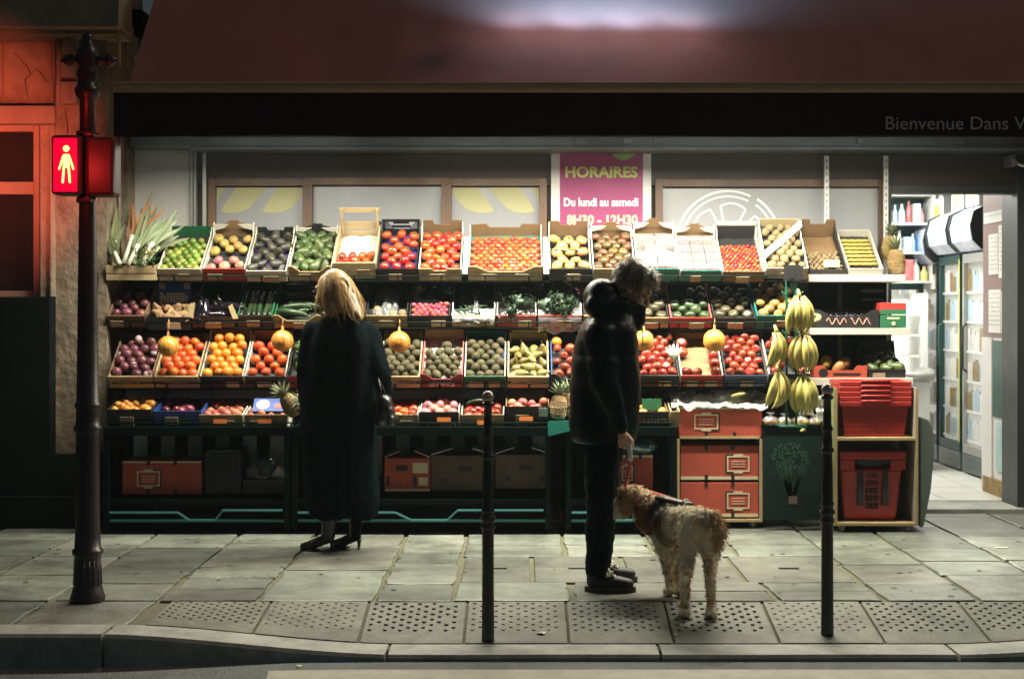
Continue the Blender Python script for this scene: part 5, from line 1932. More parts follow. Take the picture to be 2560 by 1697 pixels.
for (a, b_, c_, d_, e_, s_) in ((300, 606, 368, 460, 10.02, "leek with leaves rising highest to the right"), (322, 608, 396, 495, 10.0, "leek with leaves fanned low to the right, beside the limes"), (285, 608, 335, 455, 10.0, "leek standing nearly upright in the middle of the crate"), (335, 606, 408, 520, 10.1, "rightmost leek, its leaves drooping behind the limes"), (268, 606, 262, 490, 10.05, "leek leaning left behind the signal post, browned leaves"), (276, 610, 248, 545, 9.98, "short leek leaning far left at the crate's edge"), (310, 610, 318, 475, 10.06, "leek behind the others with straight grey green leaves"), (295, 612, 352, 500, 9.96, "thick white leek at the front of the crate"), (330, 612, 345, 560, 9.95, "short thick white leek beside the green fronds"), (252, 604, 255, 480, 10.1, "leek at the back left hidden partly by the post")):
    leek(0, 0, a, b_, c_, d_, e_, s_, rnd.uniform(0.35, 0.75))
mb = MB()
for k in range(160):                                                # feathery fronds
    p = P(rnd.uniform(312, 362), rnd.uniform(575, 618), rnd.uniform(9.9, 9.99))
    d = Vector((rnd.uniform(-1, 1), rnd.uniform(-0.6, 0.2), rnd.uniform(0.0, 1.2))).normalized()
    s = d.cross(Vector((0, 1, 0.1))).normalized() * 0.003
    q_ = p + d * rnd.uniform(0.03, 0.06)
    mb.add([p - s, p + s, q_], [(0, 1, 2)])
tag(mb.build("herb_fronds", MATS["leaf_green"]), "feathery bright green fronds at the foot of the leeks", "herbs", kind="stuff")

# ---- row B
c = crate("B", 245, 335, "wooden crate of red onions in the second row, at the left end", "crates of the second row", out="wood_dark", inn="wood_dark", style="wood", edge="wood_dark")
fill(c, "onion", "onion", "red onion in the wooden crate at the left of the second row", "onion", "red onions in the second row", sp=1.9, y1=0.75, heap=0.02)
c = crate("B", 337, 440, "black crate heaped with ginger, blue and white board behind", "crates of the second row", out="plastic_black", inn="plastic_black", edge="plastic_black", lip=732, tilt=20)
fill(c, "ginger", "ginger_root", "brown ginger root in the black crate before the blue board", "ginger root", "ginger in the second row", sp=1.7, y1=0.7, heap=0.03, jit=0.3)
t = thing("blue_crate_wall", "upended blue crate with white lattice behind the ginger", "crate", P(402, 690, 10.2))
b = MB()
rect(b, 364, 440, 652, 705, 10.2, 0.012)
wb("board", MATS["plastic_blue"], t, b)
b = MB()
for i in range(9):
    for j in range(4):
        if (i in (1, 8) and j == 0): continue
        rect(b, 370 + i * 7.2, 375.5 + i * 7.2, 676 + j * 6, 680.6 + j * 6, 10.198, 0.001)
for xa in (368, 424):
    for j in range(3):
        for i in range(3):
            rect(b, xa + i * 5, xa + 4 + i * 5, 653 + j * 5, 657 + j * 5, 10.198, 0.001)
wb("lattice", MATS["card_white"], t, b)
c = crate("B", 441, 541, "empty looking black crate between the ginger and the cucumbers", "crates of the second row", out="plastic_black", inn="plastic_black", style="plastic", edge="plastic_black", lip=732)
fill(c, "aubergine", "aubergine", "dark aubergine deep in the black crate", "aubergine", "aubergines in the black crate", sp=1.6, y1=0.5, keep=0.9)
for x, y, lab in ((442, 718, "curled yellow carton corner left of the black crate"), (538, 722, "pale carton corner right of the black crate")):
    o = MB().prism([(-0.015, -0.04), (0.02, -0.05), (0.012, 0.06), (-0.02, 0.05)], 0, 0.006).build("carton_corner", MATS["wood_edge"])
    o.location = P(x, y, 9.93)
    o.rotation_euler = (0, R(12 if x < 500 else -18), 0)
    tag(o, lab, "carton corner")
c = crate("B", 546, 628, "green crate of cucumbers standing side by side", "crates of the second row", out="card_dark", inn="card_green", edge="card_green", front="flat")
for i in range(6):
    put(PR["cucumber"][i % 3], "cucumber", c.M @ Matrix.Translation((-0.1 + 0.04 * i, 0.2, c.fz + 0.025)) @ Matrix.Rotation(R(-90), 4, 'X') @ Matrix.Rotation(rnd.uniform(-0.05, 0.05), 4, 'Y'), "dark green cucumber lying upright in the green crate", "cucumber", "cucumbers in the second row")
c = crate("B", 630, 742, "brown carton of dark courgettes and aubergines left of the woman", "crates of the second row", out="wood_edge", inn="card_dark", edge="card_green", front="scoop", lip=733)
for i in range(9):
    put(PR["courgette"][i % 3], "courgette", c.M @ Matrix.Translation((rnd.uniform(-0.05, 0.05), 0.06 + 0.04 * i, c.fz + 0.03 + rnd.uniform(0, 0.02))) @ Matrix.Rotation(R(90), 4, 'Y') @ Matrix.Rotation(rnd.uniform(-0.3, 0.3), 4, 'X'), "glossy dark courgette in the brown carton left of the woman", "courgette", "courgettes in the second row")
c = crate("B", 744, 842, "brown carton hidden behind the woman's head", "crates of the second row", out="wood_edge", inn="card_dark", front="scoop")
fill(c, "dark_greens", "leafy_greens", "dark leafy greens behind the woman's head", "leafy greens", "greens behind the woman", sp=1.2, y1=0.9)
c = crate("B", 843, 941, "brown fronted dark carton with an open plastic bag inside, right of the woman's hair", "crates of the second row", out="wood_edge", inn="card_dark", edge="card_dark", hb=0.04)
fill(c, "potato", "potato", "small potato left in the bag right of the woman's hair", "potato", "potatoes in the open bag", y1=0.35, keep=0.5)
film_sheet(c, "open_bag", "open clear bag draped in the dark carton right of the woman's hair", "milky_film", (-0.35, 0.25), (0.05, 0.95), 0.04, 0.05, "plastic bag")
c = crate("B", 943, 1040, "dark carton of bagged radishes with white paper at the back", "crates of the second row", out="card_dark", inn="card_dark", edge="card_dark", hb=0.04)
fill(c, "radish", "radish", "pinkish radish under film in the dark carton", "radish", "radishes in the second row", sp=1.9, y1=0.5, heap=0.01)
fill(c, "dark_greens", "leafy_greens", "dark radish leaves under film", "leafy greens", "radish leaves", sp=1.3, y0=0.45, y1=0.9)
film_sheet(c, "radish_film", "glossy clear film stretched over the radishes", "clear_film", z=0.075, amp=0.015)
c = crate("B", 1042, 1144, "carton lined with white film holding dark beans", "crates of the second row", out="wood_edge", inn="card_dark", edge="card_white", hb=0.04)
for i in range(26):
    put(PR["courgette"][i % 3], "runner_bean", c.M @ Matrix.Translation((rnd.uniform(-0.1, 0.1), rnd.uniform(0.05, 0.38), c.fz + rnd.uniform(0.012, 0.03))) @ Matrix.Rotation(rnd.uniform(0, 3.14), 4, 'Z') @ Matrix.Rotation(R(90), 4, 'Y') @ Matrix.Diagonal((0.3, 0.3, 0.6, 1)), "dark bean loose in the film lined carton", "bean", "beans in the second row")
film_sheet(c, "carton_liner", "white film liner hanging over the front of the bean carton", "white_bag", (-0.49, 0.49), (0.0, 0.3), 0.02, 0.015, hang=0.055)
film_sheet(c, "bag_edge", "twisted strip of pale film hanging in the bean carton", "milky_film", (-0.02, 0.12), (0.1, 0.8), 0.05, 0.05)
c = crate("B", 1146, 1240, "red fronted crate of dark salad leaves in clear film", "crates of the second row", out="card_red", inn="card_dark", edge="card_white", hb=0.03)
fill(c, "dark_greens", "leafy_greens", "dark salad leaves under film in the left red fronted crate", "leafy greens", "salad in the left red crate", sp=1.05, y1=0.97)
film_sheet(c, "salad_film", "shiny film over the left red fronted salad crate", "clear_film", z=0.085, amp=0.022, hang=0.04)
c = crate("B", 1242, 1345, "red fronted crate of salad with film hanging loosely over its lip", "crates of the second row", out="card_red", inn="card_dark", edge="card_white", hb=0.03)
fill(c, "dark_greens", "leafy_greens", "dark salad leaves under film beside the man's hood", "leafy greens", "salad in the right red crate", sp=1.05, y1=0.97)
film_sheet(c, "loose_salad_film", "loose clear film sagging below the salad crate beside the man", "milky_film", (-0.5, 0.5), (0.0, 1.0), 0.085, 0.025, hang=0.13)
c = crate("B", 1347, 1448, "dark crate of green brown apples mostly hidden by the man's hood", "crates of the second row", out="wood_edge", inn="card_dark")
fill(c, "russet_apple", "apple", "green brown apple behind the man's hood", "apple", "apples behind the hood", sp=1.9, keep=0.95, y1=0.98)
c = crate("B", 1449, 1546, "carton of brown green apples just right of the man's face", "crates of the second row", out="wood_edge", inn="card_dark", lip=733)
fill(c, "russet_apple", "apple", "brown green apple just right of the man's face", "apple", "apples beside the man's face", sp=1.95, y1=0.9, rot='up')
c = crate("B", 1548, 1646, "red lipped crate of bright green apples, half empty", "crates of the second row", out="card_red", inn="card_dark", edge="card_pink", lip=733)
fill(c, "green_apple", "apple", "bright green apple in the red lipped crate", "apple", "green apples in the red lipped crate", sp=1.98, y1=0.62, rot='up', heap=0.0)
for q_ in ((0.1, 0.37), (0.03, 0.34), (0.1, 0.28)):
    put(PR["green_apple"][0], "apple", c.M @ Matrix.Translation((q_[0], q_[1], c.fz + 0.04)) @ Euler((0.5, 0.2, 1)).to_matrix().to_4x4(), "bright green apple in the red lipped crate", "apple", "green apples in the red lipped crate")
c = crate("B", 1648, 1746, "black crate of dull dark green apples in straight rows", "crates of the second row", out="card_dark", inn="card_dark", edge="card_dark", lip=733)
fill(c, "russet_apple", "apple", "dull green apple in the black crate left of the banana stand", "apple", "dull green apples in the black crate", sp=2.2, nx=3, rot='up', jit=0.08)
c = crate("B", 1748, 1850, "teal edged crate of yellow and red apples behind the banana stand", "crates of the second row", out="card_teal", inn="card_dark", edge="card_teal", lip=728)
fill(c, "yellow_apple", "apple", "yellow apple in the teal edged crate behind the banana stand", "apple", "yellow apples behind the bananas", sp=1.95, rot='up', heap=0.01)
c = crate("B", 1878, 2032, "wide black carton of dark grapes on the middle plank shelf", "crates on the plank shelves", out="card_dark", inn="card_dark", edge="card_dark", lip=722, Y=10.14, tilt=4, h=0.105, front="scoop", depth=0.38, card=False)
fill(c, "black_grape", "grape", "black grape in the wide carton on the middle plank shelf", "grape", "black grapes on the plank shelf", sp=2.6, y1=0.8, jit=0.4, heap=0.03)
mb = MB()
for s in (0, 1):
    pts = [(lerp(-0.14, 0.0, k / 18) + 0.17 * s, -0.0085, 0.045 + 0.022 * math.sin(k * 0.9 + s)) for k in range(19)]
    mb.tube(pts, 0.003, 4)
o = mb.build("printed_flourish", MATS["print_pale"], c.front)
for i, (y0, y1, lab, mt) in enumerate(((728, 757, "small green box under a red and green one on the plank shelf", "card_green"), (699, 726, "small red and green box stacked on a green box", "card_red"))):
    t = thing("small_box", lab, "box", P(2064, y1, 10.13), "small boxes stacked on the plank shelf")
    b = MB()
    rect(b, 2034, 2094, y0, y1, 10.13, 0.2)
    wb("body", MATS[mt], t, b, bevel=0.003)
    b = MB()
    if i:
        rect(b, 2034, 2094, y0 + 16, y1, 10.1265, 0.003)
        wb("green_band", MATS["card_green"], t, b)
    else:
        b.lathe([(0.014, 0), (0.014, 0.002)], n=14, M=Matrix.Translation(P(2064, 747, 10.127)) @ Matrix.Rotation(R(90), 4, 'X'))
        rect(b, 2050, 2078, 733, 737, 10.1275, 0.002)
        wb("mark", MATS["print_cream"], t, b)

# ---- row C
c = crate("C", 247, 353, "wooden crate of garlic and shallots at the left of the third row", "crates of the third row", out="wood_pale", inn="wood_dark", style="wood", edge="wood_dark")
fill(c, "onion", "shallot", "purple shallot in the garlic crate", "shallot", "shallots in the third row", sp=1.95, y1=0.97, keep=0.8)
fill(c, "garlic", "garlic_bulb", "pale garlic bulb lying on the purple shallots", "garlic", "garlic in the third row", sp=4.4, y1=0.9, over=2.2, jit=0.5)
c = crate("C", 354, 458, "wooden crate of yellow onions behind the leftmost hanging pomelo", "crates of the third row", out="wood_pale", inn="wood_dark", style="wood", edge="wood_pale")
fill(c, "mandarin", "onion", "golden onion behind the leftmost pomelo", "onion", "golden onions in the third row", sp=1.85, heap=0.02)
c = crate("C", 460, 562, "dark carton heaped with oranges, white cloth at its back", "crates of the third row", out="card_dark", inn="card_brown", edge="card_white", hb=0.05)
fill(c, "orange", "orange", "orange in the heaped dark carton", "orange", "oranges in the dark carton", sp=1.8, heap=0.04, y1=0.97, over=0.6)
c = crate("C", 563, 660, "black fronted carton of red oranges set in rows of three", "crates of the third row", out="card_dark", inn="card_brown", edge="card_white", hb=0.03, front="flat", liner="tissue_dark")
fill(c, "mandarin", "orange", "red orange set in a row of the black fronted carton", "orange", "red oranges in rows", sp=2.15, nx=3, jit=0.06)
c = crate("C", 662, 760, "dark carton of cabbages and salad beside the woman's arm", "crates of the third row", out="card_red", inn="card_dark", edge="card_dark")
fill(c, "lettuce", "lettuce", "green lettuce head beside the woman's arm", "lettuce", "lettuces beside the woman", sp=1.0, y1=0.98)
c = crate("C", 772, 872, "wooden crate of kiwis hidden behind the woman's coat", "crates of the third row", out="wood_pale", inn="wood_pale", style="wood")
fill(c, "green_kiwi", "kiwi_fruit", "kiwi in the crate behind the woman's coat", "kiwi", "kiwis behind the coat", sp=1.92, y1=0.6)
c = crate("C", 874, 971, "wooden crate of green kiwis behind a hanging pomelo, dark sheet at the back", "crates of the third row", out="wood_pale", inn="wood_pale", style="wood", edge="wood_pale", hb=0.02)
fill(c, "green_kiwi", "kiwi_fruit", "green kiwi in the wooden crate right of the woman", "kiwi", "kiwis right of the woman", sp=1.85, y1=0.97, heap=0.02)
c = crate("C", 972, 1069, "dark red carton of kiwis with cream printed name on the front", "crates of the third row", out="card_maroon", inn="card_brown", edge="card_pink", hb=0.04, front="scoop", liner="tissue_white", text=("LE PRINCE", "print_cream", 0.05, 0.62, 0.3), card=False)
fill(c, "green_kiwi", "kiwi_fruit", "kiwi in the dark red carton with white tissue", "kiwi", "kiwis in the dark red carton", sp=1.9, y1=0.66, heap=0.02)
put(PR["green_kiwi"][1], "kiwi_fruit", c.M @ Matrix.Translation((0.02, 0.34, c.fz + 0.045)), "kiwi in the dark red carton with white tissue", "kiwi", "kiwis in the dark red carton")
c = crate("C", 1071, 1169, "green edged carton of kiwis on blue tissue", "crates of the third row", out="card_green", inn="card_teal", edge="card_white", hb=0.03, liner="tissue_blue", cards=2)
fill(c, "green_kiwi", "kiwi_fruit", "kiwi lying on blue tissue in the green edged carton", "kiwi", "kiwis on blue tissue", sp=2.0, y1=0.93, heap=0.01)
c = crate("C", 1171, 1269, "wooden crate of green pears with a tall board back", "crates of the third row", out="wood_pale", inn="wood_pale", style="wood", edge="wood_pale", hb=0.03)
MB().box(-c.w / 2, c.w / 2, c.d + 0.012, c.d + 0.018, 0, c.h + 0.06).build("back_panel", MATS["wood_pale"], c.t)
fill(c, "pear", "pear", "green pear in the board backed wooden crate", "pear", "pears in the third row", sp=1.9, y1=0.78, heap=0.02, jit=0.25)
c = crate("C", 1272, 1372, "dark crate with red peaches left of the man's jacket, blue tissue at the lip", "crates of the third row", out="card_dark", inn="card_dark", edge="tissue_blue", front="scoop")
fill(c, "red_apple", "apple", "red apple in the dark crate left of the man", "apple", "red apples left of the man", sp=1.95, y1=0.8, xr=(0, 0.62), heap=0.02)
put(PR["orange"][0], "orange", c.M @ Matrix.Translation((-0.1, 0.38, c.fz + 0.045)), "single orange above the red apples left of the man", "orange", None)
c = crate("C", 1374, 1470, "dark crate of apples hidden behind the man's jacket", "crates of the third row", out="card_dark", inn="card_dark")
fill(c, "red_apple", "apple", "red apple behind the man's jacket", "apple", "red apples behind the man", sp=1.95, y1=0.4)
c = crate("C", 1471, 1570, "dark fronted crate of deep red apples right of the man", "crates of the third row", out="card_dark", inn="card_dark", edge="card_dark", liner="tissue_dark", lip=866)
fill(c, "red_apple", "apple", "deep red apple in the dark crate right of the man", "apple", "deep red apples right of the man", sp=1.85, y1=1.0, jit=0.12, heap=0.035)
c = crate("C", 1572, 1672, "bright red carton nearly emptied of large red apples, brown card showing", "crates of the third row", out="card_red", inn="card_brown", edge="card_white", liner="card_brown", lip=866, cards=2)
for i, (x, y) in enumerate(((-0.11, 0.36), (-0.11, 0.26), (-0.1, 0.05), (-0.03, 0.04), (0.1, 0.05), (0.1, 0.14), (0.1, 0.23), (0.105, 0.31))):
    put(PR["red_apple"][i % 3], "apple", c.M @ Matrix.Translation((x, y, c.fz + 0.04)) @ Euler((0.4, 0.3 * i, i)).to_matrix().to_4x4() @ Matrix.Scale(1.12, 4), "large red apple round the edge of the bright red carton", "apple", "large red apples in the red carton")
c = crate("C", 1674, 1773, "blue fronted crate of dark red apples left of the bananas", "crates of the third row", out="plastic_tray", inn="card_dark", edge="card_dark", liner="tissue_dark", lip=866)
fill(c, "red_apple", "apple", "dark red apple in the blue fronted crate", "apple", "dark red apples in the blue crate", sp=1.82, y1=1.0, jit=0.1, heap=0.035)
c = crate("C", 1775, 1872, "white lipped crate of shiny red apples behind the bananas", "crates of the third row", out="card_dark", inn="card_dark", edge="card_white", liner="tissue_dark", lip=862)
fill(c, "red_apple", "apple", "shiny red apple behind the hanging bananas", "apple", "red apples behind the bananas", sp=2.0, y1=0.95, keep=0.9, heap=0.02)
c = crate("C", 1878, 2004, "salmon red notched carton of mangoes on the lowest plank shelf", "crates on the plank shelves", out="card_orange", inn="card_dark", edge="card_orange", lip=848, Y=10.14, tilt=3, h=0.075, front="dip", depth=0.36, card=False, fz=0.02)
fill(c, "mango", "mango", "mango in the salmon red carton on the lowest plank shelf", "mango", "mangoes on the plank shelf", sp=2.3, y1=0.6, keep=0.75, heap=0.03)
mb = MB()
mb.lathe([(0.032, 0), (0.032, 0.002)], n=18, M=Matrix.Translation((-0.12, -0.007, 0.036)) @ Matrix.Rotation(R(90), 4, 'X'))
mb.box(-0.05, 0.14, -0.0085, -0.0065, 0.018, 0.034)
mb.build("printed_mark", MATS["print_black"], c.front)
c = crate("C", 2006, 2094, "dark carton of avocados with white lip at the end of the lowest plank shelf", "crates on the plank shelves", out="card_dark", inn="card_dark", edge="card_dark", lip=853, Y=10.14, tilt=16, h=0.06, depth=0.36, card=True, fz=0.02, hb=0.1)
fill(c, "green_avocado", "avocado", "dark green avocado at the end of the lowest plank shelf", "avocado", "avocados on the plank shelf", sp=1.9, heap=0.02)

# ---- row D
c = crate("D", 246, 350, "black carton of potatoes at the left of the lowest row", "crates of the lowest row", out="card_dark", inn="card_dark", edge="card_dark", hb=0.06, lip=945, h=0.13)
fill(c, "lemon", "potato", "yellow potato in the black carton of the lowest row", "potato", "yellow potatoes in the lowest row", sp=2.0, y1=0.9, keep=0.8)
c = crate("D", 352, 466, "bright blue plastic crate of plums with handles, lowest row", "crates of the lowest row", out="plastic_blue", inn="plastic_blue", style="plastic", hb=0.1, lip=949, fz=0.03)
fill(c, "plum", "plum", "dark plum in the bright blue plastic crate", "plum", "plums in the blue crate", sp=2.0, keep=0.7)
MB().box(-0.06, 0.06, -0.009, -0.007, 0.015, 0.06).build("sticker", MATS["card_green"], c.front)
c = crate("D", 459, 561, "brown carton of red peaches, left of the one with a blue lid", "crates of the lowest row", out="wood_edge", inn="card_red", edge="card_white", hb=0.03)
fill(c, "peach", "peach", "red and cream peach in the left brown carton", "peach", "peaches in the left carton", sp=2.0, y1=0.95)
c = crate("D", 563, 664, "brown carton of red peaches half covered by a blue printed lid", "crates of the lowest row", out="wood_edge", inn="card_red", edge="card_white", hb=0.03)
fill(c, "peach", "peach", "red peach in the carton with the blue lid", "peach", "peaches in the lidded carton", sp=2.0, y1=0.95)
o = MB().box(-0.115, 0.115, 0, 0.12, 0, 0.004).build("lid_card", MATS["plastic_blue"])
o.matrix_world = c.M @ Matrix.Translation((0.02, 0.03, c.h + 0.012)) @ Matrix.Rotation(R(28), 4, 'X')
tag(o, "blue printed card lid resting on the red peaches", "card lid")
mb = MB()
mb.mat(0).lathe([(0.045, 0.005), (0.045, 0.0065)], (-0.05, 0.06, 0), 18)
mb.mat(1).box(0.03, 0.1, 0.03, 0.07, 0.004, 0.0055)
k_ = mb.build("print", [MATS["print_cream"], MATS["card_pink"]], o)
for x in (508, 612):
    pass
c = crate("D", 868, 966, "pale carton of bright red tomatoes right of the handbag", "crates of the lowest row", out="wood_edge", inn="card_red", edge="card_white", hb=0.02)
fill(c, "tomato", "tomato", "bright red tomato right of the handbag", "tomato", "tomatoes in the lowest row", sp=1.95, y1=0.95)
c = crate("D", 967, 1061, "black fronted carton of red apples with pale script, left of the middle bollard", "crates of the lowest row", out="card_dark", inn="card_brown", edge="card_white", hb=0.05, lip=951, h=0.12)
fill(c, "pale_apple", "apple", "red and pale apple in the black fronted carton", "apple", "pale apples in the black carton", sp=1.95, y1=0.95)
mb = MB()
mb.tube([(-0.1 + 0.0125 * k, -0.009, 0.035 + 0.008 * math.sin(k * 2.1) + (0.012 if k in (0, 4, 9) else 0)) for k in range(18)], 0.003, 4)
mb.build("printed_flourish", MATS["print_cream"], c.front)
c = crate("D", 1063, 1165, "cream carton of red apples right behind the middle bollard", "crates of the lowest row", out="wood_edge", inn="card_brown", edge="card_white", hb=0.03, front="flat")
fill(c, "red_apple", "apple", "red apple in the cream carton behind the middle bollard", "apple", "red apples behind the bollard", sp=1.9, y1=0.95)
for q_ in ((-0.05, 0.2), (0.06, 0.3)):
    put(PR["courgette"][0], "courgette", c.M @ Matrix.Translation((q_[0], q_[1], c.fz + 0.08)) @ Matrix.Rotation(R(80), 4, 'Y') @ Matrix.Scale(0.6, 4), "short green courgette lying on the red apples", "courgette", "courgettes on the red apples")
c = crate("D", 1167, 1270, "black notched carton of red fruit with white sticker, left of the pineapples", "crates of the lowest row", out="card_dark", inn="card_brown", edge="card_brown", back="dip", hb=0.13, lip=938, h=0.15, fz=0.085)
fill(c, "peach", "peach", "red peach in the black notched carton", "peach", "peaches in the black notched carton", sp=2.1, y1=0.6, keep=0.9)
mb = MB()
mb.mat(0).box(0.075, 0.135, -0.009, -0.007, 0.08, 0.14)
mb.mat(1).tube([(-0.11 + 0.011 * k, -0.009, 0.03 + 0.007 * math.sin(k * 1.9)) for k in range(20)], 0.004, 4)
mb.build("sticker", [MATS["card_white"], MATS["print_red"]], c.front)
# orange price flames: small bright cards on the front of three crates
for x, y, lab in ((508, 973, "orange price tag on the left peach carton"), (611, 973, "orange price tag on the lidded peach carton"), (1025, 969, "orange price tag on the black script carton"), (1118, 976, "orange price tag on the cream carton"), (1215, 967, "orange price tag on the notched black carton")):
    o = MB().box(-0.045, 0.045, 0, 0.003, -0.014, 0.014).build("price_tag", MATS["tag_orange"] if "tag_orange" in MATS else mk("tag_orange", (0.8, 0.22, 0.06), 0.5))
    o.location = P(x, y, 9.62)
    tag(o, lab, "price tag", "orange price tags")
# green tray under the pineapples
t = thing("green_tray", "bright green plastic tray under the pineapples", "tray", P(1300, 985, 9.62))
b = MB()
b.prism([(-0.1, 0.0), (0.14, 0.02), (0.14, 0.03), (-0.1, 0.01)], -0.06, 0.3)
b.prism([(-0.1, -0.06), (0.14, 0.0), (0.14, 0.05), (-0.1, 0.04)], -0.068, -0.06)
b.build("tray", MATS["green_plastic"], t)
c = crate("D", 1400, 1545, "black fronted carton with cream printed name, right of the man's coat", "crates of the lowest row", out="card_dark", inn="card_dark", edge="card_brown", hb=0.05, lip=950, h=0.115, card=False)
fill(c, "lemon", "lemon", "lemon in the black carton right of the man's coat", "lemon", "lemons right of the man", sp=2.0, keep=0.4)
vs, fs = text_mb("LASARTE", 0.04, c.w * 0.29, c.h * 0.42, -0.008, width=0.155, bold=0.001)
MB().add(vs, fs).build("printed_name", MATS["print_cream"], c.front)
MB().box(0.02, 0.05, -0.009, -0.007, 0.045, 0.065).build("printed_mark", MATS["print_red"], c.front)
o = MB().box(0, 0.13, 0, 0.012, 0, 0.075).build("green_card", MATS["card_green"])
o.location = P(1483, 947, 9.72)
tag(o, "green card standing in the black carton right of the man", "card")
c = crate("D", 1548, 1572, "small cream carton wedged left of the orange carton", "crates of the lowest row", out="wood_edge", inn="wood_edge", card=False, lip=950)

# ---- hanging pomelos
for i, (x, y, r, lab) in enumerate(((388, 800, 24, "pomelo in a net hanging leftmost over the onions"), (652, 788, 25, "pomelo in a net hanging over the red oranges beside the woman"), (922, 790, 25, "pomelo in a net hanging just right of the woman"), (1487, 787, 24, "pomelo in a net hanging at the man's chest"), (1650, 787, 26, "pomelo in a net hanging over the red carton"))):
    Yh = 9.73
    q_ = Yh / F
    t = thing("hanging_pomelo", lab, "pomelo", P(x, y, Yh), "pomelos hung in nets from the second row")
    sh = rand_shape(0.05)
    MB().ball((0, 0, 0), (r * q_, r * q_, r * q_ * 0.97), 20, 14, fn=sh).build("fruit", MATS["pomelo_skin"], t, True)
    b = MB()
    for k in range(8):
        a = 2 * math.pi * k / 8
        path = []
        for j in range(7):
            th = R(180 - 26 * j)
            path.append((math.sin(th) * math.cos(a + 0.1 * j) * r * q_ * 1.03, math.sin(th) * math.sin(a + 0.1 * j) * r * q_ * 1.03, -math.cos(th) * -1 * r * q_ * 1.03 * -1))
        path.append((0.004 * math.cos(a), 0.004 * math.sin(a), r * q_ * 1.45))
        b.tube(path, 0.0012, 4)
    b.tube([(0, 0, r * q_ * 1.4), (0.004, 0, r * q_ * 1.9), (0, 0.02, (y - 738) * q_)], 0.003, 5)
    b.build("net", MATS["twine"], t, True)
o = MB()
for k in range(5):
    o.tube([(0, 0, 0), ((k - 2) * 0.02, 0, 0.06), ((k - 2) * 0.026, 0.01, 0.11 - abs(k - 2) * 0.012)], [0.014, 0.012, 0.003], 6)
o = o.build("endive", MATS["leek_white"], None, True)
o.location = P(1556, 832, 9.72)
tag(o, "pale endive leaves hanging between two red apple crates", "endive")

# ------------------------------------------------------------------ boxes stored low, carts, baskets, bananas
mk("carton_grey", (0.11, 0.075, 0.05), 0.85, noise_=(6, 0.4), bump=(60, 0.2, 0.004))
mk("carton_edge", (0.6, 0.36, 0.25), 0.8)
mk("carton_pale_edge", (0.5, 0.52, 0.5), 0.8)
mk("red_plastic", (0.42, 0.03, 0.025), 0.35, noise_=(6, 0.25), rv=0.06)
mk("red_plastic_dark", (0.26, 0.02, 0.02), 0.45)
mk("ply_face", (0.3, 0.26, 0.22), 0.65, noise_=(5, 0.3))
mk("grey_plastic", (0.16, 0.19, 0.17), 0.5, noise_=(4, 0.3))
mk("caster_wheel", (0.35, 0.33, 0.28), 0.5)


def emblem(mb, x, z, w, h, y, flip=False):
    """pale plate with notched frame and dark bracket, as printed on the cartons"""
    s = -1 if flip else 1
    mb.mat(1)
    t = h * 0.09
    mb.box(x - w / 2, x + w / 2, y - 0.001, y, z + h / 2 - t, z + h / 2)
    mb.box(x - w / 2, x + w / 2, y - 0.001, y, z - h / 2, z - h / 2 + t)
    mb.box(x - w / 2, x - w / 2 + t, y - 0.001, y, z - h / 2 + t, z + h / 2 - t)
    mb.box(x + w / 2 - t, x + w / 2, y - 0.001, y, z - h / 2 + t, z + h / 2 - t)
    mb.box(x - w * 0.2, x + w * 0.2, y - 0.001, y, z + h / 2, z + h / 2 + t * 1.2)
    mb.box(x - w * 0.2, x + w * 0.2, y - 0.001, y, z - h / 2 - t * 1.2, z - h / 2)
    mb.mat(2)
    xa = x + s * w * 0.5
    for (a, b) in ((z + h / 2 + 0.001, z + h / 2 + t), (z - h / 2 - t, z - h / 2 - 0.001)):
        mb.box(min(x + s * w * 0.22, xa + s * t), max(x + s * w * 0.22, xa + s * t), y - 0.001, y, a, b)
    mb.box(min(xa + s * 0.002, xa + s * t), max(xa + s * 0.002, xa + s * t), y - 0.001, y, z - h / 2, z + h / 2)
    mb.mat(3)
    for k in range(3):
        mb.box(x - w * 0.3, x + w * 0.3, y - 0.001, y, z - h * 0.22 + k * h * 0.17, z - h * 0.14 + k * h * 0.17)


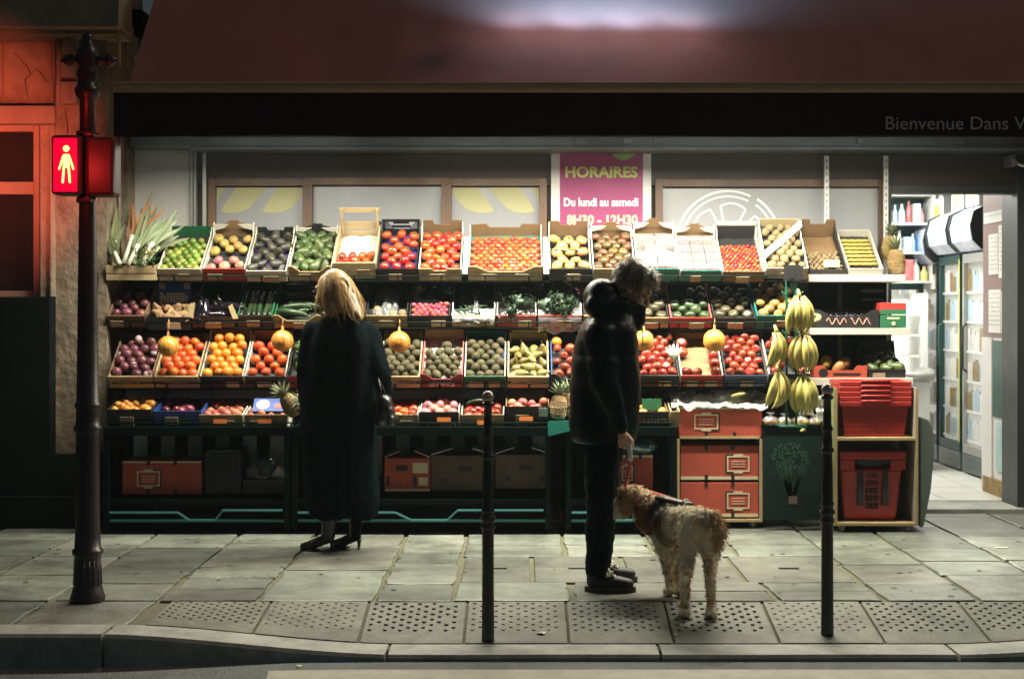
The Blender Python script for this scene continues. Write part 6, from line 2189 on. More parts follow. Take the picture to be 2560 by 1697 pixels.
def fruit_carton(x0, x1, y0, y1, Yc, label, group=None, depth=0.38, flip=False, cream=0.0, open_=False, kind="emblem", mat="card_orange", name="fruit_carton"):
    X0, X1, Z0, Z1 = PX(x0, Yc), PX(x1, Yc), PZ(y1, Yc), PZ(y0, Yc)
    t = thing(name, label, "carton", ((X0 + X1) / 2, Yc, Z0), group)
    w, h = (X1 - X0), Z1 - Z0
    b = MB()
    b.mat(0)
    b.box(-w / 2, w / 2, 0, depth, 0, h)
    b.build("body", [MATS[mat]], t, bevel=0.004)
    b = MB()
    if cream:
        b.mat(1).box(-w / 2 + 0.002, w / 2 - 0.002, -0.0015, 0, h * (1 - cream), h - 0.003) if cream > 0 else b.mat(1).box(-w / 2 + 0.002, w / 2 - 0.002, -0.0015, 0, 0.002, h * -cream)
    if kind == "emblem":
        emblem(b, (0.24 if flip else -0.17) * w, h * 0.47, w * 0.29, h * 0.46, -0.002, flip)
    elif kind == "holes":
        b.mat(1)
        b.box(w * 0.12, w * 0.45, -0.0015, 0, h * 0.55, h * 0.86)
        b.box(w * 0.25, w * 0.45, -0.0015, 0, h * 0.18, h * 0.42)
    b.build("print", [MATS[mat], MATS["print_cream"], MATS["print_black"], MATS["print_pale"]], t)
    b = MB()
    if kind == "emblem":
        for xx in (-0.17, 0.17):
            for za, zb in ((0.0, 0.035), (h - 0.03, h)):
                MB().box(xx * w - 0.011, xx * w + 0.011, -0.003, 0, za, zb).build("slot", MATS["print_black"], t)
    else:
        def oval(cx, cz, rx, rz):
            pts = [(cx + rx * math.copysign(abs(math.cos(2 * math.pi * k / 20)) ** 0.6, math.cos(2 * math.pi * k / 20)), cz + rz * math.copysign(abs(math.sin(2 * math.pi * k / 20)) ** 0.6, math.sin(2 * math.pi * k / 20))) for k in range(20)]
            MB().prism(pts, -0.003, -0.0005).build("hand_hole", MATS["print_black"], t)
        if kind == "holes":
            oval(-0.12 * w, h * 0.7, 0.042, 0.018)
            oval(-0.42 * w, h * 0.32, 0.013, 0.034)
            oval(0.17 * w, h * 0.32, 0.013, 0.034)
        elif kind == "plain":
            oval(0.05 * w, h * 0.62, 0.05, 0.017)
            oval(-0.28 * w, h * 0.3, 0.02, 0.018)
            oval(0.36 * w, h * 0.3, 0.02, 0.018)
    if open_:
        for s in (-1, 1):
            b = MB()
            b.add([(s * w / 2, 0, h + 0.002), (s * w / 2, depth, h + 0.002), (s * w * 0.16, depth, h + 0.03), (s * w * 0.16, 0, h + 0.045), (s * w / 2, 0, h + 0.008), (s * w / 2, depth, h + 0.008), (s * w * 0.16, depth, h + 0.036), (s * w * 0.16, 0, h + 0.051)], [(0, 3, 2, 1), (4, 5, 6, 7), (0, 4, 7, 3), (2, 3, 7, 6), (1, 2, 6, 5), (0, 1, 5, 4)])
            b.build("flap", MATS[open_], t)
    return t


YQ = 9.72
fruit_carton(282, 465, 1064, 1142, YQ, "orange red fruit carton under the left rack, closest to the signal post", flip=False, cream=0.06)
fruit_carton(888, 993, 1058, 1135, YQ, "red carton with oval hand holes and white stickers under the middle rack", kind="holes", cream=-0.08, open_="carton_edge")
fruit_carton(995, 1140, 1052, 1133, YQ, "dull brown carton with oval holes left of the bollard shaft", kind="plain", mat="carton_grey", open_="carton_pale_edge")
fruit_carton(1144, 1271, 1050, 1128, YQ, "dull brown carton with oval holes right of the bollard shaft", kind="plain", mat="carton_grey", open_="carton_pale_edge")
fruit_carton(1420, 1508, 1050, 1130, 9.9, "small red carton on the ground shelf right of the man's hand", cream=0.08)
# bag on top of that carton
b = MB()
b.ball((0, 0, 0.05), (0.13, 0.1, 0.06), 16, 10, fn=rand_shape(0.35))
o = b.build("blue_bag", MATS["teal_film"] if "teal_film" in MATS else plastic_film("teal_film", (0.1, 0.25, 0.3), 0.3), None, True)
o.location = P(1475, 1046, 9.95)
tag(o, "crumpled bluish plastic bag on the small red carton", "plastic bag")
# dark crates with bagged produce under the left rack
t = thing("storage_crate", "black storage crate beside the orange carton under the left rack", "crate", P(515, 1142, YQ))
b = MB()
rect(b, 472, 556, 1042, 1142, YQ, 0.36)
b = wb("body", MATS["plastic_black"], t, b, bevel=0.008)
b = MB()
b.tube([P(474, 1052, YQ - 0.01), P(480, 1043, YQ - 0.01), P(500, 1040, YQ - 0.01), P(515, 1044, YQ - 0.01), P(530, 1039, YQ - 0.01), P(552, 1041, YQ - 0.01)], 0.005, 5)
wb("rim", MATS["teal_metal"], t, b, smooth=True)
t = thing("produce_tub", "dark tub of bagged vegetables in clear film under the left rack", "tub", P(610, 1142, YQ))
b = MB()
rect(b, 560, 660, 1108, 1142, YQ, 0.34)
b.box(PX(562, YQ), PX(658, YQ), YQ - 0.012, YQ, PZ(1136, YQ), PZ(1126, YQ))
wb("body", MATS["plastic_black"], t, b, bevel=0.006)
for i, (x, y, r, k, mt) in enumerate(((585, 1090, 0.055, "potato", "potato_skin"), (618, 1078, 0.075, "bundle", "leaf_dark"), (645, 1092, 0.06, "cabbage", "leek_white"))):
    o = MB().ball((0, 0, 0), (r, r, r * 0.9), 14, 10, fn=rand_shape(0.3)).build(["swede", "dark_cabbage", "pale_cabbage"][i], MATS[mt], None, True)
    o.location = P(x, y, YQ + 0.12)
    tag(o, ["yellowish swede in the dark tub", "dark cabbage in the middle of the tub", "pale cabbage at the right of the tub"][i], ["swede", "cabbage", "cabbage"][i])
b = MB()
b.ball((0, 0, 0), (0.16, 0.13, 0.15), 26, 18, fn=rand_shape(0.28))
o = b.build("clear_bag", MATS["clear_film"], None, True)
o.location = P(612, 1085, YQ + 0.12)
tag(o, "clear plastic bag bulging over the tub of vegetables", "plastic bag")


# wooden carts
def cart(x0, x1, ytop, ymid, ybot, Yc, label, depth=0.42, cols=None, sides=True):
    X0, X1 = PX(x0, Yc), PX(x1, Yc)
    Z = lambda y: PZ(y, Yc)
    t = thing("wooden_cart", label, "cart", ((X0 + X1) / 2, Yc, 0), "wooden carts on casters")
    e = 0.018
    b = MB()
    b.mat(0)
    b.box(X0, X0 + e, Yc, Yc + depth, Z(ybot), Z(ytop))
    wb("side_panel", [MATS["ply_green"] if "ply_green" in MATS else mk("ply_green", (0.34, 0.36, 0.13), 0.6, noise_=(9, 0.9), col2=(0.04, 0.05, 0.02), stretch=(1, 1, 0.5))], t, b)
    b = MB()
    b.box(X1 - e, X1, Yc, Yc + depth, Z(ybot), Z(ytop))
    wb("side_panel", MATS["ply_face"], t, b)
    for ya, nm in ((ymid, "shelf"), (ybot, "base_panel")):
        b = MB()
        b.box(X0 + e, X1 - e, Yc + 0.001, Yc + depth, Z(ya) - (0 if nm == "shelf" else 0), Z(ya) + e)
        wb(nm, MATS["wood_edge"], t, b)
    b = MB()
    b.box(X0 + e, X1 - e, Yc + depth - 0.012, Yc + depth, Z(ybot) + e, Z(ytop) - 0.01)
    wb("back_panel", MATS["ply_face"], t, b)
    b = MB()                                                       # pale front edges of the boards
    b.box(X0, X0 + e, Yc - 0.004, Yc, Z(ybot), Z(ytop))
    b.box(X1 - e, X1, Yc - 0.004, Yc, Z(ybot), Z(ytop))
    b.box(X0 + e, X1 - e, Yc - 0.004, Yc + 0.001, Z(ymid), Z(ymid) + e)
    b.box(X0 + e, X1 - e, Yc - 0.004, Yc + 0.001, Z(ybot), Z(ybot) + e)
    wb("edging", MATS["wood_edge"], t, b)
    for xx in (X0 + 0.06, X1 - 0.06):
        for yy in (Yc + 0.05, Yc + depth - 0.05):
            w_ = MB()
            w_.lathe([(0.022, -0.012), (0.026, -0.009), (0.026, 0.009), (0.022, 0.012)], n=14, M=Matrix.Translation((xx, yy, 0.027)) @ Matrix.Rotation(R(90), 4, 'Y'))
            w_.box(xx - 0.02, xx - 0.016, yy - 0.02, yy + 0.02, 0.02, Z(ybot) - 0.0005)
            w_.box(xx + 0.016, xx + 0.02, yy - 0.02, yy + 0.02, 0.02, Z(ybot) - 0.0005)
            wb("caster", MATS["caster_wheel"], t, w_, auto=True)
    return t


Yc1 = 9.86
cart(1556 + 8, 1761, 1013, 1013 + 0, 1205, Yc1, "pale wooden cart on casters holding two orange cartons, behind the dog")
fruit_carton(1572, 1752, 1029, 1108, Yc1 + 0.02, "upper of the two orange cartons inside the wooden cart", "orange cartons in the cart", flip=True, cream=-0.1)
fruit_carton(1572, 1752, 1114, 1194, Yc1 + 0.02, "lower of the two orange cartons inside the wooden cart, beside the dog's back", "orange cartons in the cart", flip=True, cream=-0.1)
fruit_carton(1568, 1760, 934, 1010, Yc1 - 0.0, "orange carton standing on top of the wooden cart under white plastic", cream=0.16)
b = MB()
off = Vector((3, 1, 4))


def sheet(u, v):
    x = lerp(PX(1548, 9.9), PX(1770, 9.9), u)
    y = lerp(9.84, 10.2, v)
    z = PZ(931, 9.86) + 0.1 * math.sin(math.pi * clamp(v * 1.15)) ** 0.6 * (0.55 + 0.9 * noise.noise(Vector((u * 5, v * 3, 0)) + off)) + 0.022 * noise.noise(Vector((u * 14, v * 9, 0)) + off)
    if v < 0.12:
        z -= 0.05 * (0.12 - v) / 0.12 * (0.6 + noise.noise(Vector((u * 8, 0, 0)) + off))
    return (x, y - 0.012, z)


b.grid(sheet, 44, 22)
tag(b.build("plastic_sheet", MATS["white_bag"], None, True), "crumpled white plastic sheet over the top orange carton", "plastic sheet")
o = MB().ball((0, 0, 0), (0.045, 0.045, 0.042), 16, 10).build("melon", MATS["melon_skin"], None, True)
o.location = P(1706, 897, 9.98)
tag(o, "yellow melon resting on the white plastic sheet", "melon")
o = MB().ball((0, 0, 0), (0.06, 0.02, 0.016), 14, 8).build("papaya_slice", MATS["melon_skin"], None, True)
o.location = P(1706, 911, 9.84)
o.rotation_euler = (0, R(-12), 0)
tag(o, "slim yellow green slice of fruit in front of the melon", "fruit slice")

# table with printed skirt under the bananas
Yt = 9.78
t = thing("skirted_table", "low table with dark green vegetable print skirt under the bananas", "table", (PX(1830, Yt), Yt, 0))
b = MB()
rect(b, 1762, 1905, 983, 991, Yt, 0.4)
wb("table_top", MATS["rail_green"], t, b)
b = MB()
rect(b, 1764, 1903, 991, 1200, Yt + 0.01, 0.02)
mk("skirt_print", (0.004, 0.013, 0.011), 0.5, noise_=(7, 0.7), col2=(0.007, 0.022, 0.017), spec=0.2)
sk = wb("skirt", MATS["skirt_print"], t, b)
mk("print_stalk", (0.02, 0.07, 0.045), 0.6, noise_=(30, 0.7), col2=(0.008, 0.03, 0.02))
b = MB()
for k in range(60):                                                # printed bouquet: stalks fanning from a tie, tufted heads
    a = rnd.uniform(-0.5, 0.5)
    x0, z0 = PX(1828, Yt), PZ(1150, Yt)
    l1 = rnd.uniform(0.14, 0.3)
    x1, z1 = x0 + math.sin(a) * l1, z0 + math.cos(a) * l1
    w_ = 0.004
    b.add([(x0 - w_ + a * 0.03, Yt + 0.0085, z0), (x0 + w_ + a * 0.03, Yt + 0.0085, z0), (x1 + 0.001, Yt + 0.0085, z1), (x1 - 0.001, Yt + 0.0085, z1)], [(0, 1, 2, 3)])
for k in range(150):
    a = rnd.uniform(0, 6.28)
    r_ = math.sqrt(rnd.random())
    x, z = PX(1826, Yt) + 0.13 * r_ * math.cos(a), PZ(1052, Yt) + 0.09 * r_ * math.sin(a)
    s = rnd.uniform(0.008, 0.016)
    b.add([(x - s * 0.5, Yt + 0.008, z - s), (x + s * 0.5, Yt + 0.008, z - s), (x + rnd.uniform(-s, s), Yt + 0.008, z + s)], [(0, 1, 2)])
wb("printed_bouquet", MATS["print_stalk"], t, b)["kind"] = "stuff"
b = MB()
rect(b, 1822, 1842, 1146, 1164, Yt + 0.007, 0.002)
wb("printed_tie", MATS["carton_grey"], t, b)
for k, (x, y, r_, lab) in enumerate(((1780, 975, 0.06, "white bag of limes at the left of the table under the bananas"), (1812, 974, 0.055, "clear bag of limes left of the banana pole"), (1850, 972, 0.06, "knotted clear bag right of the banana pole"), (1882, 974, 0.05, "small clear bag at the right end of the banana table"))):
    t2 = thing("produce_bag", lab, "produce bag", P(x, 983, Yt + 0.03), "bags of produce under the bananas")
    b = MB()
    b.ball((0, 0, r_ * 0.55), (r_ * 0.9, r_ * 0.7, r_ * 0.55), 20, 12, fn=rand_shape(0.3))
    b.lathe([(0.012, r_ * 0.9), (0.006, r_ * 1.15), (0.03, r_ * 1.5)], n=10)
    b.build("bag", MATS["milky_film"], t2, True)
    b = MB()
    for q_ in range(4):
        b.ball(((q_ % 2 - 0.5) * r_ * 0.8, (q_ // 2 - 0.5) * r_ * 0.6, r_ * 0.4), r_ * 0.36, 10, 7)
    b.build("produce", MATS["apple_yellow"], t2, True)["kind"] = "stuff"
o = MB()
rect(o, 1846, 1880, 936, 958, Yt + 0.1, 0.12)
o = o.build("white_box", MATS["card_white"], None)
tag(o, "small white box behind the banana pole on the table", "box")
b = MB()
b.grid(lambda u, v: (lerp(PX(1890, 9.8), PX(1912, 9.8), u) + 0.01 * noise.noise(Vector((u * 3, v * 4, 1))), 9.86 + 0.03 * noise.noise(Vector((u * 3, v * 4, 7))), lerp(PZ(975, 9.8), PZ(915, 9.8), v)), 8, 12)
tag(b.build("hanging_bag", MATS["white_bag"], None, True), "pale plastic bag hanging between the bananas and the right bollard", "plastic bag")

# banana stand
Yn = 9.62
q_ = Yn / F
t = thing("banana_stand", "green metal hook stand carrying bananas", "stand", (PX(1828, Yn), Yn, PZ(984, Yn)))
zr = lambda y: PZ(y, Yn) - PZ(984, Yn)
b = MB()
for s in (-1, 1):
    b.tube([(s * 0.032, 0, 0), (s * 0.032, 0, zr(660)), (s * 0.032 + 0.0, 0, zr(640)), (s * 0.02, 0, zr(630)), (0, 0, zr(626))], 0.0085, 8)
for y in (985 - 3, 900, 780, 700):
    b.tube([(-0.032, 0, zr(y)), (0.032, 0, zr(y))], 0.005, 6)
b.box(-0.09, 0.09, -0.09, 0.09, -0.002, 0.012)
b.build("frame", mk("stand_green", (0.008, 0.12, 0.08), 0.4, noise_=(12, 0.4)), t, True)
b = MB()
for y in (676, 766, 862):
    for s in (-1, 1):
        b.tube([(s * 0.03, 0, zr(y)), (s * 0.055, -0.03, zr(y) - 0.012), (s * 0.07, -0.045, zr(y) + 0.005)], 0.005, 6)
b.build("hook", MATS["stand_green"], t, True)
b = MB()
b.box(-0.055, 0.055, -0.02, -0.016, zr(648), zr(612))
b.box(-0.012, 0.014, -0.022, -0.02, zr(644), zr(618))
b.box(0.055, 0.075, -0.02, 0.03, zr(645), zr(615))
b.build("price_board", MATS["card_dark"], t)
BAN = []
for k in range(3):
    b = MB()
    path, rr = [], []
    for i in range(12):
        t_ = i / 11
        an = R(-38 + 84 * t_)
        path.append((0, 0.17 * (math.cos(an) - math.cos(R(-38))) * -1.0, -0.17 * (math.sin(an) - math.sin(R(-38))) - 0.01))
        rr.append([0.007, 0.008, 0.013, 0.0175, 0.0195, 0.0205, 0.0205, 0.02, 0.0185, 0.015, 0.009, 0.005][i] * (0.97 + 0.03 * k))
    b.mat(0).tube(path, rr, 7)
    b.mat(1).tube([path[-1], (path[-1][0], path[-1][1] + 0.002, path[-1][2] - 0.01)], 0.005, 5)
    BAN.append(b.mesh("banana", [MATS["banana_skin"], MATS["banana_tip"]]))
for i, (x, y, n, rz, lab) in enumerate(((1846, 682, 7, 0.2, "topmost hand of bananas on the green stand"), (1795, 764, 6, 0.9, "middle left hand of bananas on the green stand"), (1856, 770, 8, -0.25, "middle right hand of bananas on the green stand"), (1800, 856, 6, 0.7, "lowest left hand of bananas on the green stand"), (1856, 868, 7, -0.2, "lowest right hand of bananas on the green stand"))):
    t2 = thing("banana_bunch", lab, "bananas", P(x, y, Yn - 0.06), "hands of bananas on the green stand", (0, 0, rz))
    MB().tube([(0, 0.02, 0.04), (0.002, 0.01, 0.015), (0, 0, -0.012)], [0.007, 0.012, 0.018], 8).build("stalk", MATS["banana_skin"], t2, True)
    for k in range(n):
        f = (k - (n - 1) / 2) / ((n - 1) / 2)
        o = bpy.data.objects.new("banana", BAN[k % 3])
        C.objects.link(o)
        o.parent = t2
        row = k % 2
        o.location = (f * 0.03, 0.0 + 0.02 * row, rnd.uniform(-0.006, 0.006))
        o.rotation_euler = (R(rnd.uniform(-5, 5)), R(f * -13 + rnd.uniform(-3, 3)), R(f * 42))
        sc = rnd.uniform(0.98, 1.12) * (0.95 if row else 1.0)
        o.scale = (sc * 1.05, sc * 1.05, sc)
o = bpy.data.objects.new("loose_banana", BAN[0])
C.objects.link(o)
o.matrix_world = Matrix.Translation(P(1880, 724, 10.0)) @ Euler((0, R(75), R(80))).to_matrix().to_4x4() @ Matrix.Scale(0.9, 4)
tag(o, "single banana lying at the front of the grape carton", "banana")
o = bpy.data.objects.new("loose_banana", BAN[1])
C.objects.link(o)
o.matrix_world = Matrix.Translation(P(1835, 978, 9.70)) @ Euler((0, R(80), R(95))).to_matrix().to_4x4() @ Matrix.Scale(0.85, 4)
tag(o, "single banana lying on the table below the stand", "banana")

# cart of red baskets
Yr = 9.7
cart(1928, 2121, 896, 1017, 1214, Yr, "wooden cart on casters with red shopping baskets by the doorway", depth=0.42)


def basket(z0, label, full=False):
    Yb_ = Yr + 0.05
    cx = PX(2026, Yr)
    t = thing("shopping_basket", label, "shopping basket", (cx, Yb_ + 0.15, z0), "red shopping baskets stacked on the cart")
    hb_, wt, wb_, dt, db = 0.24, 0.228, 0.2, 0.15, 0.128
    b = MB()
    def ring(z, w, d): return [(-w, -d, z), (w, -d, z), (w, d, z), (-w, d, z)]
    b.rings([ring(0, wb_, db), ring(hb_, wt, dt)], False)
    b.add(ring(0.0, wb_, db), [(3, 2, 1, 0)])
    b.rings([ring(0.005, wb_ - 0.003, db - 0.003), ring(hb_, wt - 0.003, dt - 0.003)][::-1], False)
    b.build("shell", MATS["red_plastic_dark"], t)
    b = MB()
    o_ = 0.004
    for side in (-1, 1):
        for k in range(22):
            f = -0.95 + 1.9 * k / 21
            x0_, x1_ = f * wb_, f * wt
            b.add([(x0_ - 0.003, side * (db + o_), 0.0), (x0_ + 0.003, side * (db + o_), 0), (x1_ + 0.003, side * (dt + o_), hb_), (x1_ - 0.003, side * (dt + o_), hb_), (x0_ - 0.003, side * db, 0.0), (x0_ + 0.003, side * db, 0), (x1_ + 0.003, side * dt, hb_), (x1_ - 0.003, side * dt, hb_)], [(0, 1, 2, 3), (0, 3, 7, 4), (1, 5, 6, 2)])
    for k in range(6):
        z = hb_ * (0.04 + k * 0.16)
        w, d = lerp(wb_, wt, z / hb_) + 0.0045, lerp(db, dt, z / hb_) + 0.0045
        b.rings([ring(z, w, d), ring(z + 0.008, w, d)], False)
    b.build("lattice", MATS["red_plastic"], t)
    b = MB()
    w, d = wt + 0.016, dt + 0.016
    b.rings([ring(hb_ - 0.03, w - 0.002, d - 0.002), ring(hb_ - 0.004, w, d), ring(hb_, w - 0.004, d - 0.004), ring(hb_, wt - 0.004, dt - 0.004), ring(hb_ - 0.03, wt - 0.006, dt - 0.006)], False)
    b.build("rim", MATS["red_plastic"], t, bevel=0.003)
    b = MB()
    b.tube([(-0.1, -d - 0.003, hb_ - 0.015), (-0.098, -d - 0.006, hb_ + 0.004), (0.098, -d - 0.006, hb_ + 0.004), (0.1, -d - 0.003, hb_ - 0.015)], 0.007, 6)
    b.build("handle", MATS["red_plastic"], t, True)


zc = PZ(1017, Yr) + 0.02
for k in range(5):
    basket(zc + 0.034 * k, ["lowest red shopping basket in the stack on the cart", "second red shopping basket from the bottom of the stack", "middle red shopping basket of the stack", "second red shopping basket from the top of the stack", "topmost red shopping basket of the stack"][k])
# rolling basket in the lower bay
t = thing("rolling_basket", "large red rolling basket in the lower bay of the cart", "rolling basket", (PX(2018, Yr), Yr + 0.05, PZ(1214, Yr) + 0.019))
z0_ = PZ(1214, Yr) + 0.019
zz = lambda y: PZ(y, Yr) - z0_
xx = lambda x: PX(x, Yr) - PX(2018, Yr)


def shell(y0, w, d0, d1): return [(-w, d0, y0), (w, d0, y0), (w, d1, y0), (-w, d1, y0)]


b = MB()
b.rings([shell(0.0, xx(2076), 0.06, 0.28), shell(0.04, xx(2080), 0.04, 0.3), shell(zz(1085), xx(2090), 0.01, 0.33)], True)
b.build("body", MATS["red_plastic"], t, bevel=0.02)
b = MB()
b.box(xx(1942), xx(2097), -0.02, 0.34, zz(1062), zz(1044))
b.box(xx(1943), xx(1978), -0.02, 0.0, zz(1086), zz(1062))
b.box(xx(2060), xx(2096), -0.02, 0.0, zz(1086), zz(1062))
b.build("rim", MATS["red_plastic"], t, bevel=0.008)
b = MB()
for xa, xb in ((1986, 1999), (2043, 2056)):
    b.box(xx(xa), xx(xb), -0.002, 0.03, zz(1170), zz(1090))
pts = [(xx(2018) + 0.11 * math.cos(R(a)), zz(1068) + 0.03 * math.sin(R(a))) for a in range(0, 360, 20)]
b.prism(pts, -0.006, 0.0)
for j in range(5):
    for k in range(5):
        b.box(xx(2007 + k * 6), xx(2009.5 + k * 6), 0.0 + 0.006, 0.03, zz(1106 + j * 18), zz(1094 + j * 18))
b.build("slot", MATS["print_black"], t)
# curved grey side panel beside the cart
b = MB()
pts = [(0, 0.0), (0.025, 0.0), (0.075, 0.25), (0.098, 0.5), (0.09, 0.66), (0.06, 0.73), (0.0, 0.75)]
b.prism(pts, 0, 0.3)
o = b.build("grey_bin", MATS["grey_plastic"], None, bevel=0.012)
o.location = Vector((PX(2122, 9.78), 9.74, 0.03))
tag(o, "curved grey plastic bin side standing beside the red basket cart", "bin")
# small things by the doorway
o = MB().box(-0.04, 0.04, -0.01, 0.01, 0.0, 0.008).build("paper_scrap", MATS["paper"])
o.location = (PX(2320, 9.0), 9.05, 0.001)
tag(o, "small paper scrap on the pavement before the doorway", "litter")

# ------------------------------------------------------------------ people and dog
mk("skin", (0.6, 0.35, 0.24), 0.5, noise_=(40, 0.25), sss=0.15)
mk("jacket_black", (0.004, 0.009, 0.012), 0.38, noise_=(5, 0.4), bump=(14, 0.3, 0.02), spec=0.16)
mk("coat_black", (0.003, 0.007, 0.009), 0.9, noise_=(20, 0.5), bump=(55, 0.5, 0.02), spec=0.03)
mk("fur_black", (0.003, 0.006, 0.008), 0.8, spec=0.02)
mk("trouser_black", (0.005, 0.011, 0.015), 0.8, spec=0.08, noise_=(30, 0.4), bump=(30, 0.4, 0.01))
mk("shoe_black", (0.012, 0.012, 0.013), 0.6, noise_=(40, 0.3))
mk("shoe_sole", (0.07, 0.042, 0.02), 0.6, noise_=(20, 0.3))
mk("lace_white", (0.65, 0.58, 0.47), 0.7)
mk("hair_man", (0.2, 0.155, 0.105), 0.45, island=0.4)
mk("hair_blond", (0.36, 0.22, 0.085), 0.35, island=0.55)
mk("eye_dark", (0.03, 0.02, 0.015), 0.15)
mk("leather_black", (0.01, 0.01, 0.011), 0.3, bump=(40, 0.5, 0.01))
mk("leash_red", (0.7, 0.09, 0.045), 0.55)
mk("fur_cream", (0.78, 0.68, 0.5), 0.75, noise_=(9, 0.4), col2=(0.36, 0.26, 0.15))
mk("fur_tan", (0.5, 0.31, 0.14), 0.75, noise_=(10, 0.5), col2=(0.5, 0.36, 0.2))
mk("fur_brown", (0.28, 0.125, 0.045), 0.7, noise_=(12, 0.5), col2=(0.33, 0.17, 0.07))
mk("fur_cream_tip", (0.86, 0.77, 0.58), 0.7, island=0.25)
mk("fur_tan_tip", (0.56, 0.36, 0.17), 0.7, island=0.3)
mk("fur_brown_tip", (0.34, 0.16, 0.06), 0.65, island=0.35)
mk("strap_black", (0.012, 0.012, 0.013), 0.45)


def head_shapes(mb, T, fem=False):
    """head looking along local +x, chin to crown 0.235 m"""
    n0 = len(mb.v)
    w = 0.94 if fem else 1.0
    mb.ball((-0.012, 0, 0.035), (0.1, 0.078 * w, 0.088), 20, 14)
    mb.ball((0.03, 0, -0.04), (0.06, 0.058 * w, 0.075), 18, 12)
    mb.ball((0.058, 0, -0.096), (0.026, 0.03 * w, 0.022))
    mb.rcone((0.088, 0, 0.014), 0.009, (0.112, 0, -0.026), 0.0135)
    for s in (-1, 1):
        mb.ball((0.103, s * 0.011, -0.031), (0.01, 0.008, 0.008), 10, 7)
        mb.ball((0.06, s * 0.042 * w, -0.03), (0.03, 0.026, 0.028))
        mb.ball((-0.015, s * 0.08 * w, -0.006), (0.021, 0.01, 0.033), 12, 9)
    mb.rcone((0.082, -0.036, 0.032), 0.014, (0.082, 0.036, 0.032), 0.014)
    mb.rcone((0.087, -0.017, -0.064), 0.009, (0.087, 0.017, -0.064), 0.009)
    mb.rcone((0.084, -0.014, -0.077), 0.009, (0.084, 0.014, -0.077), 0.009)
    mb.rcone((-0.02, 0, -0.06), 0.054 * w, (-0.05, 0, -0.19), 0.056 * w)
    for i in range(n0, len(mb.v)):
        mb.v[i] = tuple(T @ Vector(mb.v[i]))


def strip(mb, pts, w, side):
    """thin tapering strand through pts"""
    n = len(pts)
    vs = []
    for i, p in enumerate(pts):
        ww = w * (1 - 0.85 * (i / (n - 1)) ** 2)
        vs += [p - side * ww, p + side * ww]
    mb.add(vs, [(2 * i, 2 * i + 1, 2 * i + 3, 2 * i + 2) for i in range(n - 1)])


# ---- man, in profile, looking down at the dog
YM = 7.75
man = thing("person", "person in black padded jacket, trousers and skate shoes, head bowed, holding a red leash", "person", (PX(1385, YM), YM, 0))


def W_(px, py, dy=0.0): return P(px, py, YM) + Vector((0, dy, 0))


Th = Matrix.Translation(W_(1463, 668)) @ Matrix.Rotation(R(-4), 4, 'Z') @ Matrix.Rotation(R(38), 4, 'Y')
b = MB()
head_shapes(b, Th)
b.rcone(W_(1425, 720), 0.06, W_(1400, 770), 0.1, wide=1.4)
b.rcone(W_(1398, 770), 0.1, W_(1392, 980), 0.11, wide=1.35)
for s, sh, el, wr in ((-1, (1385, 765), (1392, 878), (1427, 985)), (1, (1400, 765), (1420, 880), (1452, 955))):
    b.rcone(W_(*sh, s * 0.17), 0.05, W_(*el, s * 0.235), 0.04)
    b.rcone(W_(*el, s * 0.235), 0.04, W_(*wr, s * 0.205), 0.027)
for s, dx in ((-1, 0), (1, 12)):
    b.rcone(W_(1388 + dx, 985, s * 0.09), 0.09, W_(1384 + dx, 1150, s * 0.09), 0.055)
    b.rcone(W_(1384 + dx, 1150, s * 0.09), 0.055, W_(1378 + dx, 1320, -0.06 if s < 0 else 0.17), 0.036)
# near hand: palm with back towards the viewer, fingers curling inward, thumb to the front
hy = -0.205
b.rcone(W_(1428, 988, hy), 0.024, W_(1434, 1004, hy), 0.026, wide=1.0)
for k in range(4):
    x = 1423 + 8.4 * k
    b.rcone(W_(1427 + 4.5 * k, 998, hy), 0.0135, W_(x + 2, 1012, hy), 0.0115)
    L1, L2 = (11, 7) if k in (1, 2) else (9, 6)
    k0 = W_(x + 2, 1012, hy)
    k1 = W_(x + 3, 1012 + L1, hy + 0.008)
    k2 = W_(x + 4, 1012 + L1 + L2 * 0.55, hy + 0.026)
    k3 = W_(x + 4, 1012 + L1 + 1, hy + 0.04)
    b.rcone(k0, 0.0105, k1, 0.0092, 10)
    b.rcone(k1, 0.0092, k2, 0.0085, 10)
    b.rcone(k2, 0.0085, k3, 0.0075, 10)
b.rcone(W_(1441, 997, hy + 0.012), 0.0135, W_(1453, 1009, hy + 0.014), 0.0105, 10)
b.rcone(W_(1453, 1009, hy + 0.014), 0.0105, W_(1456, 1022, hy + 0.02), 0.0085, 10)
body = blob("body", b, MATS["skin"], None, voxel=0.0055, smooth=3)
body.location = -man.location
body.parent = man
for s in (-1, 1):
    o = MB().ball(Th @ Vector((0.066, s * 0.033, 0.006)), 0.0115, 12, 9).build("eye", MATS["eye_dark"], None, True)
    o.location = -man.location
    o.parent = man
    e = MB()
    strip(e, [Th @ Vector((0.094 - 0.02 * abs(k - 1) / 3, s * (0.014 + 0.014 * k), 0.03 + 0.004 * (k == 1))) for k in range(4)], 0.005, (Th.to_3x3() @ Vector((0, 0, 1))))
    o = e.build("eyebrow", MATS["hair_man"], None, True)
    o.location = -man.location
    o.parent = man
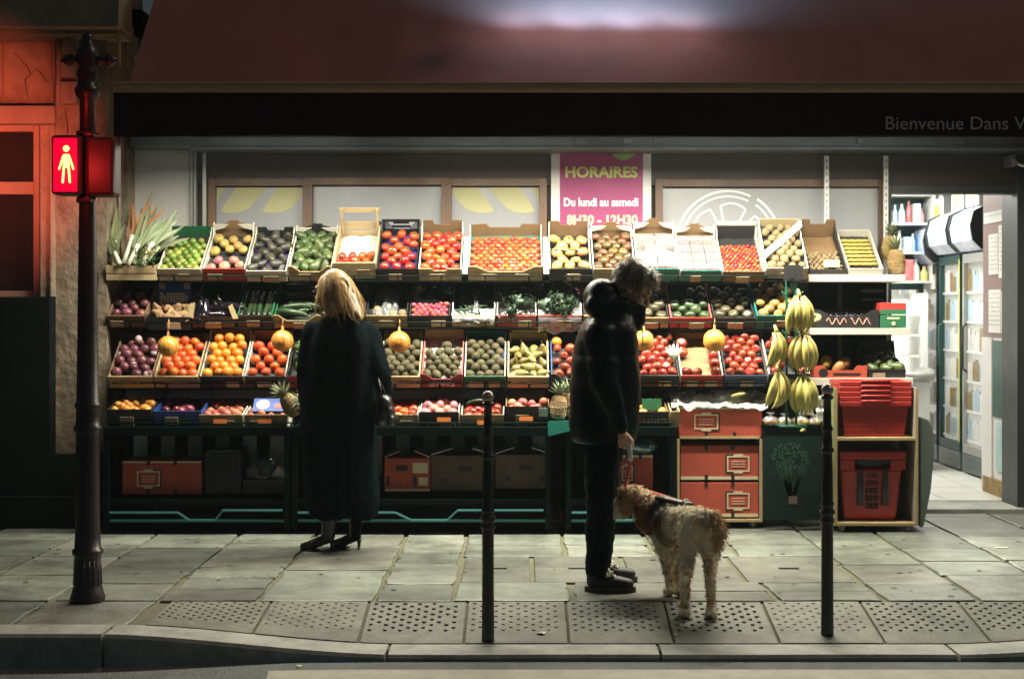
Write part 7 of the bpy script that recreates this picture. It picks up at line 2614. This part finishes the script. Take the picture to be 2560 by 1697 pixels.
# jacket
b = MB()
secs = [(1022, 1322, 1466, 0.185), (1008, 1316, 1472, 0.2), (960, 1313, 1475, 0.205), (900, 1315, 1478, 0.205), (840, 1319, 1478, 0.205), (800, 1326, 1475, 0.21), (770, 1335, 1470, 0.212), (745, 1346, 1466, 0.19), (728, 1360, 1466, 0.14), (712, 1372, 1470, 0.11)]
rs = []
for py, xl_, xr_, ry in secs:
    c_ = W_((xl_ + xr_) / 2, py)
    rx = (xr_ - xl_) / 2 * YM / F
    rs.append([c_ + Vector((rx * math.copysign(abs(math.cos(a)) ** 0.85, math.cos(a)), ry * math.copysign(abs(math.sin(a)) ** 0.85, math.sin(a)), 0)) for a in [2 * math.pi * i / 28 for i in range(28)]])
b.rings(rs, True)
for s, sh, el, wr in ((-1, (1385, 775), (1391, 878), (1425, 978)), (1, (1400, 775), (1420, 880), (1452, 950))):
    b.rcone(W_(*sh, s * 0.15), 0.095, W_(*el, s * 0.215), 0.078)
    b.rcone(W_(*el, s * 0.215), 0.078, W_(*wr, s * 0.205), 0.05)
b.ball(W_(1391, 684), (0.102, 0.135, 0.098), 20, 14)                # hood rolled behind the neck
b.rcone(W_(1375, 706, -0.1), 0.06, W_(1440, 706, -0.085), 0.045)
b.rcone(W_(1375, 706, 0.1), 0.06, W_(1440, 706, 0.085), 0.045)
b.rcone(W_(1440, 710, -0.07), 0.042, W_(1476, 711, -0.02), 0.036)   # collar up to the mouth
b.rcone(W_(1440, 710, 0.07), 0.042, W_(1476, 711, 0.02), 0.036)
b.rcone(W_(1476, 711), 0.04, W_(1466, 740), 0.06)


def quilt(p):
    z = p.z
    nz = noise.noise(Vector((p.x * 5, p.y * 5, p.z * 9))) * 0.008
    return nz - 0.0025 * (abs(math.cos(z * math.pi / 0.105)) ** 9) * (1 if 0.84 < z < 1.45 else 0)


jk = blob("jacket", b, MATS["jacket_black"], None, voxel=0.012, smooth=6, disp=quilt)
jk.location = -man.location
jk.parent = man
b = MB()
b.tube([W_(1478, 720, -0.03), W_(1482, 760, -0.045), W_(1483, 800, -0.05)], 0.003, 5)
wb("zip", MATS["alu"], man, b)
# trousers
b = MB()
for s, dx in ((-1, 0), (1, 14)):
    b.rcone(W_(1388 + dx, 985, s * 0.085), 0.108, W_(1384 + dx, 1150, s * 0.09), 0.079)
    b.rcone(W_(1384 + dx, 1150, s * 0.09), 0.079, W_(1377 + dx, 1312, -0.06 if s < 0 else 0.17), 0.062)
b.rcone(W_(1392, 960, -0.06), 0.12, W_(1392, 960, 0.06), 0.12)
tr = blob("trousers", b, MATS["trouser_black"], None, voxel=0.012, smooth=4, disp=lambda p: 0.009 * noise.noise(Vector((p.x * 8, p.y * 8, p.z * 16))) + 0.006 * noise.noise(p * 22))
tr.location = -man.location
tr.parent = man
# shoes


def outline(L, Wd, n=28):
    pts = []
    for k in range(n):
        a = 2 * math.pi * k / n
        x = L / 2 + L / 2 * math.cos(a)
        w = Wd / 2 * (0.82 + 0.22 * math.sin((x / L) * math.pi * 0.9) + (0.12 if x > L * 0.55 else 0))
        pts.append((x, w * math.copysign(abs(math.sin(a)) ** 0.75, math.sin(a))))
    return pts


def skate_shoe(loc, rz):
    M = Matrix.Translation(loc) @ Matrix.Rotation(rz, 4, 'Z')
    u = MB()
    u.rcone((0.05, 0, 0.055), 0.041, (0.14, 0, 0.05), 0.042)
    u.rcone((0.14, 0, 0.05), 0.042, (0.235, 0, 0.042), 0.03, wide=1.3)
    u.rcone((0.055, 0, 0.06), 0.043, (0.05, 0, 0.095), 0.042)
    u.v = [tuple(M @ Vector(p)) for p in u.v]
    sh = blob("shoe", u, MATS["shoe_black"], None, voxel=0.009, smooth=4)
    sh.location = -man.location
    sh.parent = man
    ol = outline(0.275, 0.088)
    s = MB()
    s.rings([[(x, y, 0.0) for x, y in ol], [(x * 1.0, y * 1.02, 0.004) for x, y in ol], [(x, y * 1.02, 0.024) for x, y in ol], [(x, y * 0.96, 0.028) for x, y in ol]], True, M)
    o = s.build("sole", MATS["shoe_sole"], None, auto=True)
    o.parent = sh
    l = MB()
    for k in range(4):
        x = 0.115 + 0.022 * k
        z = 0.096 - 0.006 * k
        l.tube([M @ Vector((x, -0.03, z - 0.008)), M @ Vector((x + 0.005, 0, z + 0.002)), M @ Vector((x + 0.01, 0.03, z - 0.008))], 0.004, 5)
    for s_ in (-1, 1):                                               # the bow
        l.tube([M @ Vector((0.115, 0, 0.1)), M @ Vector((0.13, s_ * 0.028, 0.118)), M @ Vector((0.15, s_ * 0.042, 0.098)), M @ Vector((0.13, s_ * 0.02, 0.1)), M @ Vector((0.16, s_ * 0.03, 0.08))], 0.005, 5)
    o = l.build("laces", MATS["lace_white"], None, True)
    o.parent = sh


skate_shoe((PX(1350, 7.68), 7.68, 0.001), R(-3))
skate_shoe((PX(1358, 7.95), 7.95, 0.001), R(2))
# man's hair
b = MB()
b.ball((-0.022, 0, 0.045), (0.107, 0.089, 0.095), 22, 16)
b.ball((0.045, 0, 0.1), (0.055, 0.068, 0.036), 16, 12)
b.ball((-0.06, 0, -0.01), (0.062, 0.08, 0.075), 16, 12)
b.v = [tuple(Th @ Vector(p)) for p in b.v]
hr = blob("hair", b, MATS["hair_man"], None, voxel=0.009, smooth=3, disp=lambda p: 0.009 * noise.noise(p * 30))
hr.location = -man.location
hr.parent = man
b = MB()
for k in range(1100):
    a, e = rnd.uniform(0, 2 * math.pi), math.acos(rnd.uniform(-0.35, 1))
    n_ = Vector((math.sin(e) * math.cos(a), math.sin(e) * math.sin(a), math.cos(e)))
    if n_.x > 0.3 and n_.z < 0.5 + 0.2 * abs(n_.y):
        continue
    p = Vector((-0.02 + 0.112 * n_.x, 0.093 * n_.y, 0.047 + 0.1 * n_.z))
    comb = Vector((0.7 if n_.x > -0.2 else -0.5, n_.y * 0.8 + rnd.uniform(-0.5, 0.5), -0.75 + rnd.uniform(-0.4, 0.5)))
    comb = (comb - n_ * comb.dot(n_)).normalized()
    L = rnd.uniform(0.035, 0.075)
    curl = Vector((rnd.uniform(-1, 1), rnd.uniform(-1, 1), rnd.uniform(-1, 1))) * 0.012
    pts = [p + comb * (L * t) + n_ * (0.02 * math.sin(t * 2.6)) + curl * (t * t) for t in (0, 0.33, 0.66, 1)]
    sd = n_.cross(comb).normalized()
    strip(b, [Th @ q_ for q_ in pts], 0.0024, Th.to_3x3() @ sd)
o = b.build("strands", MATS["hair_man"], None, True)
o.parent = hr

# ---- leash
lz = thing("leash", "red dog leash with white handle running from the man's hand to the dog's harness", "leash", W_(1447, 1030, hy))
b = MB()
b.rcone(W_(1447, 1008, hy - 0.004), 0.011, W_(1449, 1052, hy), 0.013, 12, wide=0.6)
wb("handle", MATS["poster_white"], lz, b, smooth=True)
b = MB()
path = [W_(1449, 1052, hy), W_(1447, 1085, hy + 0.06), W_(1446, 1118, 0.0), P(1462, 1128, 7.86), P(1500, 1134, 7.82), P(1545, 1148, 7.68), P(1585, 1160, 7.56)]
b.tube(path, 0.0085, 7, flat=0.6)
wb("strap", MATS["leash_red"], lz, b, smooth=True)

# ---- woman, seen from behind, long blond hair
YW = 8.97
wom = thing("person", "person with long blond hair, long black fur coat and heeled boots, back turned", "person", (PX(790, YW), YW, 0))


def V_(px, py, dy=0.0): return P(px, py, YW) + Vector((0, dy, 0))


Tw = Matrix.Translation(V_(766, 672)) @ Matrix.Rotation(R(158), 4, 'Z') @ Matrix.Rotation(R(10), 4, 'Y')
b = MB()
head_shapes(b, Tw, True)
b.rcone(V_(785, 725), 0.055, V_(790, 770), 0.1, wide=1.3, side=(1, 0, 0))
b.rcone(V_(790, 770), 0.1, V_(788, 1000), 0.13, wide=1.3, side=(1, 0, 0))
for x in (763, 823):
    b.rcone(V_(lerp(788, x, 0.7), 1000), 0.09, V_(x, 1120), 0.048)
    b.rcone(V_(x, 1120), 0.048, V_(x, 1238), 0.03)
bw = blob("body", b, [MATS["skin"], MATS["coat_black"]], None, voxel=0.007, smooth=3)
for p in bw.data.polygons:
    p.material_index = 1 if p.center.z < 0.7 else 0
bw.location = -wom.location
bw.parent = wom
for s in (-1, 1):
    o = MB().ball(Tw @ Vector((0.066, s * 0.031, 0.006)), 0.0115, 12, 9).build("eye", MATS["eye_dark"], None, True)
    o.location = -wom.location
    o.parent = wom
b = MB()
for s in (-1, 1):
    pts = [Tw @ Vector((0.101, s * (0.034 + 0.021 * math.cos(a)), 0.004 + 0.017 * math.sin(a))) for a in [2 * math.pi * k / 16 for k in range(17)]]
    b.tube(pts, 0.002, 5)
    b.tube([Tw @ Vector((0.1, s * 0.055, 0.006)), Tw @ Vector((0.03, s * 0.078, 0.008)), Tw @ Vector((-0.01, s * 0.08, 0.004))], 0.002, 5)
b.tube([Tw @ Vector((0.101, -0.013, 0.006)), Tw @ Vector((0.101, 0.013, 0.006))], 0.002, 5)
wb("glasses", MATS["black_plastic"], wom, b, smooth=True)
b = MB()
secs = [(1193, 714, 868, 0.185), (1183, 709, 876, 0.2), (1150, 704, 880, 0.205), (1100, 701, 876, 0.2), (1040, 697, 870, 0.2), (980, 694, 870, 0.195), (930, 693, 876, 0.19), (880, 697, 875, 0.185), (830, 706, 871, 0.185), (790, 714, 866, 0.185), (765, 722, 858, 0.17), (745, 730, 852, 0.15), (728, 750, 834, 0.105), (716, 756, 824, 0.085)]
rs = []
for py, xl_, xr_, ry in secs:
    c_ = V_((xl_ + xr_) / 2, py)
    rx = (xr_ - xl_) / 2 * YW / F
    rs.append([c_ + Vector((rx * math.copysign(abs(math.cos(a)) ** 0.9, math.cos(a)), ry * math.sin(a), 0)) for a in [2 * math.pi * i / 32 for i in range(32)]])
b.rings(rs, True)
b.rcone(V_(848, 775), 0.08, V_(868, 850, -0.03), 0.082)              # right sleeve, bag in the crook
b.rcone(V_(868, 850, -0.03), 0.082, V_(876, 905, 0.12), 0.07)
b.rcone(V_(728, 775), 0.08, V_(712, 850, -0.02), 0.08)
b.rcone(V_(712, 850, -0.02), 0.08, V_(708, 925, 0.14), 0.07)
ct = blob("coat", b, MATS["coat_black"], None, voxel=0.014, smooth=5, disp=lambda p: 0.024 * noise.noise(Vector((p.x * 10, p.y * 10, p.z * 1.3))) + 0.003 * noise.noise(p * 20) - (0.012 * math.exp(-((p.x - PX(806, YW)) / 0.018) ** 2) if p.y < YW else 0))
ct.location = -wom.location
ct.parent = wom


def fur_on(me, count, lmin, lmax, width, comb, name, mats, matfn=None, lift=0.5):
    """short strands standing on a mesh, in one part"""
    b_ = MB()
    me.calc_loop_triangles()
    polys = me.polygons
    step = len(polys) / count
    acc = 0.0
    i = 0
    while i < count:
        p = polys[int(i * step)]
        c_ = Vector(p.center)
        n_ = Vector(p.normal)
        c_ += Vector((rnd.uniform(-1, 1), rnd.uniform(-1, 1), rnd.uniform(-1, 1))) * 0.004
        d = comb(c_, n_) + Vector((rnd.uniform(-0.4, 0.4), rnd.uniform(-0.4, 0.4), rnd.uniform(-0.4, 0.4)))
        d = d - n_ * d.dot(n_)
        if d.length < 1e-3:
            d = Vector((0, 0, -1))
        d.normalize()
        L = rnd.uniform(lmin, lmax)
        if matfn:
            mi, sc = matfn(c_, p)
            b_.mat(mi)
            L *= sc
        pts = [c_ + d * (L * t) + n_ * (L * lift * math.sin(t * 2.2)) for t in (0, 0.4, 0.75, 1)]
        strip(b_, pts, width, n_.cross(d).normalized())
        i += 1
    return b_.build(name, mats, None, True)


o = fur_on(ct.data, 3600, 0.01, 0.022, 0.0016, lambda c, n: Vector((0, 0, -1)), "fur", MATS["fur_black"], lift=0.35)
o.parent = ct
# hair
b = MB()
b.ball(V_(773, 664), (0.096, 0.1, 0.106), 22, 16)
b.rcone(V_(788, 668, -0.02), 0.09, V_(824, 726, -0.07), 0.05, wide=1.2)
b.rcone(V_(812, 706, -0.08), 0.045, V_(832, 732, -0.1), 0.024, wide=1.5)
b.rcone(V_(772, 680, -0.03), 0.085, V_(774, 716, -0.08), 0.055, wide=1.3)
hw_ = blob("hair", b, MATS["hair_blond"], None, voxel=0.009, smooth=4, disp=lambda p: 0.01 * noise.noise(Vector((p.x * 26, p.y * 26, p.z * 9))))
hw_.location = -wom.location
hw_.parent = wom
b = MB()
cw = V_(772, 660)
for k in range(300):                                                # wavy locks, a dozen strands each
    a, e = rnd.uniform(0, 2 * math.pi), math.acos(rnd.uniform(-0.15, 1))
    n_ = Vector((math.sin(e) * math.cos(a), math.sin(e) * math.sin(a), math.cos(e)))
    if n_.x < -0.55 and n_.y > -0.35:
        continue
    ph, L0, amp = rnd.uniform(0, 6.28), rnd.uniform(0.13, 0.25), rnd.uniform(0.006, 0.014)
    for q in range(11):
        n2 = (n_ + Vector((rnd.uniform(-1, 1), rnd.uniform(-1, 1), rnd.uniform(-1, 1))) * 0.13).normalized()
        p = cw + Vector((0.1 * n2.x + 0.003, 0.105 * n2.y, -0.01 + 0.113 * n2.z))
        down = Vector((0.4 * (0.5 + n_.x) + 0.08, -0.25 + 0.2 * n_.y, -1)).normalized()
        comb = (down - n2 * down.dot(n2)).normalized()
        L = L0 * rnd.uniform(0.75, 1.1)
        sd = n2.cross(comb).normalized()
        pts = []
        q_ = p.copy()
        dcur = comb.copy()
        for t in range(9):
            w_ = amp * math.sin(t * 1.15 + ph) * t / 8
            pts.append(q_ + sd * w_ + n2 * (0.004 + 0.5 * amp * math.sin(t * 0.9 + ph) * t / 8))
            dcur = (dcur * 0.7 + down * 0.3).normalized()
            q_ += dcur * (L / 8)
        strip(b, pts, 0.0016, sd)
o = b.build("strands", MATS["hair_blond"], None, True)
o.parent = hw_
# boots
for i, (x, yb, rz, dy) in enumerate(((772, 1275, 166, -0.02), (835, 1270, 150, 0.03))):
    Yq = 8.93 if i == 0 else 9.0
    M = Matrix.Translation((PX(x - 6, Yq), Yq, 0.001)) @ Matrix.Rotation(R(rz), 4, 'Z')
    u = MB()
    u.rcone((0.03, 0, 0.1), 0.036, (0.015, 0, 0.3), 0.052)
    u.rcone((0.02, 0, 0.085), 0.032, (0.12, 0, 0.045), 0.032)
    u.rcone((0.12, 0, 0.042), 0.032, (0.19, 0, 0.028), 0.022, wide=1.35)
    u.v = [tuple(M @ Vector(p)) for p in u.v]
    bt = blob("boot", u, MATS["leather_black"], None, voxel=0.008, smooth=4)
    bt.location = -wom.location
    bt.parent = wom
    h_ = MB()
    h_.tube([M @ Vector((0.0, 0, 0.075)), M @ Vector((0.0, 0, 0.03)), M @ Vector((0.004, 0, 0.0))], [0.018, 0.009, 0.007], 8)
    h_.v = h_.v
    h_.box(0.09, 0.2, -0.03, 0.03, 0.0, 0.012, M)
    o = h_.build("heel", MATS["leather_black"], None, True)
    o.parent = bt
# handbag
hbg = thing("handbag", "small black leather handbag hanging at the right arm of the blond person", "handbag", V_(898, 980, -0.08))
b = MB()
b.rcone(V_(892, 925, -0.08), 0.045, V_(906, 968, -0.08), 0.04, wide=1.8)
b.rcone(V_(892, 925, -0.08), 0.035, V_(884, 968, -0.08), 0.04, wide=1.8)
o = blob("bag_body", b, MATS["leather_black"], None, voxel=0.009, smooth=4, disp=lambda p: 0.006 * noise.noise(p * 30))
o.location = -hbg.location
o.parent = hbg
b = MB()
b.tube([V_(886, 925, -0.1), V_(882, 895, -0.11), V_(876, 872, -0.09), V_(882, 890, -0.02), V_(896, 925, -0.05)], 0.008, 7)
wb("strap", MATS["leather_black"], hbg, b, smooth=True)

# ---- dog, seen from behind, head turned to the man
dog = thing("dog", "cream and tan curly coated dog in a black harness beside the man's shoes", "dog", (0.83, 7.4, 0))
DP = P
b = MB()
b.ball(DP(1611, 1210, 7.27), (0.074, 0.1, 0.083), 18, 14)
b.rcone(DP(1607, 1208, 7.3), 0.077, DP(1549, 1206, 7.58), 0.09, 18)
b.rcone(DP(1547, 1216, 7.58), 0.09, DP(1528, 1212, 7.66), 0.08, 18)
b.rcone(DP(1532, 1196, 7.64), 0.085, DP(1478, 1158, 7.72), 0.066, 16)
b.ball(DP(1464, 1150, 7.73), (0.072, 0.07, 0.068), 18, 14)
b.ball(DP(1450, 1142, 7.73), (0.055, 0.06, 0.05), 14, 10)
b.rcone(DP(1446, 1163, 7.73), 0.05, DP(1414, 1172, 7.71), 0.038, 14)
b.rcone(DP(1412, 1168, 7.71), 0.034, DP(1406, 1166, 7.71), 0.026, 12)
b.rcone(DP(1440, 1182, 7.73), 0.036, DP(1416, 1184, 7.71), 0.026, 12)
for s, dx in ((-1, 0), (1, -6)):                                     # ears
    b.rcone(DP(1474 + dx, 1148, 7.73 + s * 0.065), 0.03, DP(1484 + dx, 1182, 7.72 + s * 0.088), 0.036, 12, wide=0.55)
    b.rcone(DP(1484 + dx, 1182, 7.72 + s * 0.088), 0.036, DP(1487 + dx, 1208, 7.71 + s * 0.08), 0.03, 12, wide=0.55)
for x0, x1, x2, x3, x4 in ((1590, 1588, 1583, 1582, 1580), (1634, 1640, 1641, 1643, 1643)):
    b.rcone(DP(x0, 1228, 7.27), 0.06, DP(x1, 1284, 7.32), 0.04, 14)
    b.rcone(DP(x1, 1284, 7.32), 0.04, DP(x2, 1342, 7.20), 0.024, 12)
    b.rcone(DP(x2, 1342, 7.20), 0.027, DP(x3, 1396, 7.24), 0.022, 12)
    b.rcone(DP(x3, 1400, 7.23), 0.026, DP(x4, 1412, 7.26), 0.026, 12)
    b.ball(DP(x4, 1414, 7.215), (0.031, 0.04, 0.022), 12, 9)
for x0, x1, x2, x3, Yf_ in ((1527, 1534, 1547, 1549, 7.57), (1562, 1566, 1570, 1571, 7.6)):
    b.rcone(DP(x0, 1232, Yf_ + 0.02), 0.056, DP(x1, 1272, Yf_), 0.037, 14)
    b.rcone(DP(x1, 1272, Yf_), 0.037, DP(x2, 1330, Yf_ + 0.01), 0.027, 12)
    b.rcone(DP(x2, 1330, Yf_ + 0.01), 0.027, DP(x3, 1356, Yf_ + 0.01), 0.025, 12)
    b.ball(DP(x3 - 4, 1364, Yf_ - 0.005), (0.034, 0.036, 0.022), 12, 9)
b.rcone(DP(1630, 1188, 7.22), 0.026, DP(1654, 1196, 7.17), 0.03, 12)   # tail hanging to the right
b.rcone(DP(1654, 1196, 7.17), 0.03, DP(1662, 1232, 7.13), 0.032, 12)
b.rcone(DP(1662, 1232, 7.13), 0.032, DP(1657, 1266, 7.13), 0.016, 12)
dg_ = blob("body", b, [MATS["fur_cream"], MATS["fur_tan"], MATS["fur_brown"]], None, voxel=0.0085, smooth=4, disp=lambda p: 0.006 * noise.noise(p * 34) + 0.003 * noise.noise(p * 70))


def dog_patch(c, p=None):
    """coat colour by place: 0 cream, 1 tan, 2 brown; and strand length factor"""
    sx_, sy_ = CX + c.x * F / c.y, CY + (H - c.z) * F / c.y
    n_ = noise.noise(c * 9) * 12
    nf = noise.noise(c * 30) * 12 + noise.noise(c * 12) * 6
    if sx_ < 1522 + n_ and sy_ < 1235:
        if 1468 + n_ * 0.4 < sx_ < 1506 and sy_ > 1142 + n_ * 0.5: return 2, 1.5
        return (1, 0.8) if (sx_ > 1432 + n_ or sy_ < 1140) else (0, 0.75)
    if (sx_ - 1627) ** 2 / 200 + (sy_ - 1215) ** 2 / 1200 < 0 : return 1, 1
    if (sx_ - 1614) ** 2 + (sy_ - 1204) ** 2 < (8 + n_ * 0.2) ** 2 and c.y < 7.3: return 1, 0.8
    if 1640 + nf * 0.7 < sx_ < 1690 and 1180 < sy_ < 1285 and c.y < 7.2: return 1, 1.5
    if sy_ > 1290 + n_: return (1 if nf > 2.5 else 0), (0.55 if sy_ > 1330 else 0.8)
    return 0, 0.9


for p in dg_.data.polygons:
    p.material_index = dog_patch(Vector(p.center))[0]
dg_.location = -dog.location
dg_.parent = dog


def dog_comb(c, n):
    w = Vector((noise.noise(c * 46), noise.noise(c * 46 + Vector((7, 0, 0))), noise.noise(c * 46 + Vector((0, 7, 0))))) * 2.2
    if c.y > 7.66: return Vector((0.5, 0.2, -0.8)) + w * 0.7
    return Vector((0.1, -0.7, -0.9)) + w


o = fur_on(dg_.data, 15000, 0.012, 0.03, 0.0019, dog_comb, "fur", [MATS["fur_cream_tip"], MATS["fur_tan_tip"], MATS["fur_brown_tip"]], lambda c, p: (dog_patch(c)[0], dog_patch(c)[1] * (0.85 + 0.9 * noise.noise(c * 28))), lift=0.46)
o.parent = dg_
o = MB().ball(DP(1402, 1163, 7.705), (0.014, 0.018, 0.013), 12, 9).build("nose", MATS["eye_dark"], None, True)
o.location = -dog.location
o.parent = dog
o = MB().ball(DP(1434, 1150, 7.675), (0.009, 0.007, 0.009), 10, 8).build("eye", MATS["eye_dark"], None, True)
o.location = -dog.location
o.parent = dog
# harness: ring round the chest, strap over the withers
b = MB()
ca = Vector(DP(1556, 1216, 7.52))
ax = (Vector(DP(1606, 1216, 7.3)) - Vector(DP(1549, 1213, 7.58))).normalized()
s1 = ax.cross(Vector((0, 0, 1))).normalized()
s2 = s1.cross(ax)
for off, wd in ((0.0, 0.02),):
    ring = []
    for e_ in (-1, 1):
        ring.append([ca + ax * (off + e_ * wd) + (s1 * math.cos(a) + s2 * math.sin(a)) * 0.105 for a in [2 * math.pi * k / 36 for k in range(36)]])
    b.rings(ring, False)
    b.rings([[p + (p - ca).normalized() * 0.004 for p in r_] for r_ in ring], False)
c2_ = Vector(DP(1533, 1196, 7.63))
for k in range(1):
    a2 = (Vector(DP(1532, 1196, 7.64)) - Vector(DP(1478, 1158, 7.72))).normalized()
    t1 = a2.cross(Vector((0, 0, 1))).normalized()
    t2 = t1.cross(a2)
    ring = [[c2_ - a2 * 0.045 + a2 * (e_ * 0.014) + (t1 * math.cos(a) + t2 * math.sin(a)) * 0.092 for a in [2 * math.pi * q_ / 32 for q_ in range(32)]] for e_ in (-1, 1)]
    b.rings(ring, False)
b.rcone(DP(1522, 1150, 7.64), 0.016, DP(1592, 1166, 7.45), 0.018, 10, wide=1.8)
wb("harness", MATS["strap_black"], dog, b, smooth=True)
b = MB()
b.tube([DP(1584 + 8 * math.cos(a), 1160 + 6 * math.sin(a), 7.46) for a in [2 * math.pi * k / 14 for k in range(15)]], 0.004, 6)
b.tube([DP(1527, 1148, 7.6), DP(1548, 1152, 7.56)], 0.006, 6)
wb("buckle", MATS["alu"], dog, b, smooth=True)

# ------------------------------------------------------------------ thin haze added to lift the blacks and give lamps a glow
hz = MB().box(-62, 62, -62, 17, -1.4, 5.7)
hm = bpy.data.materials.new("glow_haze")
hm.use_nodes = True
hn = hm.node_tree
hn.nodes.remove(hn.nodes["Principled BSDF"])
pv = hn.nodes.new("ShaderNodeVolumePrincipled")
pv.inputs["Color"].default_value = (0.8, 0.95, 1.0, 1)
pv.inputs["Density"].default_value = 0.0013
pv.inputs["Anisotropy"].default_value = 0.4
hn.links.new(pv.outputs[0], hn.nodes["Material Output"].inputs["Volume"])
tag(hz.build("haze", hm), kind="stuff")
